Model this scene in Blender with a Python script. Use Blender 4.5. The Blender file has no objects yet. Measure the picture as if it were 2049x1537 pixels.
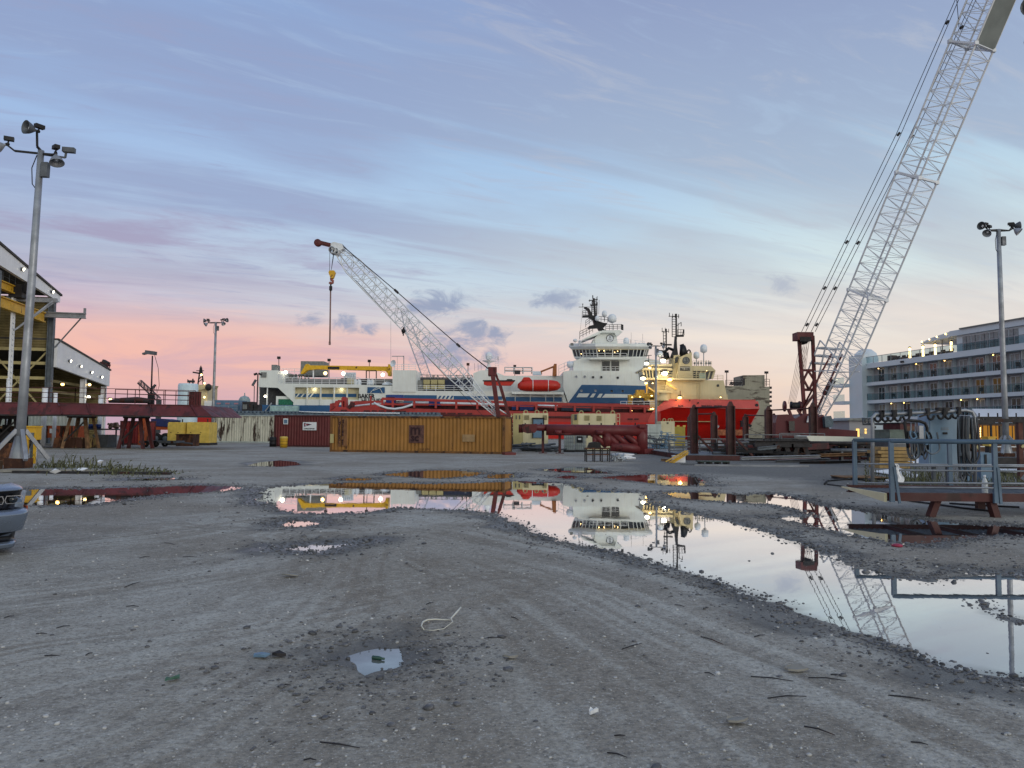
import bpy, bmesh, math, random
import numpy as np
from mathutils import Vector, Matrix
random.seed(7)
RNG = np.random.default_rng(11)
SC = bpy.context.scene
R = math.radians

# ------------------------------------------------------------------ camera
F, CX, CY, CAMH = 1548.0, 1024.5, 768.5, 1.64
PITCH, ROLL = math.atan((862 - 768.5) / 1548), 0.0079
CAMROT = Matrix.Rotation(math.pi / 2 + PITCH, 3, 'X') @ Matrix.Rotation(ROLL, 3, 'Z')
cd = bpy.data.cameras.new('camera')
cam = bpy.data.objects.new('camera', cd)
SC.collection.objects.link(cam)
cam.matrix_world = Matrix.Translation((0, 0, CAMH)) @ CAMROT.to_4x4()
cd.sensor_fit = 'HORIZONTAL'
cd.sensor_width = 36
cd.lens = 36 * 1548 / 2049
cd.clip_end = 6000
cd.clip_start = 0.1
SC.camera = cam
SC.view_settings.view_transform = 'Standard'
SC.view_settings.look = 'None'
SC.view_settings.exposure = 0.0
SC.view_settings.gamma = 1
SC.view_settings.use_curve_mapping = False
try:
    SC.cycles.use_denoising = True
    SC.cycles.max_bounces = 6
    SC.cycles.transparent_max_bounces = 12
    SC.cycles.sample_clamp_indirect = 4
except Exception:
    pass


def lin(c):
    return tuple(((v / 255 / 12.92) if v / 255 <= .04045 else ((v / 255 + .055) / 1.055) ** 2.4) for v in c)


class NT:
    """short helper for node trees"""
    def __init__(s, nt):
        s.nt = nt
        nt.nodes.clear()

    def n(s, t, **k):
        nd = s.nt.nodes.new(t)
        for a, v in k.items():
            setattr(nd, a, v)
        return nd

    def l(s, a, b):
        s.nt.links.new(a, b)

    def _in(s, sock, v):
        if isinstance(v, bpy.types.NodeSocket):
            s.l(v, sock)
        else:
            sock.default_value = v

    def m(s, op, a, b=0.0, c=0.0, clamp=False):
        nd = s.n('ShaderNodeMath', operation=op, use_clamp=clamp)
        for i, v in enumerate((a, b, c)):
            s._in(nd.inputs[i], v)
        return nd.outputs[0]

    def vm(s, op, a, b=(0, 0, 0), out=0):
        nd = s.n('ShaderNodeVectorMath', operation=op)
        s._in(nd.inputs[0], a)
        s._in(nd.inputs[1], b)
        return nd.outputs[out]

    def mix(s, f, a, b, mode='MIX'):
        nd = s.n('ShaderNodeMix', data_type='RGBA', blend_type=mode)
        s._in(nd.inputs[0], f)
        for i, v in ((6, a), (7, b)):
            if not isinstance(v, bpy.types.NodeSocket) and len(v) == 3:
                v = (*v, 1)
            s._in(nd.inputs[i], v)
        return nd.outputs[2]

    def ss(s, v, lo, hi, a=0.0, b=1.0):
        nd = s.n('ShaderNodeMapRange', interpolation_type='SMOOTHSTEP')
        s._in(nd.inputs[0], v)
        for i, x in enumerate((lo, hi, a, b)):
            nd.inputs[i + 1].default_value = x
        return nd.outputs[0]

    def ramp(s, v, stops):
        nd = s.n('ShaderNodeValToRGB')
        e = nd.color_ramp.elements
        while len(e) < len(stops):
            e.new(0.5)
        for el, (p, c) in zip(e, stops):
            el.position = p
            el.color = (*c, 1)
        s.l(v, nd.inputs[0])
        return nd.outputs[0]

    def noise(s, vec, scale, detail=4, rough=.55, dist=0.0):
        nd = s.n('ShaderNodeTexNoise')
        s.l(vec, nd.inputs['Vector'])
        nd.inputs['Scale'].default_value = scale
        nd.inputs['Detail'].default_value = detail
        nd.inputs['Roughness'].default_value = rough
        nd.inputs['Distortion'].default_value = dist
        return nd.outputs[0]

    def mapping(s, vec, rot=(0, 0, 0), scale=(1, 1, 1), loc=(0, 0, 0)):
        if any(rot):
            nr = s.n('ShaderNodeMapping')
            s.l(vec, nr.inputs[0])
            nr.inputs['Rotation'].default_value = rot
            vec, rot = nr.outputs[0], (0, 0, 0)
        nd = s.n('ShaderNodeMapping')
        s.l(vec, nd.inputs[0])
        nd.inputs['Location'].default_value = loc
        nd.inputs['Rotation'].default_value = rot
        nd.inputs['Scale'].default_value = scale
        return nd.outputs[0]


# ------------------------------------------------------------------ sky
SUN_EL, SUN_AZ = R(12), R(136)      # the low bright part of the sky lies behind the camera
wd = bpy.data.worlds.new('World')
SC.world = wd
wd.use_nodes = True
T = NT(wd.node_tree)
tc = T.n('ShaderNodeTexCoord')
D_ = T.vm('NORMALIZE', tc.outputs['Generated'])
sx = T.n('ShaderNodeSeparateXYZ')
T.l(D_, sx.inputs[0])
X, Y, Z = sx.outputs
hl = T.m('SQRT', T.m('ADD', T.m('MULTIPLY', X, X), T.m('MULTIPLY', Y, Y)))
az = T.m('DIVIDE', X, hl)
zc = T.m('MAXIMUM', Z, 0.0)


def rp(stops):
    return T.ramp(zc, [(p, lin(c)) for p, c in stops])


left = rp([(0, (190, 160, 182)), (.045, (212, 164, 174)), (.085, (236, 176, 166)), (.12, (224, 184, 182)), (.155, (200, 190, 206)), (.20, (184, 192, 214)), (.26, (168, 190, 222)), (.36, (150, 184, 228)), (.5, (134, 170, 220)), (1, (110, 146, 208))])
mid = rp([(0, (208, 172, 178)), (.05, (226, 184, 180)), (.085, (232, 194, 186)), (.12, (224, 208, 204)), (.16, (204, 214, 222)), (.22, (184, 210, 230)), (.30, (168, 199, 231)), (.37, (154, 192, 232)), (.5, (138, 172, 220)), (1, (110, 146, 208))])
right = rp([(0, (236, 204, 180)), (.04, (240, 212, 190)), (.09, (238, 224, 210)), (.15, (228, 228, 224)), (.20, (212, 228, 230)), (.28, (188, 214, 230)), (.38, (164, 200, 232)), (.5, (140, 180, 224)), (1, (110, 146, 208))])
base = T.mix(T.ss(az, -.50, -.05), left, mid)
base = T.mix(T.ss(az, .0, .42), base, right)
# long soft streaks of high cloud on one plane overhead
den = T.m('ADD', zc, .10)
pv = T.n('ShaderNodeCombineXYZ')
T.l(T.m('DIVIDE', X, den), pv.inputs[0])
T.l(T.m('DIVIDE', Y, den), pv.inputs[1])
P0 = pv.outputs[0]
st = T.mapping(P0, rot=(0, 0, R(-27)), scale=(.24, 1.5, 1), loc=(3.1, .4, 0))
n1 = T.noise(st, 1.35, 6, .56, .45)
st2 = T.mapping(P0, rot=(0, 0, R(-20)), scale=(.45, 1.0, 1), loc=(7.7, 2.2, 0))
n2 = T.noise(st2, .9, 4, .55, .3)
cl = T.ss(T.m('ADD', T.m('ADD', T.m('MULTIPLY', n1, .66), T.m('MULTIPLY', n2, .34)), T.ss(zc, .28, .44, 0, .09)), .405, .56)
cl = T.m('MULTIPLY', cl, T.ss(zc, .06, .17))
cl_left = T.ramp(zc, [(0, lin((226, 174, 172))), (.10, lin((224, 178, 178))), (.145, lin((192, 176, 192))), (.2, lin((166, 174, 200))), (.26, lin((150, 166, 202))), (.5, lin((136, 154, 196)))])
cl_right = T.ramp(zc, [(0, lin((236, 208, 190))), (.11, lin((222, 210, 204))), (.19, lin((198, 206, 212))), (.30, lin((164, 182, 206))), (.5, lin((140, 154, 192)))])
clc = T.mix(T.ss(az, -.35, .2), cl_left, cl_right)
sky = T.mix(T.m('MULTIPLY', cl, .88), base, clc)
# fine ripples riding on the streaks
st4 = T.mapping(P0, rot=(0, 0, R(-24)), scale=(.8, 3.2, 1), loc=(2.2, 1.7, 0))
n6 = T.noise(st4, 2.6, 9, .66, .9)
rip = T.m('MULTIPLY', T.ss(n6, .50, .70), T.ss(zc, .09, .2))
sky = T.mix(T.m('MULTIPLY', rip, .50), sky, T.mix(T.ss(az, -.35, .2), lin((150, 158, 194)), lin((186, 192, 206))))
rip2 = T.m('MULTIPLY', T.ss(n6, .48, .30), T.ss(zc, .09, .2))
sky = T.mix(T.m('MULTIPLY', rip2, .20), sky, lin((180, 206, 232)))
# brighter thin veil with frayed edges, low on the left
st3 = T.mapping(P0, rot=(0, 0, R(-24)), scale=(.55, 1.5, 1), loc=(.3, 5.2, 0))
n3 = T.noise(st3, 1.6, 8, .62, .5)
wsp = T.m('MULTIPLY', T.ss(n3, .50, .66), T.m('MULTIPLY', T.ss(zc, .13, .19), T.ss(zc, .30, .23)))
wsp = T.m('MULTIPLY', wsp, T.ss(az, .15, -.25))
sky = T.mix(T.m('MULTIPLY', wsp, .75), sky, lin((160, 150, 182)))
# salmon glow bank low on the left, cream bank low on the right
n4 = T.noise(T.mapping(P0, rot=(0, 0, R(-10)), scale=(.35, 1, 1), loc=(1, 9, 0)), 1.0, 5, .55, .4)
gl = T.m('MULTIPLY', T.m('MULTIPLY', T.ss(zc, .02, .07), T.ss(zc, .15, .10)), T.ss(az, .02, -.22))
gl = T.m('MULTIPLY', gl, T.ss(n4, .36, .6))
sky = T.mix(T.m('MULTIPLY', gl, .62), sky, lin((246, 184, 164)))
g2 = T.m('MULTIPLY', T.m('MULTIPLY', T.ss(zc, .06, .10), T.ss(zc, .19, .13)), T.ss(az, -.1, .15))
sky = T.mix(T.m('MULTIPLY', T.m('MULTIPLY', g2, T.ss(n4, .45, .62)), .6), sky, lin((238, 226, 216)))
# thin mauve and cream layers close to the horizon
n5 = T.noise(T.mapping(D_, scale=(2.2, 2.2, 15)), 1.7, 7, .62, .7)
lay = T.m('MULTIPLY', T.ss(n5, .46, .68), T.ss(zc, .185, .12))
sky = T.mix(T.m('MULTIPLY', lay, .55), sky, T.mix(T.ss(az, -.2, .25), lin((198, 164, 184)), lin((222, 206, 202))))
lay2 = T.m('MULTIPLY', T.ss(n5, .46, .30), T.m('MULTIPLY', T.ss(zc, .18, .13), T.ss(zc, .03, .07)))
sky = T.mix(T.m('MULTIPLY', lay2, .35), sky, T.mix(T.ss(az, -.2, .25), lin((250, 196, 178)), lin((250, 232, 212))))
# small blue-grey puffs: direction (sideways, up) and half sizes
puffs = [(-.100, .165, .034, .017), (-.130, .158, .016, .009), (-.074, .107, .036, .019), (-.052, .128, .020, .014),
         (-.085, .092, .05, .012), (-.215, .136, .016, .010), (-.188, .132, .012, .010), (-.262, .144, .017, .008),
         (-.020, .124, .014, .011), (.055, .172, .03, .012), (.352, .193, .018, .012), (-.030, .100, .012, .008)]
pn = T.noise(T.mapping(D_, scale=(1, 1, 1.7)), 30, 9, .66, .6)
acc = None
for (a, b, wx, wz) in puffs:
    dx = T.m('DIVIDE', T.m('SUBTRACT', T.m('DIVIDE', X, Y), a), wx)
    dz = T.m('DIVIDE', T.m('SUBTRACT', T.m('DIVIDE', Z, Y), b), wz)
    d2 = T.m('SQRT', T.m('ADD', T.m('MULTIPLY', dx, dx), T.m('MULTIPLY', dz, dz)))
    v = T.ss(T.m('ADD', d2, T.m('MULTIPLY', T.m('SUBTRACT', pn, .5), 4.2)), 1.45, .15)
    acc = v if acc is None else T.m('MAXIMUM', acc, v)
acc = T.m('MULTIPLY', acc, T.m('GREATER_THAN', Y, .1))
pc = T.mix(T.ss(az, .0, .2), lin((136, 150, 182)), lin((176, 184, 200)))
sky = T.mix(T.m('MULTIPLY', acc, .82), sky, pc)
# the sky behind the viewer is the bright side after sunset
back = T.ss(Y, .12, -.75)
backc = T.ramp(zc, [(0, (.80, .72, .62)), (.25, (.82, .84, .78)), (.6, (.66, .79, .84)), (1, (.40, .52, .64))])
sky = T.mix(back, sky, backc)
ns = T.n('ShaderNodeTexSky', sky_type='NISHITA', sun_disc=False)
ns.sun_elevation = SUN_EL
ns.sun_rotation = SUN_AZ
sky = T.mix(1.0, sky, T.mix(1.0, ns.outputs[0], (.004, .004, .004), 'MULTIPLY'), 'ADD')
hs_ = T.n('ShaderNodeHueSaturation')
hs_.inputs['Saturation'].default_value = .94
T.l(sky, hs_.inputs['Color'])
sky = hs_.outputs[0]
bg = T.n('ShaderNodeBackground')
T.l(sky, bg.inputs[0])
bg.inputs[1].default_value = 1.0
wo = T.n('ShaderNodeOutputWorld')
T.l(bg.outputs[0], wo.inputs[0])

sl = bpy.data.lights.new('sun', 'SUN')
sl.energy = 0.8
sl.angle = R(24)
sl.color = (1, .93, .86)
so = bpy.data.objects.new('sun', sl)
so.rotation_euler = (math.pi / 2 - SUN_EL, 0, math.pi - SUN_AZ)
SC.collection.objects.link(so)

# ------------------------------------------------------------------ placing helpers


def ray(px, py):
    return CAMROT @ Vector(((px - CX) / F, (CY - py) / F, -1))


def at(px, py, d):
    """point d metres ahead on the sight line through a photograph pixel"""
    r = ray(px, py)
    return Vector((0, 0, CAMH)) + r * (d / r.y)


def gnd(px, py, z=0.0):
    r = ray(px, py)
    return Vector((0, 0, CAMH)) + r * ((z - CAMH) / r.z)


def gx(px, d):
    """point on the ground under that pixel column, d metres ahead"""
    r = ray(px, 862 + ROLL * (px - CX))
    p = r * (d / r.y)
    return Vector((p.x, d, 0))


def Zt(px, py, d):
    return at(px, py, d).z


# ------------------------------------------------------------------ materials
MATS = {}


def mat(name, col, rough=.55, metal=0.0, var=.16, vs=2.0, rust=0.0, rustc=(70, 38, 24), rs=1.3, ra=(1, 1, .55), bump=0.0, streak=0.0, spec=.4, alpha=1.0, lincol=False):
    if name in MATS:
        return MATS[name]
    m = bpy.data.materials.new(name)
    m.use_nodes = True
    t = NT(m.node_tree)
    c = col if lincol else lin(col)
    o = t.n('ShaderNodeOutputMaterial')
    b = t.n('ShaderNodeBsdfPrincipled')
    t.l(b.outputs[0], o.inputs[0])
    co = t.n('ShaderNodeTexCoord').outputs['Object']
    n = t.noise(co, vs, 6, .6)
    f = t.ss(n, .30, .72)
    cc = t.mix(f, tuple(v * (1 - var * 1.5) for v in c), tuple(min(1, v * (1 + var)) for v in c))
    if streak:
        n2 = t.noise(t.mapping(co, scale=(3.2, 3.2, .14)), 1.6, 4, .6)
        cc = t.mix(t.m('MULTIPLY', t.ss(n2, .48, .74), streak), cc, lin(rustc))
    if rust:
        n3 = t.noise(t.mapping(co, scale=ra), rs, 7, .68, .2)
        cc = t.mix(t.ss(n3, .64 - rust * .35, .70 - rust * .30), cc, t.mix(t.noise(co, 9, 3), tuple(v * .55 for v in lin(rustc)), lin(rustc)))
    t.l(cc, b.inputs['Base Color'])
    b.inputs['Metallic'].default_value = metal
    r_ = t.ss(t.noise(co, vs * 2.3, 4), .3, .7, max(.03, rough - .1), min(1, rough + .1))
    t.l(r_, b.inputs['Roughness'])
    b.inputs['Specular IOR Level'].default_value = spec
    b.inputs['Alpha'].default_value = alpha
    if bump:
        bp = t.n('ShaderNodeBump')
        bp.inputs['Strength'].default_value = bump
        bp.inputs['Distance'].default_value = .02
        t.l(t.noise(co, vs * 6, 5), bp.inputs['Height'])
        t.l(bp.outputs[0], b.inputs['Normal'])
    MATS[name] = m
    return m


def emat(name, col, strength):
    if name in MATS:
        return MATS[name]
    m = bpy.data.materials.new(name)
    m.use_nodes = True
    t = NT(m.node_tree)
    e = t.n('ShaderNodeEmission')
    e.inputs[0].default_value = (*lin(col), 1)
    e.inputs[1].default_value = strength
    t.l(e.outputs[0], t.n('ShaderNodeOutputMaterial').inputs[0])
    MATS[name] = m
    return m


# ------------------------------------------------------------------ mesh builder
COL = SC.collection
ORG = {}


class MB:
    def __init__(s):
        s.v, s.f, s.sm = [], [], []

    def add(s, vs, fs, smooth=False):
        o = len(s.v)
        s.v += [tuple(p) for p in vs]
        s.f += [tuple(i + o for i in f) for f in fs]
        s.sm += [smooth] * len(fs)
        return s

    def box(s, lo, hi):
        x0, y0, z0 = lo
        x1, y1, z1 = hi
        return s.add([(x0, y0, z0), (x1, y0, z0), (x1, y1, z0), (x0, y1, z0), (x0, y0, z1), (x1, y0, z1), (x1, y1, z1), (x0, y1, z1)],
                     [(0, 3, 2, 1), (4, 5, 6, 7), (0, 1, 5, 4), (1, 2, 6, 5), (2, 3, 7, 6), (3, 0, 4, 7)])

    def cbox(s, c, sz, rz=0, ry=0, rx=0):
        M = Matrix.Translation(c) @ Matrix.Rotation(rz, 4, 'Z') @ Matrix.Rotation(ry, 4, 'Y') @ Matrix.Rotation(rx, 4, 'X')
        a = [Vector((i * sz[0] / 2, j * sz[1] / 2, k * sz[2] / 2)) for k in (-1, 1) for j in (-1, 1) for i in (-1, 1)]
        return s.add([M @ p for p in a], [(0, 2, 3, 1), (4, 5, 7, 6), (0, 1, 5, 4), (1, 3, 7, 5), (3, 2, 6, 7), (2, 0, 4, 6)])

    def bar(s, a, b, w, h=None, up=(0, 0, 1)):
        a, b = Vector(a), Vector(b)
        h = h or w
        d = (b - a)
        if d.length < 1e-6:
            return s
        d.normalize()
        u = Vector(up)
        if abs(d.dot(u)) > .98:
            u = Vector((0, 1, 0))
        x = d.cross(u).normalized() * (w / 2)
        y = x.cross(d).normalized() * (h / 2)
        return s.add([a - x - y, a + x - y, a + x + y, a - x + y, b - x - y, b + x - y, b + x + y, b - x + y],
                     [(0, 3, 2, 1), (4, 5, 6, 7), (0, 1, 5, 4), (1, 2, 6, 5), (2, 3, 7, 6), (3, 0, 4, 7)])

    def tube(s, pts, r, n=8, caps=True, r2=None):
        pts = [Vector(p) for p in pts]
        m = len(pts)
        rr = [r + ((r2 if r2 is not None else r) - r) * i / max(1, m - 1) for i in range(m)] if not isinstance(r, (list, tuple)) else r
        vs, fs = [], []
        pu = None
        for i, p in enumerate(pts):
            d = (pts[min(i + 1, m - 1)] - pts[max(i - 1, 0)])
            if d.length < 1e-9:
                d = Vector((0, 0, 1))
            d.normalize()
            if pu is None:
                u = Vector((0, 0, 1)) if abs(d.z) < .9 else Vector((1, 0, 0))
            else:
                u = pu
            x = d.cross(u)
            if x.length < 1e-6:
                x = d.cross(Vector((1, .3, .2)))
            x.normalize()
            y = x.cross(d).normalized()
            pu = y
            for k in range(n):
                t = 2 * math.pi * k / n
                vs.append(p + (x * math.cos(t) + y * math.sin(t)) * rr[i])
        for i in range(m - 1):
            for k in range(n):
                a, b = i * n + k, i * n + (k + 1) % n
                fs.append((a, b, b + n, a + n))
        s.add(vs, fs, n > 5)
        if caps:
            o = len(s.v) - len(vs)
            s.f.append(tuple(o + k for k in range(n))[::-1])
            s.f.append(tuple(o + (m - 1) * n + k for k in range(n)))
            s.sm += [False, False]
        return s

    def prism(s, poly, ext):
        """poly: 3-D outline, ext: extrusion vector"""
        n = len(poly)
        e = Vector(ext)
        p = [Vector(q) for q in poly]
        return s.add(p + [q + e for q in p], [tuple(range(n)), tuple(range(2 * n - 1, n - 1, -1))] + [(i, i + n, (i + 1) % n + n, (i + 1) % n) for i in range(n)])

    def dome(s, c, r, h=None, n=14, m=6, full=False, lo=0.0):
        h = h or r
        c = Vector(c)
        vs, fs = [], []
        a0 = -math.pi / 2 if full else lo
        for i in range(m + 1):
            a = a0 + (math.pi / 2 - a0) * i / m
            for k in range(n):
                t = 2 * math.pi * k / n
                vs.append(c + Vector((math.cos(a) * r * math.cos(t), math.cos(a) * r * math.sin(t), math.sin(a) * h)))
        for i in range(m):
            for k in range(n):
                a, b = i * n + k, i * n + (k + 1) % n
                fs.append((a, b, b + n, a + n))
        s.add(vs, fs, True)
        return s

    def lathe(s, c, prof, n=16, axis=(0, 0, 1)):
        c = Vector(c)
        q = Vector((0, 0, 1)).rotation_difference(Vector(axis))
        vs, fs = [], []
        for (r, z) in prof:
            for k in range(n):
                t = 2 * math.pi * k / n
                vs.append(c + q @ Vector((r * math.cos(t), r * math.sin(t), z)))
        for i in range(len(prof) - 1):
            for k in range(n):
                a, b = i * n + k, i * n + (k + 1) % n
                fs.append((a, b, b + n, a + n))
        return s.add(vs, fs, True)

    def quad(s, a, b, c, d):
        return s.add([a, b, c, d], [(0, 1, 2, 3)])

    def build(s, name, m, parent=None, org=None):
        me = bpy.data.meshes.new(name)
        off = Vector((0, 0, 0))
        if parent is not None:
            r = parent
            while r.parent:
                r = r.parent
            off = ORG.get(r.name, off)
        elif org is not None:
            off = Vector(org)
        me.from_pydata([tuple(Vector(p) - off) for p in s.v], [], s.f)
        me.polygons.foreach_set('use_smooth', s.sm)
        me.validate()
        me.materials.append(m)
        o = bpy.data.objects.new(name, me)
        COL.objects.link(o)
        if parent is not None:
            o.parent = parent
        elif org is not None:
            o.location = org
        return o


def tag(o, label=None, cat=None, group=None, kind=None):
    if label:
        o['label'] = label
    if cat:
        o['category'] = cat
    if group:
        o['group'] = group
    if kind:
        o['kind'] = kind
    return o


def thing(name, label, cat, loc=(0, 0, 0), group=None, local=False, rz=0.0):
    """an Empty at the thing's base; with local=False its parts are given in world coordinates"""
    o = bpy.data.objects.new(name, None)
    o.empty_display_size = .3
    COL.objects.link(o)
    o.location = loc
    o.rotation_euler = (0, 0, rz)
    if not local:
        ORG[o.name] = Vector(loc)
    return tag(o, label, cat, group)


def solo(mb, name, m, label, cat, loc, group=None):
    return tag(mb.build(name, m, None, loc), label, cat, group)


def dup(root, loc, rz=0.0, label=None, group=None, scale=None):
    def cp(o, par):
        c = o.copy()
        COL.objects.link(c)
        if par is not None:
            c.parent = par
        for ch in o.children:
            cp(ch, c)
        return c
    c = cp(root, None)
    c.location = loc
    c.rotation_euler = (0, 0, rz)
    if scale:
        c.scale = (scale,) * 3
    if label:
        c['label'] = label
    if group:
        c['group'] = group
    return c


def text(txt, name, m, parent, p, size, right=(1, 0, 0), up=(0, 0, 1), depth=.01, sx=1.0, bold=0.0, align='LEFT', spacing=1.0):
    """real lettering: a flat mesh made from Blender's own font, first letter's base at p"""
    cu = bpy.data.curves.new('lettering', 'FONT')
    cu.body = txt
    cu.size = size
    cu.extrude = depth
    cu.offset = bold
    cu.align_x = align
    cu.resolution_u = 2
    cu.space_character = spacing
    ob = bpy.data.objects.new('lettering', cu)
    COL.objects.link(ob)
    dg = bpy.context.evaluated_depsgraph_get()
    me = bpy.data.meshes.new_from_object(ob.evaluated_get(dg))
    bpy.data.objects.remove(ob)
    r, u = Vector(right).normalized(), Vector(up).normalized()
    w = r.cross(u)
    mb = MB()
    mb.add([Vector(p) + r * (v.co.x * sx) + u * v.co.y + w * v.co.z for v in me.vertices], [tuple(q.vertices) for q in me.polygons])
    bpy.data.meshes.remove(me)
    return mb.build(name, m, parent)

# ------------------------------------------------------------------ ground, water, puddles
LAT = RNG.random((256, 256))


def vnoise(x, y, s):
    x = x / s + 91.3
    y = y / s + 37.7
    xi, yi = np.floor(x).astype(int), np.floor(y).astype(int)
    u, v = x - xi, y - yi
    u, v = u * u * (3 - 2 * u), v * v * (3 - 2 * v)
    g = lambda a, b: LAT[a & 255, b & 255]
    return (g(xi, yi) * (1 - u) + g(xi + 1, yi) * u) * (1 - v) + (g(xi, yi + 1) * (1 - u) + g(xi + 1, yi + 1) * u) * v - .5


PUD = {
    'main': [(525, 998), (532, 979), (552, 974), (600, 972), (655, 968), (700, 966), (776, 967), (850, 968), (930, 967), (1010, 964), (1030, 963), (1090, 965), (1125, 968), (1145, 973), (1165, 980), (1230, 983), (1285, 988), (1292, 999), (1300, 1011), (1350, 1020), (1400, 1032), (1450, 1043), (1500, 1057), (1540, 1070), (1570, 1082), (1620, 1098), (1660, 1113), (1700, 1133), (1750, 1145), (1800, 1157), (1860, 1166), (1920, 1158), (1960, 1153), (2060, 1152), (2300, 1158), (2300, 1230), (2100, 1242), (2049, 1240), (2000, 1222), (1975, 1205), (1950, 1212), (1965, 1225), (2010, 1243), (2100, 1262), (2300, 1300), (2300, 1420), (2049, 1350), (1960, 1342), (1900, 1325), (1850, 1310), (1800, 1290), (1750, 1275), (1700, 1262), (1650, 1246), (1610, 1225), (1590, 1213), (1540, 1195), (1500, 1183), (1450, 1167), (1400, 1152), (1345, 1137), (1300, 1120), (1250, 1108), (1210, 1100), (1170, 1091), (1125, 1081), (1080, 1066), (1040, 1046), (1000, 1028), (960, 1022), (900, 1020), (850, 1017), (800, 1016), (770, 1019), (740, 1023), (700, 1026), (650, 1028), (600, 1026), (560, 1018), (540, 1008)],
    'strip': [(1330, 986), (1400, 985), (1480, 990), (1540, 988), (1590, 995), (1640, 1012), (1700, 1020), (1750, 1027), (1800, 1034), (1870, 1043), (1950, 1050), (2100, 1056), (2300, 1066), (2300, 1082), (2100, 1074), (1980, 1070), (1900, 1080), (1860, 1088), (1810, 1089), (1750, 1078), (1690, 1067), (1640, 1056), (1590, 1043), (1564, 1037), (1630, 1034), (1600, 1020), (1540, 1008), (1480, 1006), (1420, 1002), (1350, 996)],
    'red': [(1190, 956), (1240, 952), (1300, 949), (1380, 950), (1398, 957), (1412, 972), (1350, 972), (1300, 966), (1250, 961)],
    'thin': [(1075, 940), (1120, 938), (1145, 935), (1175, 936), (1190, 940), (1225, 948), (1180, 947.5), (1120, 945)],
    'spot': [(1110, 955), (1135, 951), (1162, 954), (1140, 959)],
    'left': [(-160, 985), (0, 984), (45, 980), (100, 978), (165, 978), (230, 976), (300, 974), (390, 971), (455, 972), (482, 975), (478, 979), (440, 983), (350, 988), (270, 995), (240, 1002), (165, 1011), (100, 1011), (20, 1011), (-160, 1012)],
    'lens': [(248, 960), (290, 957), (362, 956), (350, 959.5), (290, 962)],
    'far': [(497, 931), (520, 925), (560, 921), (592, 924), (600, 930), (560, 934), (515, 933)],
    'scatter': [(760, 950), (800, 945), (850, 941), (910, 941), (975, 946), (945, 953), (880, 958), (820, 955)],
    'lens_two': [(672, 959), (700, 956), (748, 957), (735, 961), (690, 962)],
    'mud': [(965, 955), (985, 948), (1026, 947), (1030, 955), (1000, 958)],
    'small': [(563, 1048), (585, 1041), (620, 1042), (645, 1047), (612, 1054), (570, 1054)],
    'sliver': [(571, 1097), (610, 1091), (660, 1089), (702, 1087), (692, 1092), (660, 1098), (642, 1106), (622, 1105), (610, 1099)],
    'pit': [(682, 1312), (716, 1304), (757, 1296), (800, 1296), (816, 1310), (812, 1322), (790, 1335), (765, 1342), (745, 1354), (718, 1358), (700, 1342), (690, 1325)],
}
PW = {k: np.array([[p.x, p.y] for p in (gnd(*q) for q in v)]) for k, v in PUD.items()}


def sdist(px, py, poly):
    d = np.full(px.shape, 1e9)
    inside = np.zeros(px.shape, bool)
    n = len(poly)
    for i in range(n):
        ax, ay = poly[i]
        bx, by = poly[(i + 1) % n]
        ex, ey = bx - ax, by - ay
        t = np.clip(((px - ax) * ex + (py - ay) * ey) / (ex * ex + ey * ey + 1e-12), 0, 1)
        d = np.minimum(d, (px - ax - t * ex) ** 2 + (py - ay - t * ey) ** 2)
        c = ((ay > py) != (by > py)) & (px < ex * (py - ay) / (ey + 1e-12) + ax)
        inside ^= c
    d = np.sqrt(d)
    return np.where(inside, -d, d)


def allsd(x, y):
    s = np.full(x.shape, 1e9)
    for k, p in PW.items():
        lo, hi = p.min(0) - 4, p.max(0) + 4
        q = (x > lo[0]) & (x < hi[0]) & (y > lo[1]) & (y < hi[1])
        if q.any():
            s[q] = np.minimum(s[q], sdist(x[q], y[q], p))
    return s


def height(x, y, sd):
    """ground level: shallow bowls under the puddles, pebbly banks round them; still water stands at zero"""
    far = np.clip((y - 6) / 25, 0, 1)
    wob = vnoise(x, y, .55) * .30 + vnoise(x, y, .21) * .16
    s = sd - .03 + wob * np.clip(.40 + .8 * np.abs(sd), 0, 1) * (1 - .3 * far)
    bank = (.030 - .016 * far) * (1 - np.exp(-np.clip(s, 0, 9) / .55))
    bed = -.07 * (1 - np.exp(-np.clip(-s, 0, 9) / .22))
    shore = np.exp(-(s / .45) ** 2)
    z = np.where(s > 0, bank, bed)
    z = z + vnoise(x, y, 2.3) * .012 * (s > .4) + vnoise(x, y, .09) * .016 * (.25 + shore) * (1 - .6 * far) * np.clip((y - 5.9) / 4, .05, 1) + vnoise(x, y, .05) * .008 * (1 - far) * np.clip((y - 6.2) / 5, .03, 1) + vnoise(x, y, .4) * .010 * (.4 + shore)
    return z


ys = [-80, -30, -10, -3, 0, .8]
v = 1.3
while v < 62:
    ys.append(v)
    v *= 1.0062
while v < 149:
    ys.append(v)
    v *= 1.03
ys = np.array(ys + [149.0])
ss_ = np.concatenate([np.linspace(-3.2, -1.05, 40)[:-1], np.linspace(-1.05, 1.05, 860), np.linspace(1.05, 3.2, 40)[1:]])
GX = ss_[None, :] * (3 + np.abs(ys))[:, None] * .95
GY = np.repeat(ys[:, None], len(ss_), 1)
SD = allsd(GX, GY)
GZ = height(GX, GY, SD)
GZ[GY < 1.2] *= .3
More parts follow.
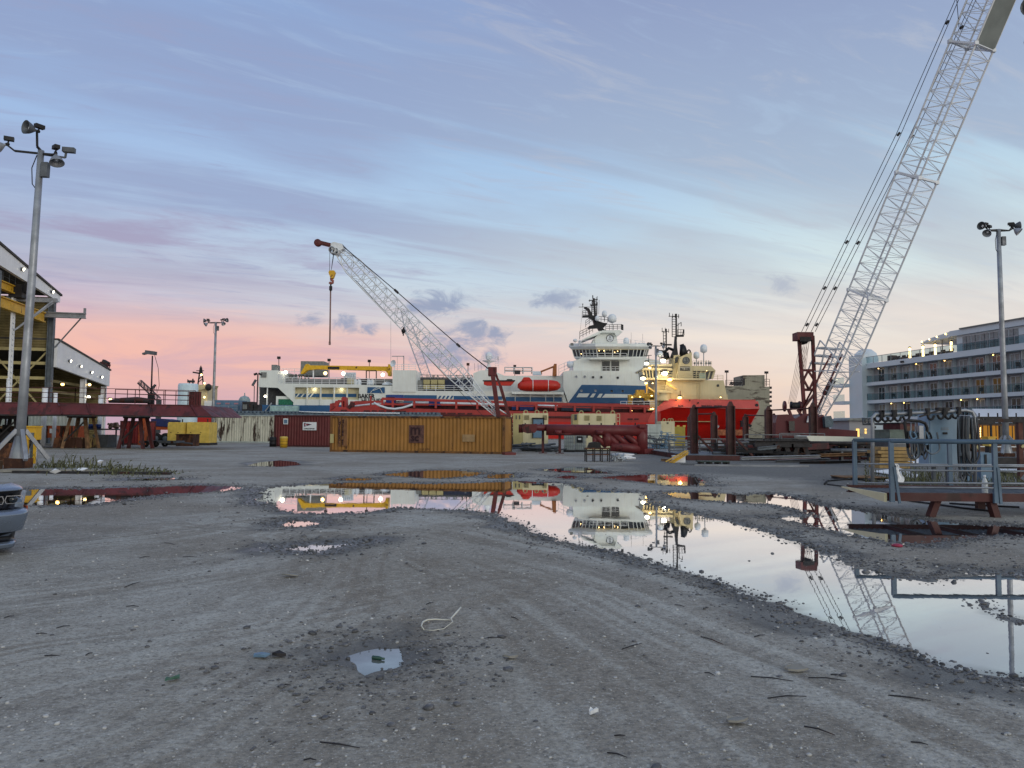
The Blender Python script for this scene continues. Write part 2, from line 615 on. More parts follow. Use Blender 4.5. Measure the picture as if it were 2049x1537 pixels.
# tyre tracks: ground curves traced as wheel paths, each with a few parallel ruts
TR = [([(2200, 1560), (1700, 1330), (1350, 1195), (1100, 1120), (900, 1070), (700, 1052), (480, 1040)], 1.6), ([(1500, 1620), (1180, 1350), (960, 1190), (820, 1120), (640, 1075)], 1.3),
      ([(-300, 1420), (100, 1330), (420, 1290), (700, 1235), (1000, 1170)], 1.1), ([(-200, 1230), (250, 1180), (560, 1130), (760, 1085), (900, 1040)], 1.0),
      ([(-200, 1120), (300, 1075), (520, 1045), (600, 1035)], .8), ([(-50, 1640), (320, 1500), (560, 1330), (700, 1180), (760, 1080)], .9), ([(100, 930), (500, 912), (1000, 925), (1500, 955)], 2.0), ([(100, 950), (480, 945), (1100, 935)], 1.6)]
STK = np.zeros(GX.shape)
for pl, w in TR:
    pts = np.array([[g.x, g.y] for g in (gnd(*q) for q in pl)])
    best = np.full(GX.shape, 1e9)
    sg = np.zeros(GX.shape)
    for i in range(len(pts) - 1):
        a, b = pts[i], pts[i + 1]
        e = b - a
        L2 = e @ e
        t = np.clip(((GX - a[0]) * e[0] + (GY - a[1]) * e[1]) / L2, 0, 1)
        dx, dy = GX - a[0] - t * e[0], GY - a[1] - t * e[1]
        d = np.hypot(dx, dy)
        k = d < best
        best[k] = d[k]
        sg[k] = (np.sign(e[0] * dy - e[1] * dx) * d)[k]
    sg2 = sg + vnoise(GX, GY, 3.0) * .5
    STK += np.exp(-(best / w) ** 2) * (vnoise(sg2, GX * .07 + w, .075) * .9 + vnoise(sg2, GX * .06 + w, .17) * .7 + vnoise(sg2, GY * .05, .45) * .45)
GZ += np.clip(STK, -.6, .6) * .006 * (SD > .5)


def grid_mesh(name, x, y, z, attrs):
    h, w = x.shape
    me = bpy.data.meshes.new(name)
    n = h * w
    me.vertices.add(n)
    me.vertices.foreach_set('co', np.stack([x, y, z], -1).astype(np.float32).ravel())
    i = np.arange(n).reshape(h, w)
    q = np.stack([i[:-1, :-1], i[:-1, 1:], i[1:, 1:], i[1:, :-1]], -1).reshape(-1, 4)
    me.loops.add(q.size)
    me.loops.foreach_set('vertex_index', q.ravel().astype(np.int32))
    me.polygons.add(len(q))
    me.polygons.foreach_set('loop_start', (np.arange(len(q)) * 4).astype(np.int32))
    me.polygons.foreach_set('use_smooth', np.ones(len(q), bool))
    me.update(calc_edges=True)
    for k, a in attrs.items():
        at_ = me.attributes.new(k, 'FLOAT', 'POINT')
        at_.data.foreach_set('value', a.astype(np.float32).ravel())
    o = bpy.data.objects.new(name, me)
    COL.objects.link(o)
    return o


PITD = sdist(GX, GY, PW['pit'])
SDW = np.where((PITD < 2) & (np.abs(SD - PITD) < 1e-6), SD + .22, SD)
WET = np.clip(np.exp(-np.clip(SDW + vnoise(GX, GY, .8) * .9 + vnoise(GX, GY, .25) * .4, 0, 9) / .48), 0, 1)
DP = np.array([[p.x, p.y] for p in (gnd(*q) for q in [(1215, 938), (1290, 906), (1400, 893), (1700, 884), (2500, 884), (2500, 1000), (2049, 990), (1800, 985), (1650, 972), (1540, 958), (1400, 951), (1290, 945)])])
MP = np.array([[p.x, p.y] for p in (gnd(*q) for q in [(540, 1085), (760, 1045), (930, 1050), (1120, 1180), (1180, 1330), (1150, 1560), (430, 1560), (560, 1330), (600, 1200)])])
MUD = np.clip((.3 - sdist(GX, GY, MP) + vnoise(GX, GY, 1.6) * 1.6 + vnoise(GX, GY, .5) * .7) / 1.1, 0, 1)
DRK = np.clip((.9 - sdist(GX, GY, DP) + vnoise(GX, GY, 3.1) * 3 + vnoise(GX, GY, .9) * 1.6) / 2.4, 0, 1)
g = grid_mesh('ground', GX, GY, GZ, {'wet': WET, 'streak': STK, 'dirt': DRK, 'mud': MUD})
g['kind'] = 'structure'
gm = bpy.data.materials.new('gravel ground')
gm.use_nodes = True
t = NT(gm.node_tree)
co = t.n('ShaderNodeTexCoord').outputs['Object']
wet = t.n('ShaderNodeAttribute', attribute_name='wet').outputs['Fac']
stk = t.n('ShaderNodeAttribute', attribute_name='streak').outputs['Fac']
big = t.noise(co, .22, 5, .6, .5)
med = t.noise(co, 1.4, 6, .65, .4)
fin = t.noise(co, 26, 5, .75)
spk = t.noise(co, 48, 4, .8)
c = t.mix(t.ss(big, .40, .62), lin((167, 163, 154)), lin((143, 135, 123)))
c = t.mix(t.m('MULTIPLY', t.ss(med, .42, .7), .5), c, lin((120, 112, 100)))
c = t.mix(t.m('MULTIPLY', t.ss(stk, .03, .42), .40), c, lin((200, 199, 190)))
c = t.mix(t.m('MULTIPLY', t.ss(stk, -.02, -.36), .40), c, lin((118, 111, 100)))
mu_ = t.n('ShaderNodeAttribute', attribute_name='mud').outputs['Fac']
c = t.mix(t.m('MULTIPLY', mu_, .55), c, t.mix(med, lin((122, 112, 98)), lin((138, 128, 112))))
dk_ = t.n('ShaderNodeAttribute', attribute_name='dirt').outputs['Fac']
c = t.mix(t.m('MULTIPLY', dk_, .85), c, t.mix(med, lin((74, 74, 74)), lin((106, 106, 104))))
c = t.mix(t.ss(fin, .42, .66, 0, .6), c, lin((98, 95, 88)))
md2 = t.noise(co, 9, 6, .8)
c = t.mix(t.ss(md2, .52, .70, 0, .5), c, lin((188, 187, 180)))
c = t.mix(t.ss(md2, .48, .32, 0, .5), c, lin((84, 80, 76)))
c = t.mix(t.ss(spk, .56, .70, 0, .75), c, lin((214, 212, 206)))
c = t.mix(t.ss(spk, .44, .30, 0, .75), c, lin((52, 50, 50)))
c = t.mix(t.ss(wet, .12, .75, 0, .80), c, t.mix(fin, lin((44, 44, 44)), lin((98, 98, 96))))
b = t.n('ShaderNodeBsdfPrincipled')
t.l(c, b.inputs['Base Color'])
t.l(t.ss(wet, .3, .95, .9, .42), b.inputs['Roughness'])
b.inputs['Specular IOR Level'].default_value = .3
bp = t.n('ShaderNodeBump')
bp.inputs['Strength'].default_value = .55
bp.inputs['Distance'].default_value = .02
vo = t.n('ShaderNodeTexVoronoi', feature='F1')
t.l(co, vo.inputs['Vector'])
vo.inputs['Scale'].default_value = 34
hh = t.m('ADD', t.m('MULTIPLY', fin, .8), t.m('MULTIPLY', t.m('SUBTRACT', 1.0, vo.outputs['Distance']), .5))
t.l(t.m('ADD', hh, t.m('MULTIPLY', spk, .35)), bp.inputs['Height'])
t.l(bp.outputs[0], b.inputs['Normal'])
t.l(b.outputs[0], t.n('ShaderNodeOutputMaterial').inputs[0])
g.data.materials.append(gm)

# standing water: murky, so it is part mirror and part pale silt
wm = bpy.data.materials.new('puddle water')
wm.use_nodes = True
t = NT(wm.node_tree)
co = t.n('ShaderNodeTexCoord').outputs['Object']
b1 = t.n('ShaderNodeBsdfDiffuse')
t.l(t.mix(t.noise(co, .7, 4), lin((84, 84, 82)), lin((118, 118, 116))), b1.inputs[0])
b2 = t.n('ShaderNodeBsdfGlossy')
b2.inputs['Roughness'].default_value = 0.012
b2.inputs[0].default_value = (.97, .98, 1, 1)
bp = t.n('ShaderNodeBump')
bp.inputs['Strength'].default_value = .012
bp.inputs['Distance'].default_value = .02
t.l(t.noise(t.mapping(co, scale=(1, .6, 1)), 5, 2), bp.inputs['Height'])
t.l(bp.outputs[0], b2.inputs['Normal'])
fr = t.n('ShaderNodeFresnel')
fr.inputs[0].default_value = 2.3
mx = t.n('ShaderNodeMixShader')
dp_ = t.n('ShaderNodeAttribute', attribute_name='deep').outputs['Fac']
silt = t.ss(t.m('ADD', dp_, t.m('MULTIPLY', t.m('SUBTRACT', t.noise(co, 2.2, 5), .5), .5)), -.12, .16, .62, 1.0)
t.l(t.m('MULTIPLY', t.ss(fr.outputs[0], .08, .60, .10, .97), silt), mx.inputs[0])
t.l(b1.outputs[0], mx.inputs[1])
t.l(b2.outputs[0], mx.inputs[2])
t.l(mx.outputs[0], t.n('ShaderNodeOutputMaterial').inputs[0])
PZ = .001
for k, p in PW.items():
    PZ -= .0007
    # each puddle is one level sheet reaching a little under its banks
    n = len(p)
    e = np.roll(p, -1, 0) - np.roll(p, 1, 0)
    nr = np.stack([e[:, 1], -e[:, 0]], 1)
    nr /= np.linalg.norm(nr, axis=1)[:, None] + 1e-9
    ar = .5 * np.sum(p[:, 0] * np.roll(p[:, 1], -1) - np.roll(p[:, 0], -1) * p[:, 1])
    if ar < 0:
        nr = -nr
    lo, hi = p.min(0) - .6, p.max(0) + .6
    nx, ny = max(6, min(150, int((hi[0] - lo[0]) / .25))), max(6, min(150, int((hi[1] - lo[1]) / .25)))
    gx_, gy_ = np.meshgrid(np.linspace(lo[0], hi[0], nx), np.linspace(lo[1], hi[1], ny))
    sdg = sdist(gx_, gy_, p)
    keep = (sdg[:-1, :-1] < .5) | (sdg[1:, 1:] < .5) | (sdg[:-1, 1:] < .5) | (sdg[1:, :-1] < .5)
    idx = np.arange(nx * ny).reshape(ny, nx)
    mb = MB()
    q = np.stack([idx[:-1, :-1], idx[:-1, 1:], idx[1:, 1:], idx[1:, :-1]], -1)[keep]
    used, inv = np.unique(q, return_inverse=True)
    pv_ = np.stack([gx_.ravel(), gy_.ravel()], 1)[used]
    mb.add([(a, b_, PZ) for a, b_ in pv_], [tuple(int(i) for i in r) for r in inv.reshape(-1, 4)])
    o = mb.build('puddle', wm)
    da = o.data.attributes.new('deep', 'FLOAT', 'POINT')
    da.data.foreach_set('value', np.clip(-sdg.ravel()[used], -1, 5).astype(np.float32))
    o['kind'] = 'structure'

# the harbour basin beyond the quay
hw = mat('harbour water', (52, 60, 66), .12, var=.1, spec=.6)
mb = MB()
mb.add([(-2500, 149.3, -1.8), (2500, 149.3, -1.8), (2500, 4500, -1.8), (-2500, 4500, -1.8)], [(0, 1, 2, 3)])
mb.build('harbour_water', hw)['kind'] = 'structure'
mb = MB()
mb.box((-470, 149.0, -2.6), (470, 149.6, .16))
mb.build('quay_edge', mat('quay concrete', (120, 118, 112), .85, rust=.2))['kind'] = 'structure'

# ------------------------------------------------------------------ loose stones (beyond counting) and litter
ph = (1 + 5 ** .5) / 2
ICO = np.array([(-1, ph, 0), (1, ph, 0), (-1, -ph, 0), (1, -ph, 0), (0, -1, ph), (0, 1, ph), (0, -1, -ph), (0, 1, -ph), (ph, 0, -1), (ph, 0, 1), (-ph, 0, -1), (-ph, 0, 1)]) / 1.9
IF = np.array([(0, 11, 5), (0, 5, 1), (0, 1, 7), (0, 7, 10), (0, 10, 11), (1, 5, 9), (5, 11, 4), (11, 10, 2), (10, 7, 6), (7, 1, 8), (3, 9, 4), (3, 4, 2), (3, 2, 6), (3, 6, 8), (3, 8, 9), (4, 9, 5), (2, 4, 11), (6, 2, 10), (8, 6, 7), (9, 8, 1)])


def stones(name, X_, Y_, Sz, m):
    n = len(X_)
    s = allsd(X_, Y_)
    Zb = np.maximum(height(X_, Y_, s), -.004)
    V = ICO[None] * (1 + RNG.normal(0, .16, (n, 12, 1)))
    V = V * np.stack([RNG.uniform(.8, 1.4, n), RNG.uniform(.8, 1.2, n), RNG.uniform(.45, .8, n)], 1)[:, None]
    a = RNG.uniform(0, 6.28, n)
    ca, sa = np.cos(a)[:, None], np.sin(a)[:, None]
    x = V[..., 0] * ca - V[..., 1] * sa
    y = V[..., 0] * sa + V[..., 1] * ca
    P = np.stack([x, y, V[..., 2]], -1) * Sz[:, None, None] + np.stack([X_, Y_, Zb + Sz * .22], 1)[:, None]
    me = bpy.data.meshes.new(name)
    me.vertices.add(n * 12)
    me.vertices.foreach_set('co', P.astype(np.float32).ravel())
    fi = (IF[None] + (np.arange(n) * 12)[:, None, None]).reshape(-1, 3)
    me.loops.add(fi.size)
    me.loops.foreach_set('vertex_index', fi.ravel().astype(np.int32))
    me.polygons.add(len(fi))
    me.polygons.foreach_set('loop_start', (np.arange(len(fi)) * 3).astype(np.int32))
    me.update(calc_edges=True)
    me.materials.append(m)
    o = bpy.data.objects.new(name, me)
    COL.objects.link(o)
    return o


N = 420000
yy = 3.0 * (34 / 3.0) ** RNG.random(N)
xx = RNG.uniform(-1, 1, N) * (1 + yy * .75)
s0 = allsd(xx, yy)
cl_ = vnoise(xx, yy, .7) + .5
pr = np.where(s0 > np.where(yy < 7.5, -.05, -.18), np.exp(-np.abs(s0 - .18) / .26) * .75, .0006) * (.35 + cl_) * .55 + .002 * cl_
pr = np.minimum(pr, .5)
k = RNG.random(N) < pr * np.clip(yy / 9, .35, 1.5)
xs_, ys_ = xx[k], yy[k]
sz = np.clip(RNG.lognormal(-4.65, .45, len(xs_)), .004, .035) * np.clip(.75 + ys_ / 26, .8, 1.7)
gs = mat('wet gravel', (96, 96, 98), .6, var=.45, vs=7, spec=.5)
o = stones('loose_gravel', xs_, ys_, sz, gs)
tag(o, 'dark loose gravel heaped along the edges of the puddles', 'gravel', kind='stuff')
n2 = 7000
yb = 3.2 * (26 / 3.2) ** RNG.random(n2)
xb = RNG.uniform(-1, 1, n2) * (1 + yb * .72)
q = allsd(xb, yb) > .05
o = stones('pale_chips', xb[q], yb[q], np.clip(RNG.lognormal(-5.3, .5, q.sum()), .003, .016) * np.clip(.8 + yb[q] / 22, .9, 1.8), mat('limestone chips', (176, 176, 174), .8, var=.3, vs=5))
tag(o, 'pale limestone chips strewn over the yard floor', 'stone chips', kind='stuff')


def gz(x, y):
    a, b = np.array([float(x)]), np.array([float(y)])
    return float(max(height(a, b, allsd(a, b))[0], 0))


def onground(px, py):
    p = gnd(px, py, .02)
    p.z = gz(p.x, p.y)
    return p

# ------------------------------------------------------------------ shared object builders


def bx(x0, y0, x1, y1, d, dep):
    """world box whose near face spans that pixel rectangle at distance d"""
    a, b = at(x0, y1, d), at(x1, y0, d)
    return (min(a.x, b.x), d, min(a.z, b.z)), (max(a.x, b.x), d + dep, max(a.z, b.z))


def rbox(x0, y0, x1, y1, d, dep):
    return MB().box(*bx(x0, y0, x1, y1, d, dep))


def pp(pts, d):
    return [at(x, y, d) for x, y in pts]


def plate(pts, d, dep):
    return MB().prism(pp(pts, d), (0, dep, 0))


def rails(mb, pts, h=1.05, n=3, r=.025, sp=1.6, post=None):
    pts = [Vector(p) for p in pts]
    for a, b in zip(pts[:-1], pts[1:]):
        L = (b - a).length
        k = max(1, round(L / sp))
        for i in range(k + 1):
            p = a.lerp(b, i / k)
            mb.bar(p, p + Vector((0, 0, h)), (post or r * 2))
        for j in range(1, n + 1):
            z = Vector((0, 0, h * j / n))
            mb.bar(a + z, b + z, r * 2)
    return mb


def lattice(mb, A, B, e1, e2, s1, s2, bays, rc, rl, taper=0, tip=None):
    """four-chord lattice boom from A to B; e1,e2 unit side directions, s1,s2 widths"""
    A, B, e1, e2 = Vector(A), Vector(B), Vector(e1), Vector(e2)
    L = (B - A).length

    def cor(t):
        k = 1.0
        if taper and t * L < taper:
            k = .25 + .75 * t * L / taper
        if tip and (1 - t) * L < tip:
            k = min(k, .3 + .7 * (1 - t) * L / tip)
        c = A.lerp(B, t)
        return [c + e1 * (a * s1 / 2 * k) + e2 * (b * s2 / 2 * (k if k < 1 else 1)) for a, b in ((-1, -1), (1, -1), (1, 1), (-1, 1))]
    P = [cor(i / bays) for i in range(bays + 1)]
    for q in range(4):
        for i in range(bays):
            if i == 0 or not (taper or tip):
                pass
            mb.tube([P[i][q], P[i + 1][q]], rc, 6, False)
    for i in range(bays):
        for q in range(4):
            w = (q + 1) % 4
            if (i + q) % 2:
                mb.bar(P[i][q], P[i + 1][w], rl)
            else:
                mb.bar(P[i][w], P[i + 1][q], rl)
            mb.bar(P[i + 1][q], P[i + 1][w], rl * .9)
    return P


M = {}


def mk(k, *a, **kw):
    M[k] = mat(k, *a, **kw)


mk('galv', (150, 154, 160), .5, .5, var=.2, vs=1.2, streak=.15, rustc=(120, 110, 100))
mk('galvdark', (92, 96, 102), .5, .4, var=.2)
mk('black', (26, 25, 28), .6, var=.3)
mk('dark', (44, 42, 44), .7, var=.3, rust=.25)
mk('white', (222, 224, 226), .45, var=.05, vs=.5, streak=.14, rustc=(170, 160, 146))
mk('whiteclean', (228, 230, 234), .4, var=.04)
mk('cream', (206, 196, 160), .55, var=.08, vs=.6, streak=.2, rustc=(140, 120, 88))
mk('redox', (92, 36, 37), .6, var=.22, vs=.8, rust=.3, rustc=(70, 30, 28), streak=.35)
mk('reddark', (78, 31, 33), .6, var=.25, vs=1, rust=.25, rustc=(54, 24, 26))
mk('yellow', (206, 160, 40), .5, var=.12, rust=.2, rustc=(110, 74, 34))
mk('paleyellow', (208, 178, 84), .55, var=.12, rust=.15, rustc=(130, 100, 60))
mk('rusty', (104, 66, 42), .85, var=.4, vs=1.4, rust=.6, rustc=(66, 40, 28), bump=.3)
mk('wood', (120, 92, 66), .8, var=.3, vs=3)
mk('pinewood', (158, 130, 84), .75, var=.2, vs=3)
mk('concrete', (138, 136, 130), .85, var=.2, vs=1.5, bump=.2)
mk('greysteel', (96, 104, 112), .55, .2, var=.18, rust=.12)
mk('bluegrey', (96, 124, 148), .5, var=.1, streak=.15, rustc=(80, 90, 96))
mk('tan', (176, 164, 116), .55, var=.1, vs=.7, streak=.2, rustc=(120, 106, 74))
mk('glass', (24, 30, 36), .08, var=.1, spec=.8)
mk('greenglass', (36, 92, 64), .12, var=.1, spec=.7)
mk('blue', (40, 66, 130), .5, var=.15)
mk('orange', (170, 78, 38), .6, var=.2, rust=.3)
mk('rubber', (22, 22, 22), .8, var=.2)
mk('chrome', (200, 204, 210), .18, .95, var=.05)
mk('siding', (122, 110, 72), .7, var=.2, vs=.8, streak=.3, rustc=(84, 70, 44))
mk('darkroof', (70, 68, 64), .8, var=.2)
LIT = emat('lamp cool', (255, 244, 214), 10)
LITW = emat('lamp warm', (255, 200, 110), 9)
LITS = emat('lamp soft', (255, 214, 140), 7)


# --- lamp posts -------------------------------------------------------
def flood(root, arm_end, dirn, mref, size=.26, box=True, low=False):
    """bell floodlight: reflector, socket and ballast box"""
    d = Vector(dirn).normalized()
    p = Vector(arm_end)
    mb = MB()
    mb.lathe(p, [(size * .16, 0), (size * .2, size * .25), (size * .42, size * .5), (size * .74, size * .95), (size * .98, size * 1.55), (size, size * 1.62), (size * .94, size * 1.6), (size * .7, size * .98), (size * .38, size * .55), (.001, size * .45)], 18, d)
    o = mb.build('floodlight', mref, root)
    b = MB().lathe(p - d * size * .45, [(.001, 0), (size * .2, .02), (size * .24, size * .3), (size * .2, size * .55)], 10, d)
    b.build('lamp_socket', M['black'], o)
    MB().dome(p + d * size * .9, size * .28, size * .34, 10, 5, True).build('bulb', M['whiteclean'], o)
    if box:
        q = p - d * size * .3 + Vector((0, 0, size * .75))
        m2 = MB().cbox(q, (size * 1.25, size * .7, size * .55), math.atan2(d.y, d.x))
        m2.bar(p - d * size * .2, q, size * .16)
        m2.build('ballast_box', M['black'], o)


def lamp_post(name, label, h, r0, r1, heads, base=True, group='tall yard lamp posts'):
    root = thing(name, label, 'lamp post', local=True, group=group)
    pole = MB().tube([(0, 0, .5), (0, 0, h * .33), (0, 0, h * .66), (0, 0, h)], [r0, r0 * .67 + r1 * .33, r0 * .33 + r1 * .67, r1], 14)
    pole.build('pole', M['galv'], root)
    if base:
        MB().cbox((0, 0, .26), (.66, .66, .52)).build('base_block', M['rusty'], root)
        for k in range(4):
            a = math.pi / 4 + k * math.pi / 2
            e = Vector((math.cos(a), math.sin(a), 0))
            MB().bar(e * .95 + Vector((0, 0, .5)), e * r0 * .8 + Vector((0, 0, 1.55)), .13, .13).build('brace', M['galv'], root)
        MB().lathe((0, 0, .52), [(r0 * 1.9, 0), (r0 * 1.75, .15), (r0 * 1.05, .8), (r0, .8)], 8).build('base_cone', M['galv'], root)
    arms = MB()
    for (e, d, hi) in heads:
        e = Vector(e)
        arms.bar((0, 0, h - .12 + hi * .1), (e.x * .75, e.y * .75, h - .12 + e.z * .3), .07)
        arms.bar((e.x * .75, e.y * .75, h - .12 + e.z * .3), (e.x, e.y, h + e.z), .06)
    arms.build('crossarm', M['black'], root)
    for (e, d, hi) in heads:
        flood(root, (e[0], e[1], h + e[2]), d, M['galvdark'] if hi else M['galv'])
    MB().cbox((r1 + .13, -.05, h - .75), (.24, .2, .55)).build('junction_box', M['galvdark'], root)
    MB().tube([(-r1, -.05, h - .2), (-r1 - .14, -.08, h - .7), (-r1 - .1, -.05, h - 1.3), (-r1 * .6, 0, h - 1.5)], .018, 6).build('cable', M['black'], root)
    return root


b1 = gx(40, 28.4)
lp = lamp_post('lamp_post', 'nearest grey lamp post, leaning, on a rusty block beside the weeds at left', 12.0, .17, .11,
               [((-1.25, -.1, .15), (-1, -.5, -.55), 0), ((-.05, -.25, .65), (-.55, -1, .0), 1), ((.62, -.1, -.15), (.35, -.3, -1), 0)])
MB().cbox((.95, .15, 12.1), (.42, .2, .18), .15).bar((.1, 0, 11.85), (.85, .12, 11.8), .06).bar((.85, .12, 11.8), (.86, .14, 12.05), .06).build('ballast_box', M['galvdark'], lp)
lp.location = (b1.x, b1.y, gz(b1.x, b1.y) - .03)
lp.rotation_euler = (0, R(1.5), 0)
HEADS4 = [((-.95, -.2, .1), (-1, -.55, .05), 1), ((-.8, -.35, -.15), (-.8, -.6, -.75), 0), ((.95, .1, .2), (1, -.3, .1), 1), ((.8, -.2, 0), (.7, -.5, -.75), 0)]
q = gx(2013, 47.5)
lp2 = lamp_post('lamp_post', 'tall grey lamp post standing before the balconied cruise ship', 14.4, .18, .125, HEADS4)
lp2.location = q
lp2.rotation_euler = (0, R(-.35), 0)
q = gx(425.5, 82)
dup(lp2, q, 0, 'slim grey lamp post at the right end of the red pontoon', scale=.9)
q = gx(1313, 92)
dup(lp2, q, R(10), 'slim lamp post rising in front of the tan ship bridge', scale=.83)
q = gx(2136, 19.0)
lp5 = lamp_post('lamp_post', 'lamp post beyond the top right corner, only its lamps in view', 12.0, .19, .115, [((-.55, -.1, .35), (-.6, -.8, -.2), 1), ((-.5, -.1, -.15), (-.3, -.4, -1), 0), ((.9, 0, .1), (1, -.3, -.4), 0)])
lp5.location = q

# --- the big open shed on the left -------------------------------------
SH = thing('assembly_shed', 'big open steel shed with white fascias and yellow crane girders', 'shed', (-49.5, 95, 0), local=True, rz=math.atan2(-.98, .2))


def sh(name, mb, m):
    return mb.build(name, m, SH)


sh('fascia', MB().prism([(0, 0, 6.7), (0, 0, 8.6), (17.4, 0, 10.45), (17.4, 0, 7.7)], (0, -.3, 0)), M['white'])
sh('fascia', MB().prism([(17.3, .02, 14.3), (17.3, .02, 14.95), (36, .02, 17.6), (36, .02, 15.6)], (0, -.3, 0)), M['white'])
sh('roof', MB().prism([(-.2, .1, 8.62), (-.2, .1, 8.8), (17.4, .1, 10.62), (17.4, .1, 10.42)], (0, -19, 0)), M['darkroof'])
sh('roof', MB().prism([(17.1, .15, 14.96), (17.1, .15, 15.15), (36, .15, 17.82), (36, .15, 17.62)], (0, -22, 0)), M['darkroof'])


def siding(x, y0, y1, z0, z1, th=.12):
    mb = MB()
    n = int((z1 - z0) / .28)
    for i in range(n):
        z = z0 + i * .28
        mb.prism([(x, y0, z), (x + .07, y0, z + .05), (x + .07, y0, z + .2), (x, y0, z + .25)], (0, y1 - y0, 0))
    mb.box((x - th, min(y0, y1), z0), (x + .001, max(y0, y1), z1))
    return mb


sh('end_wall', siding(-.2, -19, -.4, 0, 8.62), M['siding'])
sh('cross_wall', siding(17.3, -20, -.4, 9.4, 14.8), M['siding'])
sh('back_wall', MB().prism([(-.2, -19.1, 0), (17.2, -19.1, 0), (17.2, -19.1, 10.5), (-.2, -19.1, 8.7)], (0, -.2, 0)), M['siding'])
sh('back_wall', MB().box((16, -22.2, 0), (36, -22, 16)), M['siding'])
for (x, z1, w) in ((0, 6.7, .4), (7.4, 7.1, .45), (17.5, 14.3, .55), (30, 15, .5), (35.6, 15.4, .5)):
    c = MB()
    c.box((x - w / 2, -.42, 0), (x + w / 2, -.34, z1))
    c.box((x - w / 2, -.9, 0), (x + w / 2, -.82, z1))
    c.box((x - .05, -.82, 0), (x + .05, -.42, z1))
    sh('column', c, M['white'] if x < 17 else M['greysteel'])
lc = MB()
for sx_ in (-.25, .25):
    lc.box((25.2 + sx_ - .06, -1.2, 0), (25.2 + sx_ + .06, -1.05, 13.7))
for i in range(26):
    lc.bar((24.95, -1.1, .5 + i * .5), (25.45, -1.1, .75 + i * .5), .05)
sh('ladder_column', lc, M['white'])
gi = MB()
for z in (3.0, 5.2, 6.4, 7.9, 9.3):
    gi.box((17.2, -18, z), (17.45, -.9, z + .3))
for (ya, za, yb, zb) in ((-1, 3.2, -6, 9.2), (-6, 3.2, -1, 9.2), (-7, 3.2, -13, 9.2), (-13, 3.2, -7, 9.2)):
    gi.bar((17.33, ya, za), (17.33, yb, zb), .14)
sh('girt_frame', gi, M['tan'])
tr = MB()
for z in (5.2, 6.3):
    tr.box((.4, -1.6, z), (15.6, -1.3, z + .28))
sh('tie_beam', tr, M['siding'])


def igirder(x0, x1, y, z0, z1, w=.5):
    mb = MB()
    mb.box((x0, y - w / 2, z0), (x1, y + w / 2, z0 + .1))
    mb.box((x0, y - w / 2, z1 - .1), (x1, y + w / 2, z1))
    mb.box((x0, y - .1, z0 + .1), (x1, y + .1, z1 - .1))
    return mb


cg = sh('crane_girder', igirder(18.9, 36, -.9, 12.0, 13.0), M['yellow'])
cg2 = sh('crane_girder', igirder(25.4, 36, -1.1, 13.7, 14.45), M['yellow'])
rails(MB(), [(25.6, -.9, 14.45), (35.8, -.9, 14.45)], .8, 2, .025, 1.2).build('girder_rail', M['galvdark'], cg2)
MB().box((24.6, -1.4, 13.4), (25.7, -.3, 14.6)).box((24.8, -.3, 13.9), (25.4, .1, 14.8)).build('hoist_trolley', M['black'], cg2)
rb = MB()
rb.box((18.5, -2, 12.55), (18.9, 2.9, 12.65)).box((18.5, -2, 13.0), (18.9, 2.9, 13.1)).box((18.66, -2, 12.65), (18.74, 2.9, 13.0)).box((18.6, 2.7, 13.1), (18.8, 2.9, 13.6))
rb.bar((18.7, 2.5, 12.6), (17.5, -.2, 9.7), .1)
sh('runway_beam', rb, M['galv'])
rb = MB()
rb.box((24.2, -2, 13.2), (24.6, 2.2, 13.6)).bar((24.4, 2.0, 13.3), (26.5, -.3, 10.4), .12).bar((24.9, 2.0, 13.3), (27.0, -.3, 10.2), .12)
sh('runway_beam', rb, M['galv'])
LP = [(14.2, 8.6), (10.9, 8.3), (7.3, 7.9), (3.7, 7.6), (19.8, 14.95), (26.9, 15.75)]
for (x, z) in LP:
    w = MB().cbox((x, .12, z), (.34, .2, .26)).build('wall_light', M['galvdark'], SH)
    MB().lathe((x, .22, z), [(.12, 0), (.14, .05), (.001, .1)], 10, (0, 1, -.4)).build('lens', LIT, w)
for (x, y, z, m) in ((15.6, -.1, 6.05, LITW), (7.1, -.2, 5.1, LIT), (.1, .1, 5.1, LITS), (7.0, -.2, 6.5, LITS)):
    w = MB().cbox((x, y, z + .16), (.4, .3, .1)).build('wall_light', M['galvdark'], SH)
    MB().dome((x, y + .1, z), .17, .14, 10, 4, True).build('lens', m, w)

# --- red pontoon on trestles --------------------------------------------
PD = 58.0
pc = gx(200, PD)
PB = thing('pontoon', 'long dark red steel pontoon raised on trestles with railings', 'pontoon', (pc.x, PD, 0))
hull = MB()
fr_ = [at(-90, 805, PD + .7), at(60, 804.5, PD + .7), at(400, 811, PD + .7), at(425, 834, PD), at(160, 829.5, PD), at(-90, 829.5, PD)]
hull.prism(fr_, (0, 6.5, 0))
hull.build('hull', M['redox'], PB)
for (xa, ya, xb, yb, w) in ((120, 812, 124, 829, .1), (174, 807, 181, 830, .14), (116, 806, 119, 813, .1), (383, 811, 396, 834, .14), (300, 809.5, 305, 832, .06)):
    MB().bar(at(xa, ya, PD + .58), at(xb, yb, PD - .03), w, .06).build('weld_seam', M['reddark'], PB)
MB().bar(at(-90, 805, PD + .66), at(400, 811.5, PD + .66), .09).build('edge_strip', M['reddark'], PB)
MB().bar(at(-90, 829.5, PD - .03), at(425, 834.5, PD - .03), .1).build('edge_strip', M['dark'], PB)
rl = MB()
rails(rl, [at(-60, 804, PD + 1.2), at(150, 805.5, PD + 1.2), at(390, 811, PD + 1.2)], 1.12, 3, .022, 2.1)
rails(rl, [at(230, 806, PD + 5.5), at(400, 811, PD + 5.5)], 1.1, 3, .022, 1.0)
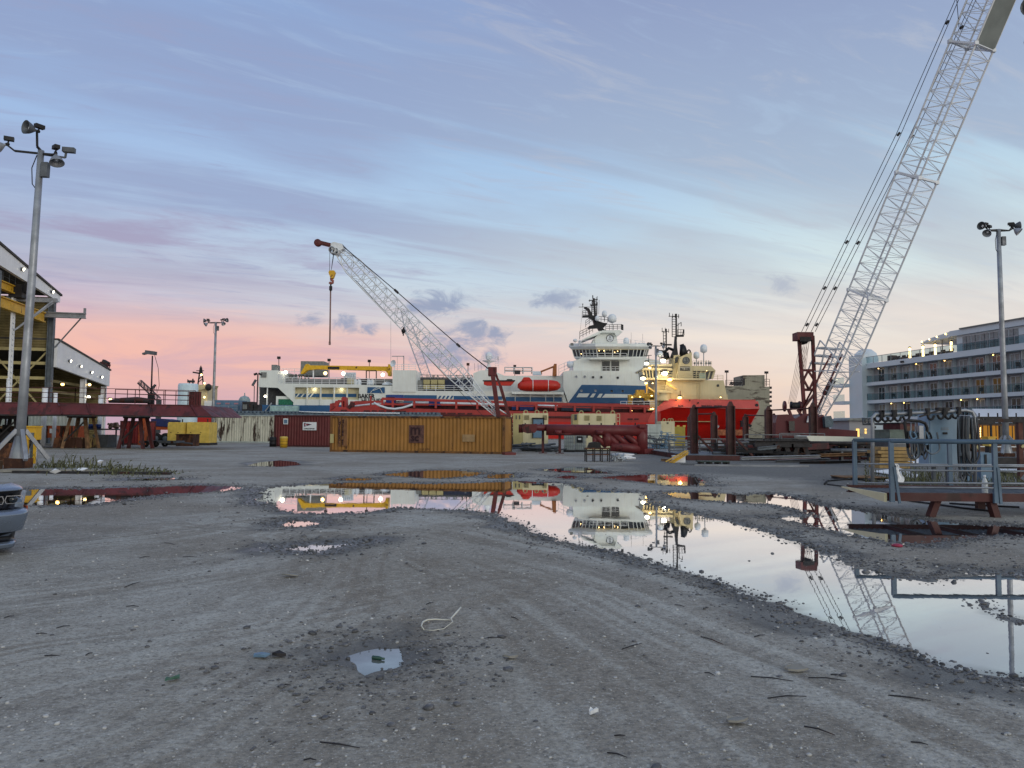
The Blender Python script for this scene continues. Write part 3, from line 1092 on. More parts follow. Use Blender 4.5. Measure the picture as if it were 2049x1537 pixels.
rl.build('railing', M['reddark'], PB)
for px in (379, 384, 389, 394, 399):
    p = at(px, 811, PD + 1.8)
    MB().box((p.x - .07, p.y, p.z), (p.x + .07, p.y + .14, p.z + 1.05)).build('post', M['redox'], PB)
# dark tarpaulin roll lying on its deck, yellow-free coil drums
a = at(218, 807, PD + 2.4)
b = at(300, 809, PD + 2.4)
tp = MB().tube([a + Vector((0, 0, .14)), a.lerp(b, .3) + Vector((0, 0, .24)), a.lerp(b, .7) + Vector((0, 0, .3)), b + Vector((0, 0, .25))], [.12, .22, .26, .2], 10)
solo(tp, 'tarpaulin_roll', M['dark'], 'dark rolled tarpaulin lying on the deck of the red pontoon', 'tarpaulin', a)


def trestle(px, d, w, h, label, m):
    p = gx(px, d)
    r = thing('trestle', label, 'trestle', p, 'trestles carrying the red pontoon')
    for sx_ in (-1, 1):
        for sy in (-1, 1):
            MB().bar(p + Vector((sx_ * w, sy * .8, 0)), p + Vector((sx_ * w * .55, sy * .55, h)), .22, .22).build('leg', m, r)
    k = MB()
    k.box((p.x - w * .75, p.y - .75, h * .94), (p.x + w * .75, p.y + .75, h))
    k.bar(p + Vector((-w * .9, -.8, h * .2)), p + Vector((w * .6, -.6, h * .85)), .1)
    k.build('cap_beam', M['dark'], r)
    return r


trestle(163, PD + 2.6, 1.0, Zt(163, 831, PD + .8) - .03, 'weathered timber trestle under the left part of the red pontoon', M['wood'])
trestle(273, PD + 2.6, .95, Zt(273, 832, PD + .8) - .03, 'dark red trestle under the right part of the red pontoon', M['reddark'])
trestle(25, PD + 2.6, 1.0, Zt(25, 831, PD + .8) - .03, 'dark trestle under the far left end of the red pontoon', M['dark'])

# --- things beneath and behind the pontoon ------------------------------


def container(name, label, p0, L, Wd, H, m, mf, rz=0.0, pitch=.278, depth=.07, cat='container', group=None):
    """corrugated box: near long side along local x at y=0"""
    r = thing(name, label, cat, p0, group, local=True, rz=rz)

    def corr(a, b, nrm, z0, z1):
        a, b, nrm = Vector(a), Vector(b), Vector(nrm)
        Ln = (b - a).length
        n = max(2, round(Ln / pitch))
        pr = []
        for i in range(n):
            for f, o_ in ((0, 0), (.25, 0), (.5, -1), (.75, -1)):
                pr.append(a.lerp(b, (i + f) / n) + nrm * depth * o_)
        pr.append(b)
        mb_ = MB()
        vs = [p + Vector((0, 0, z0)) for p in pr] + [p + Vector((0, 0, z1)) for p in pr]
        k = len(pr)
        return mb_.add(vs, [(i, i + 1, i + 1 + k, i + k) for i in range(k - 1)])
    i_ = .09
    corr((i_, .03, 0), (L - i_, .03, 0), (0, -1, 0), .16, H - .1).build('side_wall', m, r)
    corr((L - i_, Wd - .03, 0), (i_, Wd - .03, 0), (0, 1, 0), .16, H - .1).build('side_wall', m, r)
    corr((L - .03, i_, 0), (L - .03, Wd - i_, 0), (1, 0, 0), .16, H - .1).build('end_wall', m, r)
    corr((.03, Wd - i_, 0), (.03, i_, 0), (-1, 0, 0), .16, H - .1).build('end_wall', m, r)
    MB().box((.05, .05, H - .09), (L - .05, Wd - .05, H - .05)).build('roof', m, r)
    MB().box((.05, .05, .1), (L - .05, Wd - .05, .15)).build('floor_pan', M['dark'], r)
    fr = MB()
    for x in (0, L - .16):
        for y in (-.04, Wd - .12):
            fr.box((x, y, 0), (x + .16, y + .16, H))
    for y in (-.035, Wd - .085):
        fr.box((.16, y, .02), (L - .16, y + .12, .17))
        fr.box((.16, y, H - .12), (L - .16, y + .12, H - .005))
    for x in (.005, L - .125):
        fr.box((x, .12, .02), (x + .12, Wd - .12, .17))
        fr.box((x, .12, H - .12), (x + .12, Wd - .12, H - .005))
    for x in (-.006, L - .174):
        for y in (-.046, Wd - .134):
            for z in (-.001, H - .117):
                fr.box((x, y, max(z, 0)), (x + .18, y + .18, z + .12))
    fr.build('frame', mf, r)
    return r


mk('greywhite', (170, 178, 174), .6, var=.08, streak=.25, rustc=(110, 100, 84))
p = gx(-40, 70)
for k in range(3):
    cr = bx([64, 92, 128][k], 852, [90, 126, 146][k], 876, 69 + k * .2, 2)
    mb = MB().box(cr[0], cr[1])
    x0, z0, x1, z1 = cr[0][0], cr[0][2], cr[1][0], cr[1][2]
    o = mb.build('crate', M['orange'] if k else M['wood'], None, (x0, 69, z0))
    tag(o, ['plain brown plank crate beside the yellow cabinet under the pontoon', 'orange brown crate bearing a white sheet, under the pontoon', 'orange brown crate next to the timber trestle'][k], 'crate', group='crates under the red pontoon')
    fr = MB()
    for xx in (x0, x1 - .12, (x0 + x1) / 2 - .06):
        fr.box((xx, 68.94 + k * .2, z0), (xx + .12, 69 + k * .2 - .002, z1))
    ORG[o.name] = Vector((x0, 69, z0))
    fr.build('batten', M['rusty'], o)
    if k == 1:
        rbox(99, 858, 112, 867, 69.15, .03).build('paper_sheet', M['white'], o)
pz = at(-60, 852, 70)
container('container', 'pale grey corrugated container under the pontoon, propped on brown crates', (pz.x, 71.5, pz.z), at(148, 850, 71.5).x - pz.x, 2.4, 1.15, M['greywhite'], M['greywhite'], pitch=.34)
# sleepers that carry it
for px in (-50, 10, 60, 140):
    p = gx(px, 72.2)
    solo(MB().box((p.x - .3, 71.6, 0), (p.x + .3, 73.8, pz.z - .002)), 'timber_block', M['wood'], 'dark timber packing block that carries the pale grey container', 'timber', p, 'packing under the pale grey container')

# forklift
p = gx(12, 60)
fk = thing('forklift', 'black forklift parked at far left under the pontoon', 'forklift', p)
X0, Y0 = p.x, p.y
MB().box((X0 - 1.1, Y0, .45), (X0 + .9, Y0 + 1.3, 1.2)).box((X0 - 1.3, Y0 + .1, .5), (X0 - 1.0, Y0 + 1.2, 1.5)).build('body', M['black'], fk)
ov = MB()
for (a, b_) in ((-.9, .1), (.6, .1), (-.9, 1.2), (.6, 1.2)):
    ov.box((X0 + a, Y0 + b_, 1.2), (X0 + a + .09, Y0 + b_ + .09, 2.25))
ov.box((X0 - 1, Y0, 2.25), (X0 + .8, Y0 + 1.3, 2.34))
ov.build('overhead_guard', M['black'], fk)
MB().box((X0 - .5, Y0 + .4, 1.2), (X0 + .0, Y0 + .9, 1.3)).box((X0 - .55, Y0 + .4, 1.3), (X0 - .42, Y0 + .9, 1.8)).build('seat', M['rubber'], fk)
mt = MB()
for yy_ in (.3, .95):
    mt.box((X0 + .92, Y0 + yy_, .15), (X0 + 1.06, Y0 + yy_ + .1, 2.4))
mt.box((X0 + 1.06, Y0 + .2, .3), (X0 + 1.12, Y0 + 1.15, .9))
mt.build('mast', M['dark'], fk)
for yy_ in (.25, .95):
    MB().box((X0 + 1.12, Y0 + yy_, .3), (X0 + 2.1, Y0 + yy_ + .12, .36)).build('fork', M['dark'], fk)
for (a, rr) in ((-.8, .34), (.5, .42)):
    for yy_ in (-.05, 1.05):
        MB().lathe((X0 + a, Y0 + yy_, rr), [(rr * .5, 0), (rr, .03), (rr, .27), (rr * .5, .3)], 14, (0, 1, 0)).build('wheel', M['rubber'], fk)

# yellow electric cabinet with gas cylinders
p = gx(62, 34.5)
cbn = thing('power_cabinet', 'narrow yellow power cabinet on legs beside the nearest lamp post', 'cabinet', p)
k = 34.5 / 1548
zt, zm = Zt(62, 855, 34.5), Zt(62, 880, 34.5)
w2 = 9.5 * k
c = MB().box((p.x - w2, p.y, zm), (p.x + w2, p.y + .45, zt)).box((p.x - w2 * 1.12, p.y - .06, zt), (p.x + w2 * 1.12, p.y + .5, zt + .06))
c.build('cabinet_body', M['yellow'], cbn)
for sx_ in (-1, 1):
    MB().box((p.x + sx_ * w2 - (.09 if sx_ > 0 else 0), p.y + .02, 0), (p.x + sx_ * w2 + (.09 if sx_ < 0 else 0), p.y + .12, zm)).build('leg', M['yellow'], cbn)
rbox(57, 866, 67, 876, 34.44, .05).build('label_plate', M['greysteel'], cbn)
for s_ in (-.09, .1):
    cy = MB().lathe((p.x + s_ * .9, p.y + .3, .02), [(.08, 0), (.085, .1), (.085, .72), (.04, .84), (.03, .92)], 12)
    solo(cy, 'gas_cylinder', M['galv'] if s_ > 0 else M['greysteel'], ['slim dull grey gas cylinder', 'slim bright metal gas cylinder'][s_ > 0] + ' standing between the legs of the yellow cabinet', 'gas cylinder', (p.x + s_, p.y + .3, 0))

# rusty hopper, grey skip, brown box, flat trailer frame
p = gx(135, 60.5)
hp = thing('rusty_hopper', 'low rusty steel hopper with a pale yellow end, before the timber trestle', 'hopper', p)
lo, hi = bx(105, 876, 150, 896, 60.2, 2.2)
h1 = MB().prism([(lo[0], 60.2, .05), (hi[0], 60.2, .05), (hi[0], 60.2, hi[2]), (lo[0] + .12, 60.2, hi[2])], (0, 2.2, 0))
h1.build('tub', M['rusty'], hp)
lo, hi = bx(150, 876, 165, 896, 60.25, 2.1)
MB().box((lo[0] + .002, lo[1], .05), hi).build('end_panel', mat('flaking cream', (176, 150, 92), .7, rust=.5), hp)
MB().box((p.x - 1.5, 60.0, 0), (p.x + 1.2, 62.6, .05)).build('skid', M['dark'], hp)
lo, hi = bx(186, 870, 217, 891, 63, 1.5)
sk = MB().prism([(lo[0] + .05, 63, .03), (hi[0] - .1, 63, .03), (hi[0], 63, hi[2]), (lo[0], 63, hi[2])], (0, 1.4, 0))
sk.box((lo[0] - .05, 62.93, hi[2] - .08), (hi[0] + .05, 63, hi[2]))
solo(sk, 'waste_skip', M['greysteel'], 'small grey steel skip beside the timber trestle', 'skip', gx(200, 63))
lo, hi = bx(352, 870, 386, 887, 70, 1.5)
solo(MB().box((lo[0], 70, .02), hi).box((lo[0] - .06, 69.9, hi[2]), (hi[0] + .06, 71.6, hi[2] + .06)), 'steel_box', M['rusty'], 'low brown steel box in front of the yellow generators', 'box', gx(370, 70))
p = gx(315, 66)
tl = thing('flat_trailer', 'low grey trailer frame in front of the truck', 'trailer', p)
lo, hi = bx(278, 874, 352, 880, 66, 1.8)
f_ = MB()
for yy_ in (66, 67.6):
    f_.box((lo[0], yy_, .35), (hi[0], yy_ + .15, .55))
for i in range(6):
    x = lo[0] + (hi[0] - lo[0]) * i / 5
    f_.box((x - .06, 66.15, .38), (x + .06, 67.6, .5))
f_.bar((hi[0], 66.8, .45), (hi[0] + 1.1, 66.8, .3), .12)
f_.build('frame', M['greysteel'], tl)
for x in (lo[0] + .6, lo[0] + 1.4):
    for yy_ in (65.85, 67.75):
        MB().lathe((x, yy_, .28), [(.1, 0), (.28, .02), (.28, .18), (.1, .2)], 14, (0, 1, 0)).build('wheel', M['rubber'], tl)

# drums on a table, red container, door, truck, generators
lo, hi = bx(172, 858, 235, 862, 66, 1.6)
tb = thing('work_table', 'long grey steel table under the pontoon with blue drums on it', 'table', gx(204, 66))
MB().box((lo[0], 66, hi[2] - .12), (hi[0], 67.5, hi[2])).build('tabletop', M['greysteel'], tb)
for x in (lo[0] + .1, hi[0] - .2):
    for yy_ in (66.05, 67.3):
        MB().box((x, yy_, 0), (x + .1, yy_ + .1, hi[2] - .12)).build('leg', M['dark'], tb)
for i in range(3):
    x = at(181 + i * 8.5, 858, 66.7).x
    dr = MB().lathe((x, 66.7, hi[2]), [(.001, 0), (.17, 0), (.17, .17), (.18, .18), (.17, .19), (.17, .36), (.16, .38), (.001, .38)], 14)
    solo(dr, 'drum', M['blue'], ['leftmost', 'middle', 'rightmost'][i] + ' of three small blue drums on the steel table', 'drum', (x, 66.7, hi[2]), 'blue drums on the steel table')
junk = MB()
for i in range(14):
    x = at(218 + RNG.random() * 16, 857, 66.6).x
    junk.cbox((x, 66.5 + RNG.random() * .6, hi[2] + .1 + RNG.random() * .3), (.3 * RNG.random() + .1, .25, .12 + .2 * RNG.random()), RNG.random() * 3, RNG.random() * .6)
solo(junk, 'scrap_heap', mat('pale scrap', (168, 140, 120), .7, var=.5, vs=4), 'small heap of pale scrap on the right end of the steel table', 'scrap', (x, 66.6, hi[2]))
p = at(240, 870, 74)
mk('brightred', (122, 24, 26), .5, var=.12, streak=.2, rustc=(80, 30, 28))
container('container', 'bright red container behind the right trestle of the pontoon', (p.x, 74, 0), 2.3, 2.4, 2.3, M['brightred'], M['reddark'])
p = gx(285, 71)
cp = thing('red_cabinet', 'tall orange red machine cabinet beside the truck', 'cabinet', p)
lo, hi = bx(276, 836, 290, 884, 71, .8)
MB().box((lo[0], 71, .05), hi).build('cabinet_body', M['orange'], cp)
rbox(281, 862, 288, 872, 70.95, .05).build('panel', M['greysteel'], cp)
p = gx(322, 80)
tk = thing('dump_truck', 'orange truck with a dark blue tipping body behind the trailer frame', 'truck', p)
lo, hi = bx(303, 838, 341, 852, 80, 2.4)
MB().prism([(lo[0], 80, lo[2]), (hi[0] - .3, 80, lo[2] - .1), (hi[0] + .1, 80, hi[2] - .15), (hi[0] - .8, 80, hi[2]), (lo[0] - .1, 80, hi[2])], (0, 2.4, 0)).build('tipper_body', mat('navy', (34, 44, 92), .5), tk)
lo2, hi2 = bx(304, 852, 336, 860, 80.2, 2)
MB().box(lo2, hi2).build('chassis', M['orange'], tk)
for px in (313, 331):
    c_ = at(px, 868, 80)
    for dy in (-.1, 2.0):
        w = MB().lathe((c_.x, 80 + dy, .56), [(.28, 0), (.54, .03), (.56, .08), (.56, .27), (.28, .3)], 18, (0, 1, 0)).build('wheel', M['rubber'], tk)
        MB().lathe((c_.x, 80 + dy - .01, .56), [(.001, 0), (.22, .0), (.27, .05)], 12, (0, 1, 0)).build('rim', M['greysteel'], w)
for i, (x0, x1, dd) in enumerate(((335, 368, 74), (373, 419, 74.4))):
    lo, hi = bx(x0, 846, x1, 876, dd, 2)
    ge = thing('generator', ['yellow generator set, the nearer the trestle of the two', 'wider yellow generator set next to the slim lamp post'][i], 'generator', gx((x0 + x1) / 2, dd), 'yellow generators by the pontoon')
    MB().box((lo[0], dd, .25), (hi[0], dd + 2, hi[2] - .05)).box((lo[0] + .04, dd + .05, hi[2] - .05), (hi[0] - .04, dd + 1.95, hi[2] + .05)).build('canopy', M['paleyellow'], ge)
    MB().box((lo[0] - .05, dd - .05, 0), (hi[0] + .05, dd + 2.05, .25)).build('skid_base', M['dark'], ge)
    for j in range(2):
        x = lo[0] + (hi[0] - lo[0]) * (.12 + .45 * j)
        d_ = MB().box((x, dd - .02, .4), (x + (hi[0] - lo[0]) * .36, dd, hi[2] - .25)).build('door', M['paleyellow'], ge)
        MB().box((x + .08, dd - .05, (hi[2] + .2) / 2), (x + .2, dd - .02, (hi[2] + .2) / 2 + .06)).build('handle', M['black'], d_)
    MB().lathe((hi[0] - .4, dd + .6, hi[2] + .04), [(.06, 0), (.06, .3), (.08, .32)], 8).build('exhaust_pipe', M['dark'], ge)
# thin flood pole standing on the pontoon
p = at(302, 810, PD + 3)
fp = thing('floodlight_pole', 'thin black pole with one broad floodlight, standing on the red pontoon', 'light pole', p)
zt = Zt(300, 712, PD + 3)
MB().tube([p, (p.x - .02, p.y, zt)], .075, 8, True, .055).build('pole', M['black'], fp)
MB().box((p.x - .22, p.y - .14, p.z), (p.x + .22, p.y + .14, p.z + .9)).build('pole_foot', M['black'], fp)
hd = at(302, 706, PD + 3)
MB().cbox((hd.x, hd.y, hd.z), (.75, .5, .28), 0, .12).cbox((hd.x - .42, hd.y, hd.z - .05), (.4, .35, .14), 0, -.25).build('floodlight', M['galvdark'], fp)
cbp = [(hd.x + .3, hd.y, hd.z - .2), (hd.x + .62, hd.y, hd.z - 1.2), (hd.x + .75, hd.y, hd.z - 2.6), (hd.x + .6, hd.y, hd.z - 3.2), (p.x + .35, p.y, p.z + 1.6), (p.x + .1, p.y, p.z + .9)]
MB().tube(cbp, .02, 6).build('cable', M['black'], fp)
# white steel pipes standing behind the pontoon
for i, (px, py, w) in enumerate(((12, 758, 6), (87, 776, 10), (108.5, 787, 7), (199, 792, 8))):
    d = 67 + i * .3
    p = gx(px, d)
    h = Zt(px, py, d)
    r_ = w * d / F / 2
    solo(MB().tube([(p.x, d, 0), (p.x, d, h)], r_, 16).tube([(p.x, d, h - .12), (p.x, d, h + .02)], r_ * 1.08, 16), 'standing_pipe', M['whiteclean'],
         ['thin tall white standing pipe at far left behind the pontoon rail', 'thickest white standing pipe behind the pontoon rail', 'short white standing pipe by the shed column behind the pontoon rail', 'white standing pipe behind the pontoon rail at the low end of the shed'][i], 'pipe', p, 'white pipes standing behind the pontoon')

# weeds, slab and boards at the foot of the nearest lamp post
W0 = gnd(100, 932)
solo(MB().cbox((b1.x + 1.6, b1.y - .2, .09), (3.4, 1.3, .1), .1), 'concrete_slab', M['concrete'], 'flat concrete slab beside the foot of the nearest lamp post', 'slab', (b1.x + 1.6, b1.y, 0))
solo(MB().cbox((b1.x + 3.4, b1.y - 1.3, .07), (5.6, .14, .08), -.03), 'timber_board', M['dark'], 'long dark board lying below the weeds at the nearest lamp post', 'board', (b1.x + 3.4, b1.y - 1.3, 0))
solo(MB().cbox((b1.x - .9, b1.y - .3, .2), (.6, .8, .4), .1), 'timber_block', M['wood'], 'brown timber block left of the rusty lamp post base', 'block', (b1.x - .9, b1.y - .3, 0))
wb = MB()
for i in range(900):
    u = RNG.random() ** 1.2
    x = b1.x + .4 + u * 5.6 + RNG.normal(0, .2)
    y = b1.y + 1.2 - u * 2.4 + RNG.normal(0, .75)
    h = (.12 + .42 * RNG.random()) * (1.2 - u * .95) * (.6 if RNG.random() < .75 else 1.3)
    a = RNG.random() * 6.28
    l_ = h * (.2 + .5 * RNG.random())
    z0 = gz(x, y) if i % 12 == 0 else .02
    p0 = Vector((x, y, z0))
    p1 = p0 + Vector((math.cos(a) * l_ * .4, math.sin(a) * l_ * .4, h * .65))
    p2 = p0 + Vector((math.cos(a) * l_, math.sin(a) * l_, h))
    s_ = Vector((-math.sin(a), math.cos(a), 0)) * (.012 + .01 * RNG.random())
    wb.add([p0 - s_, p0 + s_, p1 + s_, p1 - s_, p2], [(0, 1, 2, 3), (3, 2, 4)])
    if RNG.random() < .12:
        c_ = p1.lerp(p2, .5)
        wb.add([c_, c_ + Vector((.06, .03, .03)), c_ + Vector((.1, 0, .07)), c_ + Vector((.03, -.03, .05))], [(0, 1, 2, 3)])
mk('weed', (96, 98, 70), .8, var=.45, vs=6)
o = wb.build('weeds', M['weed'])
tag(o, 'straggly green weeds growing round the foot of the nearest lamp post', 'weeds', kind='stuff')
for i, (px, py) in enumerate(((90, 935), (140, 930), (165, 942), (110, 944), (200, 925))):
    p = gnd(px, py, .1)
    p.z = .08
    mb = MB()
    n = 7
    ring = [(p.x + math.cos(6.28 * j / n) * (.12 + .1 * RNG.random()), p.y + math.sin(6.28 * j / n) * .12, p.z + .12 * RNG.random()) for j in range(n)]
    mb.add(ring + [(p.x, p.y, p.z + .13), (p.x, p.y, p.z - .05)], [(j, (j + 1) % n, n) for j in range(n)] + [((j + 1) % n, j, n + 1) for j in range(n)])
    solo(mb, 'plastic_scrap', M['whiteclean'], 'crumpled white plastic scrap lying in the weeds', 'litter', p, 'white scraps in the weeds')
# low rusty tank edge far left
lo, hi = bx(-60, 892, 24, 925, 33, 2)
tk_ = MB().prism([(lo[0], 33, .02), (hi[0] - .3, 33, .02), (hi[0], 33, hi[2] + .12), (lo[0], 33, hi[2] - .1)], (0, .7, 0))
solo(tk_, 'steel_trough', M['rusty'], 'long rusty steel trough behind the nearest lamp post', 'trough', gx(0, 33))

# ------------------------------------------------------------------ ships and what stands near them
mk('hullblue', (36, 84, 128), .45, var=.08, vs=.3, streak=.15, rustc=(30, 60, 92))
mk('hullwhite', (218, 222, 218), .45, var=.05, vs=.3, streak=.26, rustc=(186, 176, 150))
mk('hullred', (198, 28, 18), .42, var=.1, vs=.25, streak=.3, rustc=(120, 26, 22))
mk('deckred', (164, 56, 52), .5, var=.12, vs=.4, streak=.2, rustc=(104, 34, 30))
mk('tanship', (198, 184, 146), .5, var=.05, vs=.3, streak=.2, rustc=(168, 138, 84))
mk('mastblack', (20, 20, 26), .5, var=.2)
mk('decal', (20, 22, 28), .6, var=.1)
mk('crewgrey', (120, 122, 120), .6, var=.2)
mk('lifeboatred', (190, 44, 30), .4, var=.08)
mk('domewhite', (214, 220, 226), .4, var=.04)
mk('cranegold', (214, 166, 30), .45, var=.1, rust=.08)
mk('recess', (200, 192, 160), .55, var=.06, streak=.15, rustc=(150, 136, 100))
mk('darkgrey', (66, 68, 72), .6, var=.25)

D1 = 180.0
WS = thing('supply_ship', 'long white and blue supply ship with a tall forward bridge', 'ship', (at(900, 860, D1).x, D1, -2))


def w(name, mb, m, par=None):
    return mb.build(name, M[m] if isinstance(m, str) else m, par or WS)


w('hull', MB().prism(pp([(521, 884), (519, 810), (590, 811), (660, 811), (1150, 806), (1300, 806), (1340, 806), (1330, 884)], D1), (0, 18, 0)), 'hullblue')
# stern quarter: roofed working deck with an open dark mouth
w('stern_block', MB().prism(pp([(517, 774.5), (517, 767), (519, 754), (519, 741), (556, 741), (556, 767), (720, 769.5), (720, 774), (588, 772), (588, 806), (571, 790), (556, 776)], D1), (0, 17, 0)), 'hullwhite')
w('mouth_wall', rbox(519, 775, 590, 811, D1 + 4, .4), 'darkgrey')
w('pillar', rbox(533, 774, 535.5, 811, D1 + .2, .5), 'white')
w('pillar', rbox(517, 774, 518.5, 811, D1 + .2, .5), 'white')
w('bulkhead', rbox(552, 793, 588, 811, D1 + .6, 2), 'hullwhite')
w('net_screen', rbox(557, 799, 586, 810, D1 + .3, .2), mat('green net', (30, 104, 78), .7, var=.3, vs=4))
w('sponson', rbox(540, 812, 596, 824, D1 - 1.4, 1.4), mat('pale seafoam', (150, 180, 178), .5))
w('ladder', MB().bar(at(530, 824, D1 - .3), at(544, 806, D1 - .3), .25), 'galv')
for i, s_ in enumerate((521, 525)):
    p = at(530.5 if i == 0 else 548, 793 if i == 0 else 790, D1 + 2)
w('work_light', MB().dome(at(530.5, 793, D1 - .1), .28, .28, 10, 5, True), LIT)
# side gallery of bays
w('side_wall', rbox(588, 774, 720, 811, D1 + 1.3, 14), 'recess')
w('gallery_sill', rbox(588, 800, 720, 811, D1 + .4, .9), 'hullwhite')
w('gallery_beam', rbox(588, 769.6, 720, 774.8, D1 - .1, 1.3), 'hullwhite')
for x in (587, 613, 640, 667, 693, 718):
    w('pillar', rbox(x, 774.8, x + 2.6, 811, D1 - .05, .6), 'hullwhite')
for (x0, x1) in ((590, 612.5), (615.5, 639.5), (642.5, 666.5), (669.5, 692.5), (695.5, 713)):
    w('stripe', rbox(x0, 788, x1, 794.6, D1 + 1.2, .1), 'hullblue')
for x in (594, 604, 614.5, 622):
    w('slash', plate([(x - 3, 795), (x, 795), (x + 6, 787.6), (x + 3, 787.6)], D1 + 1.1, .08), 'hullwhite')
w('side_plating', MB().prism(pp([(720, 811), (720, 770), (784, 772), (833, 782), (1127, 784.5), (1137, 811)], D1 + .05), (0, 17, 0)), 'hullwhite')
for k, (x0, x1, y0, y1) in enumerate(((772, 874, 791, 797.5), (908, 1005, 793, 799.5), (1012, 1125, 795, 803))):
    w('stripe', rbox(x0, y0, x1, y1, D1 - .06, .1), 'hullblue')
for x in (876, 884, 892, 900):
    w('stripe', plate([(x, 798), (x + 4, 798), (x + 7.5, 792), (x + 3.5, 792)], D1 - .06, .1), 'hullblue')
lg = w('emblem_panel', rbox(735, 775, 770, 786.5, D1 - .06, .1), 'hullblue')
arcs = MB()
for (a, b_, c_) in (((741, 787), (746, 778), (757, 774.5)), ((742, 783), (754, 779), (764, 774.8)), ((758, 775), (763, 781), (765, 787))):
    P_ = [at(*a, D1 - .14), at(*b_, D1 - .14), at(*c_, D1 - .14)]
    q = [P_[0].lerp(P_[1], t).lerp(P_[1].lerp(P_[2], t), t) for t in [i / 8 for i in range(9)]]
    for u, v_ in zip(q[:-1], q[1:]):
        arcs.bar(u, v_, .16, .1)
w('emblem_mark', arcs, 'hullwhite', lg)
text('BAKER', 'lettering', M['decal'], WS, at(716, 796.6, D1 - .12), 1.42, bold=.03, sx=.92)
text('HUGHES', 'lettering', M['decal'], WS, at(723, 806.0, D1 - .12), 1.42, bold=.03, sx=.92)
for x_ in (628, 682):  # unseen lamp fittings, added to light the gallery bays
    gl_ = w('added_gallery_lamp', MB().cbox(at(x_, 776, D1 + .75), (.5, .3, .2)), 'white')
    MB().cbox(at(x_, 777.2, D1 + .75), (.25, .18, .04)).build('lens', LITS, gl_)
# upper deck
w('deck_house', rbox(556, 759, 790, 769, D1 + 6, 9), 'darkgrey')
r_ = MB()
rails(r_, [at(570, 769, D1 + .5), at(718, 769.5, D1 + .5)], 1.6, 4, .05, 1.8)
rails(r_, [at(718, 770, D1 + 2), at(786, 771, D1 + 2)], 1.5, 3, .045, 1.8)
rails(r_, [at(556, 748, D1 + 8), at(600, 748, D1 + 8)], 1.2, 2, .045, 1.4)
rails(r_, [at(790, 741, D1 + 3), at(832, 741, D1 + 3)], 1.4, 3, .045, 1.6)
rails(r_, [at(835, 783, D1 + .6), at(945, 784, D1 + .6)], 1.4, 3, .04, 2.0)
rails(r_, [at(1010, 748, D1 + 8), at(1066, 748, D1 + 8)], 1.6, 3, .05, 2.0)
w('railing', r_, 'white')
w('vent_box', rbox(522, 745, 533, 755, D1 - .2, .6), 'crewgrey')
w('vent_box', rbox(543, 730, 553, 741, D1 + 3, 3), 'crewgrey')
w('vent_box', rbox(682, 757, 694, 768, D1 + 2, 2), 'dark')
w('vent_box', rbox(694, 757.5, 705, 768, D1 + 2, 2), 'tan')
for x in (711, 719, 738, 745):
    p = at(x, 770, D1 + 4)
    w('deck_tank', MB().lathe(p, [(.5, 0), (.5, 1.0), (.2, 1.25), (.001, 1.3)], 12), 'domewhite')
p = at(775, 770.5, D1 + 3)
w('deck_tank', MB().dome(p, 1.3, .75, 16, 6), 'domewhite')
for i in range(9):
    p = at(566 + i * 6.2 + (i % 3), 759, D1 + 9)
    w('air_vent', MB().lathe(p, [(.18, 0), (.18, .7), (.4, .85), (.35, 1.2), (.001, 1.3)], 8), 'crewgrey')
for i in range(6):
    p = at(690 + i * 4, 759, D1 + 10)
    w('deck_tank', MB().lathe(p, [(.25, 0), (.25, 1.6), (.001, 1.75)], 8), 'domewhite')
for x, y in ((572, 745), (651, 747), (687, 747.5), (766, 750)):
    wl = w('work_light', MB().cbox(at(x, y - 3, D1 + 5), (.5, .4, .3)), 'dark')
    MB().dome(at(x, y, D1 + 4.6), .42, .42, 10, 5, True).build('lens', LIT if x != 651 else LITS, wl)
w('grey_house', rbox(601, 723, 648, 752, D1 + 10, 5), 'crewgrey')
fr_ = MB()
for (x0, y0, x1, y1) in ((733, 742, 733, 768), (753, 742, 753, 768), (733, 742, 753, 742)):
    fr_.bar(at(x0, y0, D1 + 3), at(x1, y1, D1 + 3), .22)
w('cargo_frame', fr_, 'mastblack')
# yellow knuckle crane lying on the upper deck: stays a part of the ship
kc = MB()
kc.prism(pp([(601, 748), (611, 729.5), (616, 728), (620, 731), (782, 733.5), (782, 748), (776, 748), (771, 742), (634, 738.5), (614, 741), (605, 748)], D1 + 4), (0, 1.6, 0))
kcr = w('knuckle_crane', kc, 'cranegold')
rbox(776, 729, 782, 752, D1 + 3.6, 2.2).build('crane_post', M['cranegold'], kcr)
rbox(656, 734, 679, 738.5, D1 + 3.92, .1).build('name_plate', M['decal'], kcr)
MB().bar(at(627, 739, D1 + 4.5), at(627, 757, D1 + 4.5), .25).build('support_leg', M['white'], kcr)
w('side_tower', rbox(785, 741, 833, 784, D1 - .15, 9), 'hullwhite')
gp = MB()
gp.bar(at(808, 741, D1 + 4), at(808, 712, D1 + 4), .18).bar(at(784, 713, D1 + 4), at(808, 713, D1 + 4), .18).bar(at(795, 713, D1 + 4), at(795, 741, D1 + 4), .06)
w('signal_gantry', gp, 'galv')
w('dish', MB().lathe(at(788.5, 728, D1 + 1), [(.001, 0), (.5, .1), (.8, .35), (.83, .4)], 14, (-.6, -1, .2)).bar(at(788.5, 741, D1 + 1.2), at(788.5, 728, D1 + 1.2), .15), 'domewhite')
w('whip_antenna', MB().bar(at(782, 740, D1 + 3), at(782, 642, D1 + 3), .06), 'galv')
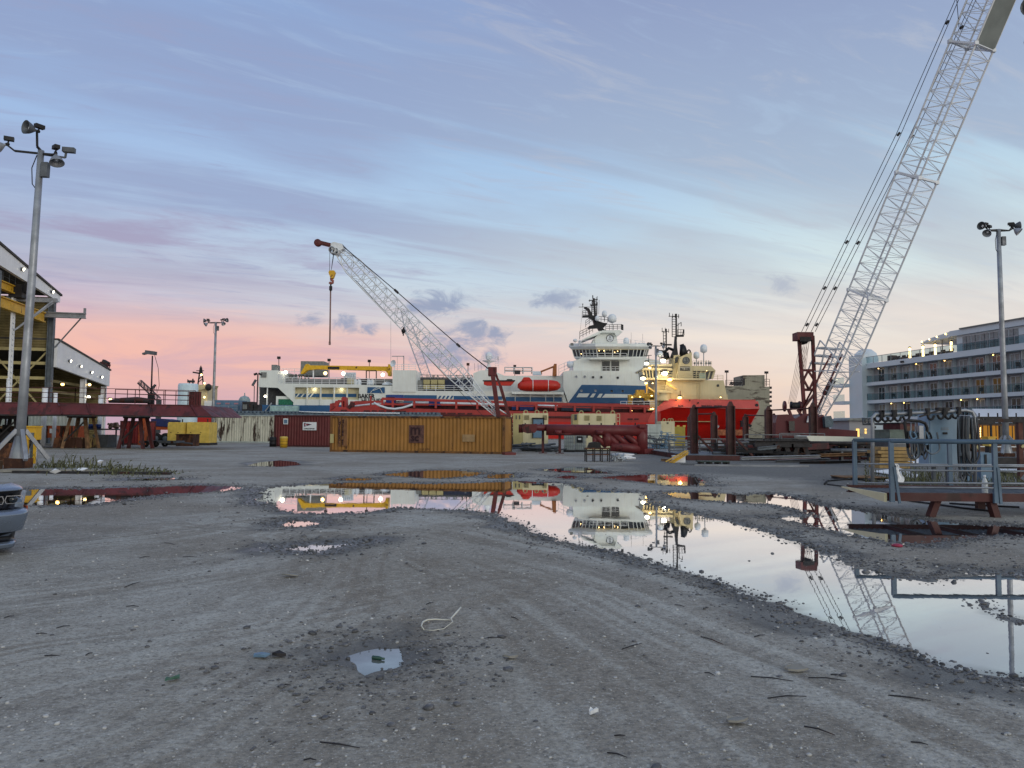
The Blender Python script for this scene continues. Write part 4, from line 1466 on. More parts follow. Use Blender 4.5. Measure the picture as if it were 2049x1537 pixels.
# midships clutter
w('deck_house', rbox(833, 757, 950, 784, D1 + 8, 6), 'darkgrey')
w('deck_module', rbox(890, 761, 944, 777, D1 + 3, 4), mat('navy module', (30, 38, 62), .6, var=.3))
for i, x in enumerate((847, 862, 876.5)):
    w('stowage_box', rbox(x, 760, x + 13, 778, D1 + 2.5, 3), 'tan')
    w('stowage_strap', rbox(x, 768.4, x + 13, 769.6, D1 + 2.44, .06), 'dark')
w('stowage_box', rbox(836, 761, 846, 783, D1 + 2.7, 3), 'crewgrey')
cl_ = MB()
for i in range(46):
    x = 836 + RNG.random() * 110
    y = 749 + RNG.random() * 8
    cl_.bar(at(x, 758, D1 + 9), at(x + RNG.normal(0, 2), y, D1 + 9), .1 + .12 * RNG.random())
cl_.bar(at(834, 750, D1 + 9), at(946, 752, D1 + 9), .15).bar(at(834, 755, D1 + 9), at(946, 756, D1 + 9), .15)
w('pipe_rack', cl_, 'crewgrey')
w('mid_house', MB().prism(pp([(947, 784), (947, 747), (962, 741), (984, 741), (1010, 752), (1100, 752), (1127, 752), (1127, 784)], D1 + 3), (0, 11, 0)), 'hullwhite')
p = at(978, 741, D1 + 5)
w('radar_post', MB().lathe(p, [(.9, 0), (.35, 1.2), (.3, 1.7), (1.6, 2.2), (1.6, 2.3), (.3, 2.3), (.3, 2.6)], 12), 'white')
w('dome_platform_rail', rails(MB(), [p + Vector((-1.7, -.8, 2.3)), p + Vector((2.2, -.8, 2.3)), p + Vector((2.2, 1, 2.3))], 1.0, 2, .04, 1.0), 'white')
w('radome', MB().lathe(p + Vector((0, 0, 2.5)), [(.5, 0), (.8, .3), (.86, .9), (.7, 1.5), (.4, 1.8), (.001, 1.9)], 16), 'domewhite')
w('mast_ladder', rails(MB(), [at(991, 740, D1 + 5), at(998, 740, D1 + 5)], 3.0, 6, .03, .9), 'white')
vt = w('roof_pipework', MB(), 'white') if False else None
rp_ = MB()
for (x0, y0, x1, y1) in ((1010, 735, 1064, 736), (1010, 735, 1010, 747), (1064, 736, 1064, 748), (1010, 742, 1064, 743), (1028, 736, 1028, 748), (1046, 736, 1046, 748)):
    rp_.bar(at(x0, y0, D1 + 9), at(x1, y1, D1 + 9), .22)
w('roof_gantry', rp_, 'crewgrey')
w('roof_unit', rbox(1030, 741, 1041, 748, D1 + 7, 2), 'dark')
w('roof_unit', rbox(1066, 743, 1084, 750, D1 + 8, 2), 'domewhite')
for x in (950, 957, 963):
    w('whip_antenna', MB().bar(at(x, 742, D1 + 8), at(x - .5, 727, D1 + 8), .07), 'crewgrey')
w('side_gallery', MB().box(*bx(1024, 784.5, 1128, 788.5, D1 - 1.6, 1.6)), 'hullwhite')
gr_ = MB()
for x in (1031, 1061, 1092, 1108, 1125):
    gr_.bar(at(x, 788, D1 - 1.5), at(x, 806, D1 - .2), .16)
w('gallery_strut', gr_, 'hullwhite')
# brown deck crane
bc = MB()
bc.prism(pp([(1106, 752), (1107, 734), (1109, 728), (1114, 728), (1114, 752)], D1 + 2), (0, 1.8, 0)).bar(at(1110, 733, D1 + 2.6), at(1082, 744, D1 + 2.6), .4).bar(at(1083, 744, D1 + 2.6), at(1084, 749, D1 + 2.6), .2)
w('deck_crane', bc, mat('crane brown', (150, 92, 48), .6, var=.2))
# forward block and bridge
w('forecastle', MB().prism(pp([(1127, 776), (1127, 744), (1139, 741.5), (1262, 742.5), (1330, 742), (1330, 806), (1145, 806), (1137, 806)], D1 - .3), (0, 16, 0)), 'hullwhite')
w('bow_panel', MB().prism(pp([(1136.5, 807), (1164, 770), (1225, 770.5), (1330, 773), (1330, 812), (1139, 812)], D1 - .42), (0, .1, 0)), 'hullblue')
w('bow_panel', MB().prism(pp([(1134, 884), (1137, 806.9), (1300, 806.9), (1330, 884)], D1 - .41), (0, .1, 0)), 'hullblue')
for pts in ([(1153.5, 795), (1158, 787.3), (1180, 787.3), (1175, 795)], [(1180, 795.3), (1186, 787.5), (1192, 787.5), (1187.5, 795.3)], [(1194.5, 795.5), (1200, 788), (1206, 788), (1202, 795.5)], [(1204.5, 795.7), (1211, 788.4), (1262, 789), (1258, 796)]):
    w('bow_stripe', plate(pts, D1 - .5, .07), 'hullwhite')
for (x, y) in ((1153, 754), (1170, 754), (1186.5, 755), (1203, 755), (1236, 756), (1163.5, 782), (1191.5, 782), (1224, 783), (1246, 783)):
    w('porthole', MB().lathe(at(x, y, D1 - .3), [(.3, -.16), (.22, -.17), (.21, -.13), (.001, -.13)], 14, (0, 1, 0)), 'glass' if y < 770 and x > 1180 or x > 1200 else 'galv')
# accommodation tier
w('accommodation', MB().prism(pp([(1147, 742.6), (1148, 722), (1165, 716), (1290, 716), (1320, 722), (1322, 742.6)], D1 + 1.2), (0, 13, 0)), 'hullwhite')
for x0, x1 in ((1205, 1220.5), (1223.5, 1239)):
    dd = w('balcony_opening', rbox(x0, 723, x1, 743, D1 + 1.1, .1), 'glass')
    rails(MB(), [at(x0, 742.5, D1 + 1.0), at(x1, 742.5, D1 + 1.0)], 1.05, 2, .04, 1.0).build('balcony_rail', M['white'], dd)
w('bridge_wing_deck', MB().box(*bx(1180, 716.5, 1262, 719, D1 - .9, 2.2)), 'hullwhite')
w('bridge_rail', rails(MB(), [at(1166, 716.5, D1 + .1), at(1182, 717, D1 - .7), at(1254, 717, D1 - .7)], 1.15, 2, .04, 1.6), 'white')
w('life_raft', MB().lathe(at(1134, 730, D1 + 2), [(.001, 0), (.7, .2), (.75, 1.2), (.7, 2.2), (.001, 2.4)], 12, (1, .1, .1)), 'domewhite')
w('side_ladder_frame', rails(MB(), [at(1118, 752, D1 + 3), at(1140, 742, D1 + 3)], 2.4, 3, .05, 1.4), 'white')
# bridge: outward-leaning window band, faceted in plan
PLAN = [(-1145, 8.5), (-1172, 3.0), (-1194, -.2), (-1258, -.2), (-1268, 1.2), (-1290, 2.2), (-1298, 6.0)]


def bring(y, k, off):
    """ring of points at photograph row y, pushed off outwards"""
    out = []
    for (px, dy) in PLAN:
        p = at(-px, y, D1 + dy)
        c = at(1222, y, D1 + 8)
        v_ = Vector((p.x - c.x, p.y - c.y, 0))
        p = p + v_ * k
        out.append(p)
    a, b_ = out[0], out[-1]
    return out + [Vector((b_.x - 1, D1 + 13, b_.z)), Vector((a.x + 1, D1 + 13, a.z))]


def loft(mb, rings, cap=True):
    n = len(rings[0])
    o = len(mb.v)
    for r in rings:
        mb.v += [tuple(p) for p in r]
    for i in range(len(rings) - 1):
        for k in range(n):
            mb.f.append((o + i * n + k, o + i * n + (k + 1) % n, o + (i + 1) * n + (k + 1) % n, o + (i + 1) * n + k))
            mb.sm.append(False)
    if cap:
        mb.f.append(tuple(o + k for k in range(n))[::-1])
        mb.f.append(tuple(o + (len(rings) - 1) * n + k for k in range(n)))
        mb.sm += [False, False]
    return mb


w('bridge_wall', loft(MB(), [bring(717, -.06, 0), bring(713.5, -.05, 0)]), 'hullwhite')
w('bridge_glazing', loft(MB(), [bring(713.5, -.055, 0), bring(699.5, -.005, 0)]), 'glass')
w('bridge_header', loft(MB(), [bring(700, .0, 0), bring(696.5, .015, 0)]), 'recess')
w('bridge_roof', loft(MB(), [bring(698.5, .03, 0), bring(694, .09, 0), bring(688.5, .075, 0), bring(687.5, .03, 0)]), 'hullwhite')
rl_, ru_ = bring(713.8, -.048, 0), bring(699, .004, 0)
for i in range(6):
    n = (4, 3, 4, 1, 3, 2)[i]
    for j in range(n + 1):
        if j == n and i < 5:
            continue
        w('window_post', MB().bar(rl_[i].lerp(rl_[i + 1], j / n), ru_[i].lerp(ru_[i + 1], j / n), .17, .12, up=(0, 1, 0)), 'hullwhite')
for x, y in ((1199, 702), (1208.5, 702), (1230, 705), (1236, 703), (1163, 708)):
    w('bridge_lamp', MB().dome(at(x, y, D1 - .55), .1, .1, 8, 4, True), LITS)
w('roof_rail', rails(MB(), [at(1150, 692, D1 + 3), at(1190, 688, D1 + .6), at(1262, 688.5, D1 + .6), at(1290, 692, D1 + 3)], 1.0, 2, .035, 1.7), 'white')
w('funnel_tower', MB().prism(pp([(1184, 688), (1190, 676), (1204, 664), (1205, 661), (1233, 661), (1234, 673), (1236, 688)], D1 + 3), (0, 5, 0)), 'hullwhite')
w('tower_platform', MB().prism(pp([(1165, 681.5), (1165, 679.5), (1200, 662.5), (1240, 660.5), (1246, 664), (1233, 673), (1230, 666), (1204, 665.5), (1196, 670)], D1 + 2), (0, 7, 0)), 'hullwhite')
for pts_, h_, n_ in (([at(1160, 678, D1 + 2), at(1186, 665, D1 + 2)], 1.7, 3), ([at(1212, 661, D1 + 2), at(1243, 660, D1 + 2), at(1247, 661, D1 + 6)], 1.3, 3), ([at(1172, 655, D1 + 3), at(1186, 645, D1 + 3)], 1.6, 3), ([at(1166, 633, D1 + 4), at(1178, 632, D1 + 4)], 1.3, 3), ([at(1196, 643, D1 + 3), at(1216, 645, D1 + 3)], 1.2, 2)):
    w('mast_railing', rails(MB(), pts_, h_, n_, .05, .9), 'mastblack')


def emblem(px, py, d, r, root, ring_m, face_m, mark_m):
    c = at(px, py, d)
    e = MB().lathe(c, [(r, .0), (r, -.1), (r * .85, -.1), (r * .85, -.02)], 24, (0, 1, 0)).build('emblem_ring', ring_m, root)
    MB().lathe(c, [(r * .86, -.02), (.001, -.03)], 24, (0, 1, 0)).build('emblem_face', face_m, e)
    a = MB()
    y = c.y - .06
    a.bar((c.x, y, c.z - r * .5), (c.x, y, c.z + r * .45), r * .1)
    a.bar((c.x - r * .22, y, c.z + r * .25), (c.x + r * .22, y, c.z + r * .25), r * .09)
    a.lathe((c.x, y + .03, c.z + r * .55), [(r * .14, 0), (r * .14, -.04), (r * .06, -.04)], 12, (0, 1, 0))
    q = [Vector((c.x + math.sin(t) * r * .45, y, c.z - .02 * r - math.cos(t) * r * .48)) for t in [(-1.15 + 2.3 * i / 10) for i in range(11)]]
    for u, v_ in zip(q[:-1], q[1:]):
        a.bar(u, v_, r * .11, .05, up=(0, 1, 0))
    for s_, q_ in ((-1, q[0]), (1, q[-1])):
        a.bar(q_, q_ + Vector((-s_ * r * .2, 0, -.02)), r * .08)
        a.bar(q_, q_ + Vector((s_ * r * .02, 0, -r * .22)), r * .08)
    a.build('anchor_mark', mark_m, e)


emblem(1220.5, 677, D1 + 2.95, .88, WS, M['darkgrey'], M['domewhite'], M['darkgrey'])
bmast = MB()
bmast.prism(pp([(1176, 657), (1179, 652), (1189, 650), (1187, 640), (1178, 634), (1166, 634), (1166, 631), (1179, 630), (1176, 620), (1169, 615), (1172, 614.5), (1179, 617), (1186, 631), (1193, 632), (1196, 642), (1208, 646), (1216, 646.5), (1209, 655), (1204, 655), (1212, 661), (1199, 661), (1196, 656)], D1 + 4), (0, 1.6, 0))
bmast.bar(at(1191, 636, D1 + 4.6), at(1188, 597, D1 + 4.6), .5).bar(at(1184, 634, D1 + 4.2), at(1185, 602, D1 + 4.2), .25).bar(at(1194, 632, D1 + 5), at(1193, 600, D1 + 5), .2)
bmast.bar(at(1186, 591, D1 + 4.6), at(1186.3, 598, D1 + 4.6), .22).bar(at(1178, 602, D1 + 4.6), at(1196, 599, D1 + 4.6), .2).bar(at(1182, 611, D1 + 4.6), at(1195, 610, D1 + 4.6), .35).bar(at(1158, 614.5, D1 + 4.5), at(1186, 614.5, D1 + 4.5), .12).bar(at(1166, 608.5, D1 + 4.5), at(1166, 614.5, D1 + 4.5), .12).bar(at(1164.5, 608.5, D1 + 4.5), at(1167.5, 608.5, D1 + 4.5), .14)
for y in range(604, 632, 4):
    bmast.bar(at(1184.5, y, D1 + 4.4), at(1193.5, y - 1, D1 + 4.8), .1)
bmast.bar(at(1199, 600, D1 + 5), at(1198, 629, D1 + 5), .07).bar(at(1196, 600, D1 + 5), at(1195, 629, D1 + 5), .07)
for (x, y) in ((1180, 599), (1193, 595), (1195, 593), (1181, 607), (1195, 605)):
    bmast.bar(at(x, y, D1 + 4.6), at(x, y + 5, D1 + 4.6), .12)
w('mast', bmast, 'mastblack')
for (px, py, r, h) in ((1225, 637, 1.05, 1.0), (1209.5, 627.5, .62, .7), (1195, 637, .55, .6), (1253, 682, .72, .75), (1151, 681, .5, .35), (1160, 684, .35, .4)):
    c = at(px, py, D1 + 3)
    w('radome', MB().lathe(c, [(r * .35, -h * 1.1), (r * .95, -h * .75), (r, -h * .2), (r * .93, h * .35), (r * .7, h * .75), (r * .35, h * .97), (.001, h)], 16), 'domewhite')
    if py < 640:
        w('radome_post', MB().bar(c - Vector((0, 0, h)), c - Vector((0, 0, h + (2.0 if px > 1220 else 1.1))), .16), 'mastblack' if px < 1215 else 'white')
    elif px < 1165:
        w('radome_post', MB().bar(c - Vector((0, 0, h)), c - Vector((0, 0, h + .6)), .2), 'white')
for (px, y0, y1) in ((1263, 690, 665), (1286, 692, 668), (1158, 690, 614)):
    w('whip_antenna', MB().bar(at(px, y0, D1 + 3), at(px + (8 if y1 < 640 else 0), y1, D1 + 3), .05), 'crewgrey')
for x in (1272, 1279, 1284, 1288, 1146, 1143):
    w('roof_instrument', MB().cbox(at(x, 689, D1 + 3), (.35, .3, .6)), 'crewgrey')
# boats slung on the ship's side
lbp = thing('lifeboat', 'fat red enclosed lifeboat slung on the side of the white ship', 'lifeboat', at(1079, 785, D1 - 1.5))
n = 14
rings = []
for i in range(n + 1):
    t_ = i / n
    px = 1035.5 + (1121.5 - 1035.5) * t_
    e = (1 - abs(2 * t_ - 1) ** 3.2) ** .5
    c = at(px, 772.5, D1 - 1.3)
    zt = Zt(px, 760.5 - (0 if t_ > .25 else 0), D1) - c.z
    zb = c.z - Zt(px, 784.5, D1)
    rings.append([Vector((c.x, c.y + math.cos(a) * 1.35 * max(.05, e), c.z + (zt if math.sin(a) > 0 else zb) * math.sin(a) * (.35 + .65 * e if 0 < i < n else .3))) for a in [2 * math.pi * k / 14 for k in range(14)]])
lm = loft(MB(), rings)
lm.sm = [True] * len(lm.sm)
lm.build('hull', M['lifeboatred'], lbp)
MB().prism(pp([(1043, 762), (1048, 755), (1059, 755), (1065, 761.5)], D1 - 2), (0, 1.5, 0)).build('conning_hatch', M['lifeboatred'], lbp)
for x in (1066, 1097):
    rg = rings[round((x - 1035.5) / 86 * n)]
    st_ = MB()
    cc = sum(rg, Vector()) / len(rg)
    for a, b_ in zip(rg, rg[1:] + rg[:1]):
        st_.bar(a + (a - cc) * .015, b_ + (b_ - cc) * .015, .14, .06)
    st_.build('strap', M['white'], lbp)
rbp = thing('rescue_boat', 'small open orange red rescue boat hung beside the lifeboat', 'rescue boat', at(998, 773, D1 - 1))
MB().prism(pp([(968, 762), (968, 769), (974, 771.5), (1022, 771.5), (1028, 765), (1030, 762)], D1 - 1.6), (0, 1.8, 0)).build('hull', M['lifeboatred'], rbp)
MB().prism(pp([(1012, 762), (1015, 758.5), (1024, 758.5), (1028, 762)], D1 - 1.3), (0, 1.2, 0)).build('console', M['dark'], rbp)
MB().bar(at(966, 762, D1 - 1.7), at(1031, 762, D1 - 1.7), .28).build('fender_tube', M['dark'], rbp)

# --- red and tan ship ------------------------------------------------------
D2 = 155.0
RS = thing('anchor_ship', 'red hulled ship with tan wheelhouse and lit deck lights', 'ship', (at(1200, 862, D2).x, D2, -2))


def s(name, mb, m, par=None):
    return mb.build(name, M[m] if isinstance(m, str) else m, par or RS)


s('hull', MB().prism(pp([(659, 884), (659, 822), (664, 821), (672, 814), (1150, 825), (1296, 826), (1322, 826), (1322, 884)], D2 + .06), (0, 15, 0)), 'deckred')
s('boot_stripe', rbox(1090, 846, 1322, 884, D2 - .15, .3), 'hullred')
s('quay_fender', MB().bar(at(840, 829.5, D2 - .1), at(1145, 835, D2 - .1), .5, .3), 'reddark')
slots = []
for (x0, x1, y) in ((682, 694, 820), (728, 740, 821), (744, 754, 821), (758, 769, 821), (773, 784, 821.4), (790, 812, 822), (860, 876, 825), (880, 892, 825.5), (895, 912, 826), (916, 930, 826.3), (935, 945, 826.6), (1116, 1144, 833), (1256, 1266, 837.5), (1269, 1278, 837.5)):
    s('freeing_port', rbox(x0, y, x1, y + 2.4, D2 - .08, .1), 'reddark')
# stern gear
s('stern_bitts', MB().prism(pp([(660, 822), (660, 808), (668, 806), (672, 814)], D2 + 1), (0, 2, 0)), 'deckred')
s('stern_post', MB().prism(pp([(683, 815), (683, 797), (686, 794), (692, 795), (693, 815), (689, 815), (689, 803), (686.5, 803), (686.5, 815)], D2 + 1), (0, 2, 0)), 'deckred')
s('stern_bitts', MB().bar(at(672, 814, D2 + .5), at(676, 803, D2 + .5), .8).bar(at(676, 803, D2 + .5), at(683, 803, D2 + .5), .5), 'deckred')
s('fairlead', MB().bar(at(698, 817, D2 + .2), at(707, 806, D2 + .2), .7).cbox(at(705, 810, D2 + .1), (.9, .6, .9)), 'reddark')
# protective rail along the cargo deck
cr = MB()
for (x0, y0, x1, y1) in ((712, 806, 880, 803), (762, 800, 1300, 812), (880, 803, 1130, 808), (1090, 808, 1300, 812), (712, 806, 712, 810)):
    pass
cr.bar(at(710, 805, D2), at(765, 804, D2), .45).bar(at(765, 797, D2), at(765, 815, D2), .4).bar(at(742, 792, D2), at(742, 815, D2), .3).bar(at(765, 798, D2), at(1300, 813.5, D2), .5).bar(at(800, 808, D2 + .3), at(1300, 818, D2 + .3), .25)
for x in (786, 829, 872, 913, 955, 995, 1035, 1073, 1112, 1150, 1188, 1225, 1262, 1290):
    y = 798 + (x - 765) * .029
    cr.bar(at(x, y, D2), at(x, 815 + (x - 780) * .022, D2), .42)
s('cargo_rail', cr, 'deckred')
for (x0, y0, x1, y1, m) in ((775, 790, 806, 800, 'blue'), (772, 795, 790, 806, 'blue'), (858, 803, 880, 812, 'blue'), (808, 801, 824, 810, 'bluegrey'), (1024, 811, 1032, 820, 'blue'), (1040, 811, 1068, 821, 'blue')):
    s('blue_tarpaulin', rbox(x0, y0, x1, y1, D2 + 2, 2), M[m])
pi = MB()
for (xa, ya, xb, yb, r) in ((700, 814, 770, 806, .2), (790, 805, 985, 809, .28), (820, 801, 1010, 806, .2), (900, 808, 1010, 810, .3), (1076, 812, 1115, 814, .35)):
    pi.tube([at(xa, ya, D2 + 3), at(xb, yb, D2 + 3)], r, 8)
s('deck_pipe', pi, 'domewhite')
hs = [at(x, y, D2 - .25) for x, y in ((748, 806), (760, 812), (775, 817), (790, 818.5), (806, 816), (820, 811.5), (826, 809))]
s('white_hose', MB().tube(hs, .22, 8), 'domewhite')
s('deck_container', rbox(1124, 813, 1182, 822, D2 + 3, 2.4), mat('steel blue crate', (44, 58, 76), .6, var=.25))
s('far_bulwark', rbox(700, 808, 1318, 838, D2 + 13.6, .3), 'deckred')
s('deck_hatch', rbox(760, 815, 1290, 838, D2 + 4, 6), 'reddark')
# raised bow
tb_ = [(1300, 846), (1318, 824), (1345, 814.5), (1400, 816), (1450, 817.3), (1495, 818.4), (1519.5, 818)]
bb_ = [(1304, 884), (1322, 884), (1348, 884), (1396, 884), (1436, 884), (1470, 884), (1486, 884)]
mb_ = [(1302, 866), (1320, 856), (1347, 850), (1398, 850), (1444, 850), (1482, 850), (1501, 850)]
bw = MB()
rows_ = [[at(x, y, D2 + .15) for x, y in tb_], [at(x, y, D2 + 2.6) for x, y in mb_], [at(x, y, D2 + 4.2) for x, y in bb_], [at(x, y, D2 + 12) for x, y in bb_], [at(x, y, D2 + 14) for x, y in tb_]]
bw.add([p for r_ in rows_ for p in r_], [(i * 7 + k_, i * 7 + k_ + 1, ((i + 1) % 5) * 7 + k_ + 1, ((i + 1) % 5) * 7 + k_) for i in range(5) for k_ in range(6)] + [tuple(i * 7 for i in range(5)), tuple(i * 7 + 6 for i in range(5))[::-1]])
s('bow', bw, 'hullred')
bs_ = MB()
ot = [(1300, 860), (1296, 842), (1304, 826), (1330, 801.5), (1338, 799), (1400, 800), (1458, 801.5), (1517, 803)]
ob = [(1306, 860), (1312, 848), (1316, 830), (1322, 822.5), (1345, 814.4), (1400, 815.8), (1458, 817.4), (1520, 817.9)]
rw = [[at(x, y, D2 + (.5 if i > 2 else -.05)) for i, (x, y) in enumerate(ot)], [at(x, y, D2 - .2 if i > 2 else D2 - .05) for i, (x, y) in enumerate(ob)], [at(x, y, D2 + .25) for x, y in ob], [at(x, y, D2 + .9) for x, y in ot]]
bs_.add([p for r_ in rw for p in r_], [(i * 8 + k_, ((i + 1) % 4) * 8 + k_, ((i + 1) % 4) * 8 + k_ + 1, i * 8 + k_ + 1) for i in range(4) for k_ in range(7)] + [tuple(i * 8 for i in range(4))[::-1], tuple(i * 8 + 7 for i in range(4))])
bs_.box(*bx(1336, 800, 1512, 803, D2 + 1.0, 13))
s('bow_strake', bs_, mat('lit hull red', (190, 78, 70), .5, var=.1, vs=.4, streak=.2, rustc=(120, 44, 40)))  # hull paint again, lightened to stand for the extra light on the strake
s('draught_stripe', rbox(1350, 843, 1424, 844, D2 + 1.6, .3), 'tan')
s('fairlead', MB().lathe(at(1514, 811, D2 + .1), [(.25, -.05), (.35, -.1), (.25, -.12), (.001, -.05)], 10, (0, 1, 0)), 'mastblack')
for (x, y) in ((1353, 801), (1380, 801.5), (1397, 806)):
    s('fairlead', MB().cbox(at(x, y, D2 - .05), (.3, .2, .3)), 'dark')
for (x, y) in ((1437, 854), (1455.5, 856)):
    s('anchor_flash', MB().bar(at(x - 2.5, y + 2.5, D2 + 2.4), at(x + 1.5, y - 2, D2 + 2.4), .3).bar(at(x - 1, y - 1, D2 + 2.4), at(x + 1.5, y - 2, D2 + 2.4), .3), 'domewhite')
an = MB().cbox(at(1487, 848, D2), (1.1, .6, 1.3)).bar(at(1497, 850, D2), at(1503, 853, D2), .5).bar(at(1487, 840, D2 + .1), at(1487, 850, D2 + .1), .3)
s('anchor', an, 'mastblack')
s('hawse_line', MB().bar(at(1482, 852, D2), at(1478, 866, D2), .1).bar(at(1496, 858, D2), at(1530, 872, D2 - 6), .07), 'dark')
s('quay_fender', rbox(1426, 860, 1487, 871, D2 - .6, .7), mat('fender wood', (176, 106, 72), .8, var=.3))
text('MA...', 'lettering', M['decal'], RS, at(1404, 814.2, D2 - .05), .62) if False else None
for (x0, x1) in ((1357, 1362), (1363, 1367), (1404, 1413), (1414.5, 1416.5), (1418, 1420), (1422, 1424), (1429.5, 1434.5), (1436, 1445)):
    s('hull_mark', rbox(x0, 811.3, x1, 813.2, D2 - .22, .3), 'decal')
# tan house
s('house', MB().prism(pp([(1296, 822), (1296, 800), (1330, 800), (1333, 790), (1333, 760), (1448, 761), (1456, 799), (1516, 803.5), (1516, 806), (1338, 806), (1312, 822)], D2 + 1.5), (0, 11, 0)), 'tanship')
s('house', MB().prism(pp([(1310, 800), (1310, 759), (1334, 757), (1334, 800)], D2 + 2.4), (0, 10, 0)), 'tanship')
s('deck_edge', MB().box(*bx(1292, 757, 1412, 760, D2 + .2, 3)), 'tanship')
s('porthole', MB().lathe(at(1436.5, 771.5, D2 + 1.5), [(.28, -.08), (.2, -.1), (.001, -.06)], 12, (0, 1, 0)), 'glass')
s('ladder', rails(MB(), [at(1396, 798, D2 + 1.35), at(1402, 798, D2 + 1.35)], 3.2, 8, .035, .7), 'tanship')
s('tower', MB().prism(pp([(1354, 757.5), (1361, 714), (1384.5, 704.5), (1385, 757.5)], D2 + 1.0), (0, 6, 0)), 'tanship')
s('tower_window', MB().prism(pp([(1350, 727), (1352, 715), (1357, 713), (1355.5, 726)], D2 + 2), (0, .3, 0)), 'glass')
s('tower', MB().prism(pp([(1344, 757.5), (1349, 711), (1361, 710), (1356, 757.5)], D2 + 2.3), (0, 5, 0)), 'tanship')
emblem(1372.8, 721.6, D2 + .98, .74, RS, M['darkgrey'], M['crewgrey'], M['darkgrey'])
npz = s('number_board', rbox(1360.5, 733.5, 1381, 742, D2 + .92, .08), 'decal')
rbox(1360.5, 734.8, 1381, 740.8, D2 + .88, .04).build('number_face', mat('sun bleached', (170, 164, 148), .7), npz)
text('MA 2280', 'lettering', M['decal'], RS, at(1361, 740.4, D2 + .86), .62, bold=.01, sx=.86)
# wheelhouse glazing, two wings
for (xa, xb, yt, yb, dd, sl) in ((1286, 1318, 740, 757, 2, -4), (1385, 1430, 741, 758, 1.6, 4)):
    pts = [(xa + (4 if sl < 0 else 0), yb), (xa, yt), (xb, yt), (xb - (5 if sl > 0 else 0), yb)]
    s('wheelhouse_glazing', plate(pts, D2 + dd, 6), 'glass')
    n = 5
    for i in range(n + 1):
        t_ = i / n
        s('window_post', MB().bar(at(pts[0][0] + (pts[3][0] - pts[0][0]) * t_, yb, D2 + dd - .05), at(xa + (xb - xa) * t_, yt, D2 + dd - .05), .28 if i % 5 else .4, .1, up=(0, 1, 0)), 'tanship')
s('wheelhouse_roof', plate([(1284, 741), (1287, 737), (1300, 730), (1345, 728), (1345, 741)], D2 + 1.4, 9), 'tanship')
s('wheelhouse_roof', plate([(1385, 742), (1385, 732), (1423, 732.5), (1432, 741.5), (1431, 743)], D2 + 1.2, 9), 'tanship')
s('wheelhouse_band', rbox(1287, 733.5, 1345, 735.5, D2 + 1.35, .1), 'dark')
s('wheelhouse_wall', rbox(1318, 741, 1350, 757.5, D2 + 2.2, 6), 'tanship')
s('wheelhouse_glazing', rbox(1320, 742, 1346, 750, D2 + 2.1, .15), 'glass')
s('bridge_front_rail', rails(MB(), [at(1318, 757, D2 + .5), at(1412, 757.5, D2 + .5)], 1.2, 3, .035, 1.4), 'tanship')
s('deck_locker', rbox(1400, 747, 1412, 757, D2 + .8, .8), mat('pale green steel', (168, 184, 166), .5))
r_ = MB()
rails(r_, [at(1425, 760, D2 + 3), at(1447, 761, D2 + 3)], 1.0, 3, .035, 1.2)
rails(r_, [at(1366, 799, D2 + .6), at(1456, 800, D2 + .6)], 1.0, 2, .04, 2.0)
rails(r_, [at(1300, 731, D2 + 3), at(1345, 728, D2 + 3)], 1.0, 2, .035, 1.2)
rails(r_, [at(1318, 783, D2 + .4), at(1345, 783, D2 + .4)], 1.2, 3, .04, 1.2)
rails(r_, [at(1386, 731, D2 + 3), at(1424, 732, D2 + 3)], .9, 2, .03, 1.2)
s('railing', r_, 'tanship')
s('stair_landing', MB().box(*bx(1316, 783, 1346, 786, D2 - .2, 3)), 'tanship')
s('stair_house', MB().lathe(at(1325, 799, D2 + 1.6), [(1.6, -.3), (1.6, 1.5), (1.5, 1.7), (.001, 1.75)], 14), 'tanship')
s('stair', MB().bar(at(1332, 766, D2 + .2), at(1354, 780, D2 + .2), .12, .4).bar(at(1298, 776, D2 - .2), at(1318, 789, D2 - .2), .12, .3), mat('lit stair rail', (226, 190, 110), .5))
# masts, funnels, radomes
m1 = MB()
m1.prism(pp([(1343, 714), (1350, 695), (1352, 672), (1354, 672), (1355, 695), (1358, 716), (1350, 718)], D2 + 3), (0, 1.2, 0))
m1.bar(at(1353, 680, D2 + 3.4), at(1353, 628, D2 + 3.4), .3).bar(at(1345, 674, D2 + 3.6), at(1345, 634, D2 + 3.6), .14).bar(at(1357, 674, D2 + 3.6), at(1357, 646, D2 + 3.6), .1)
for y in range(634, 676, 5):
    m1.bar(at(1345, y, D2 + 3.5), at(1353, y, D2 + 3.5), .1)
m1.bar(at(1353, 672.5, D2 + 3.4), at(1368, 672, D2 + 3.4), .4).bar(at(1368, 660, D2 + 3.4), at(1366, 673, D2 + 3.4), .22).bar(at(1353, 653, D2 + 3.4), at(1363, 645, D2 + 3.4), .12).bar(at(1338, 633, D2 + 3.4), at(1359, 633, D2 + 3.4), .12)
for (x, y) in ((1339.5, 626), (1346, 628), (1351, 628), (1358, 629), (1363, 645)):
    m1.bar(at(x, y, D2 + 3.4), at(x, y + 8, D2 + 3.4), .12)
s('mast', m1, 'mastblack')
r_ = rails(MB(), [at(1356, 671, D2 + 3), at(1369, 671, D2 + 3)], 1.2, 2, .04, .7)
s('mast_railing', r_, 'mastblack')
m2 = MB().bar(at(1333, 716, D2 + 5), at(1333, 658, D2 + 5), .25).bar(at(1328, 700, D2 + 5.3), at(1327, 662, D2 + 5.3), .12).bar(at(1324, 664, D2 + 5), at(1338, 663, D2 + 5), .12).bar(at(1326, 690, D2 + 5), at(1344, 690, D2 + 5), .3)
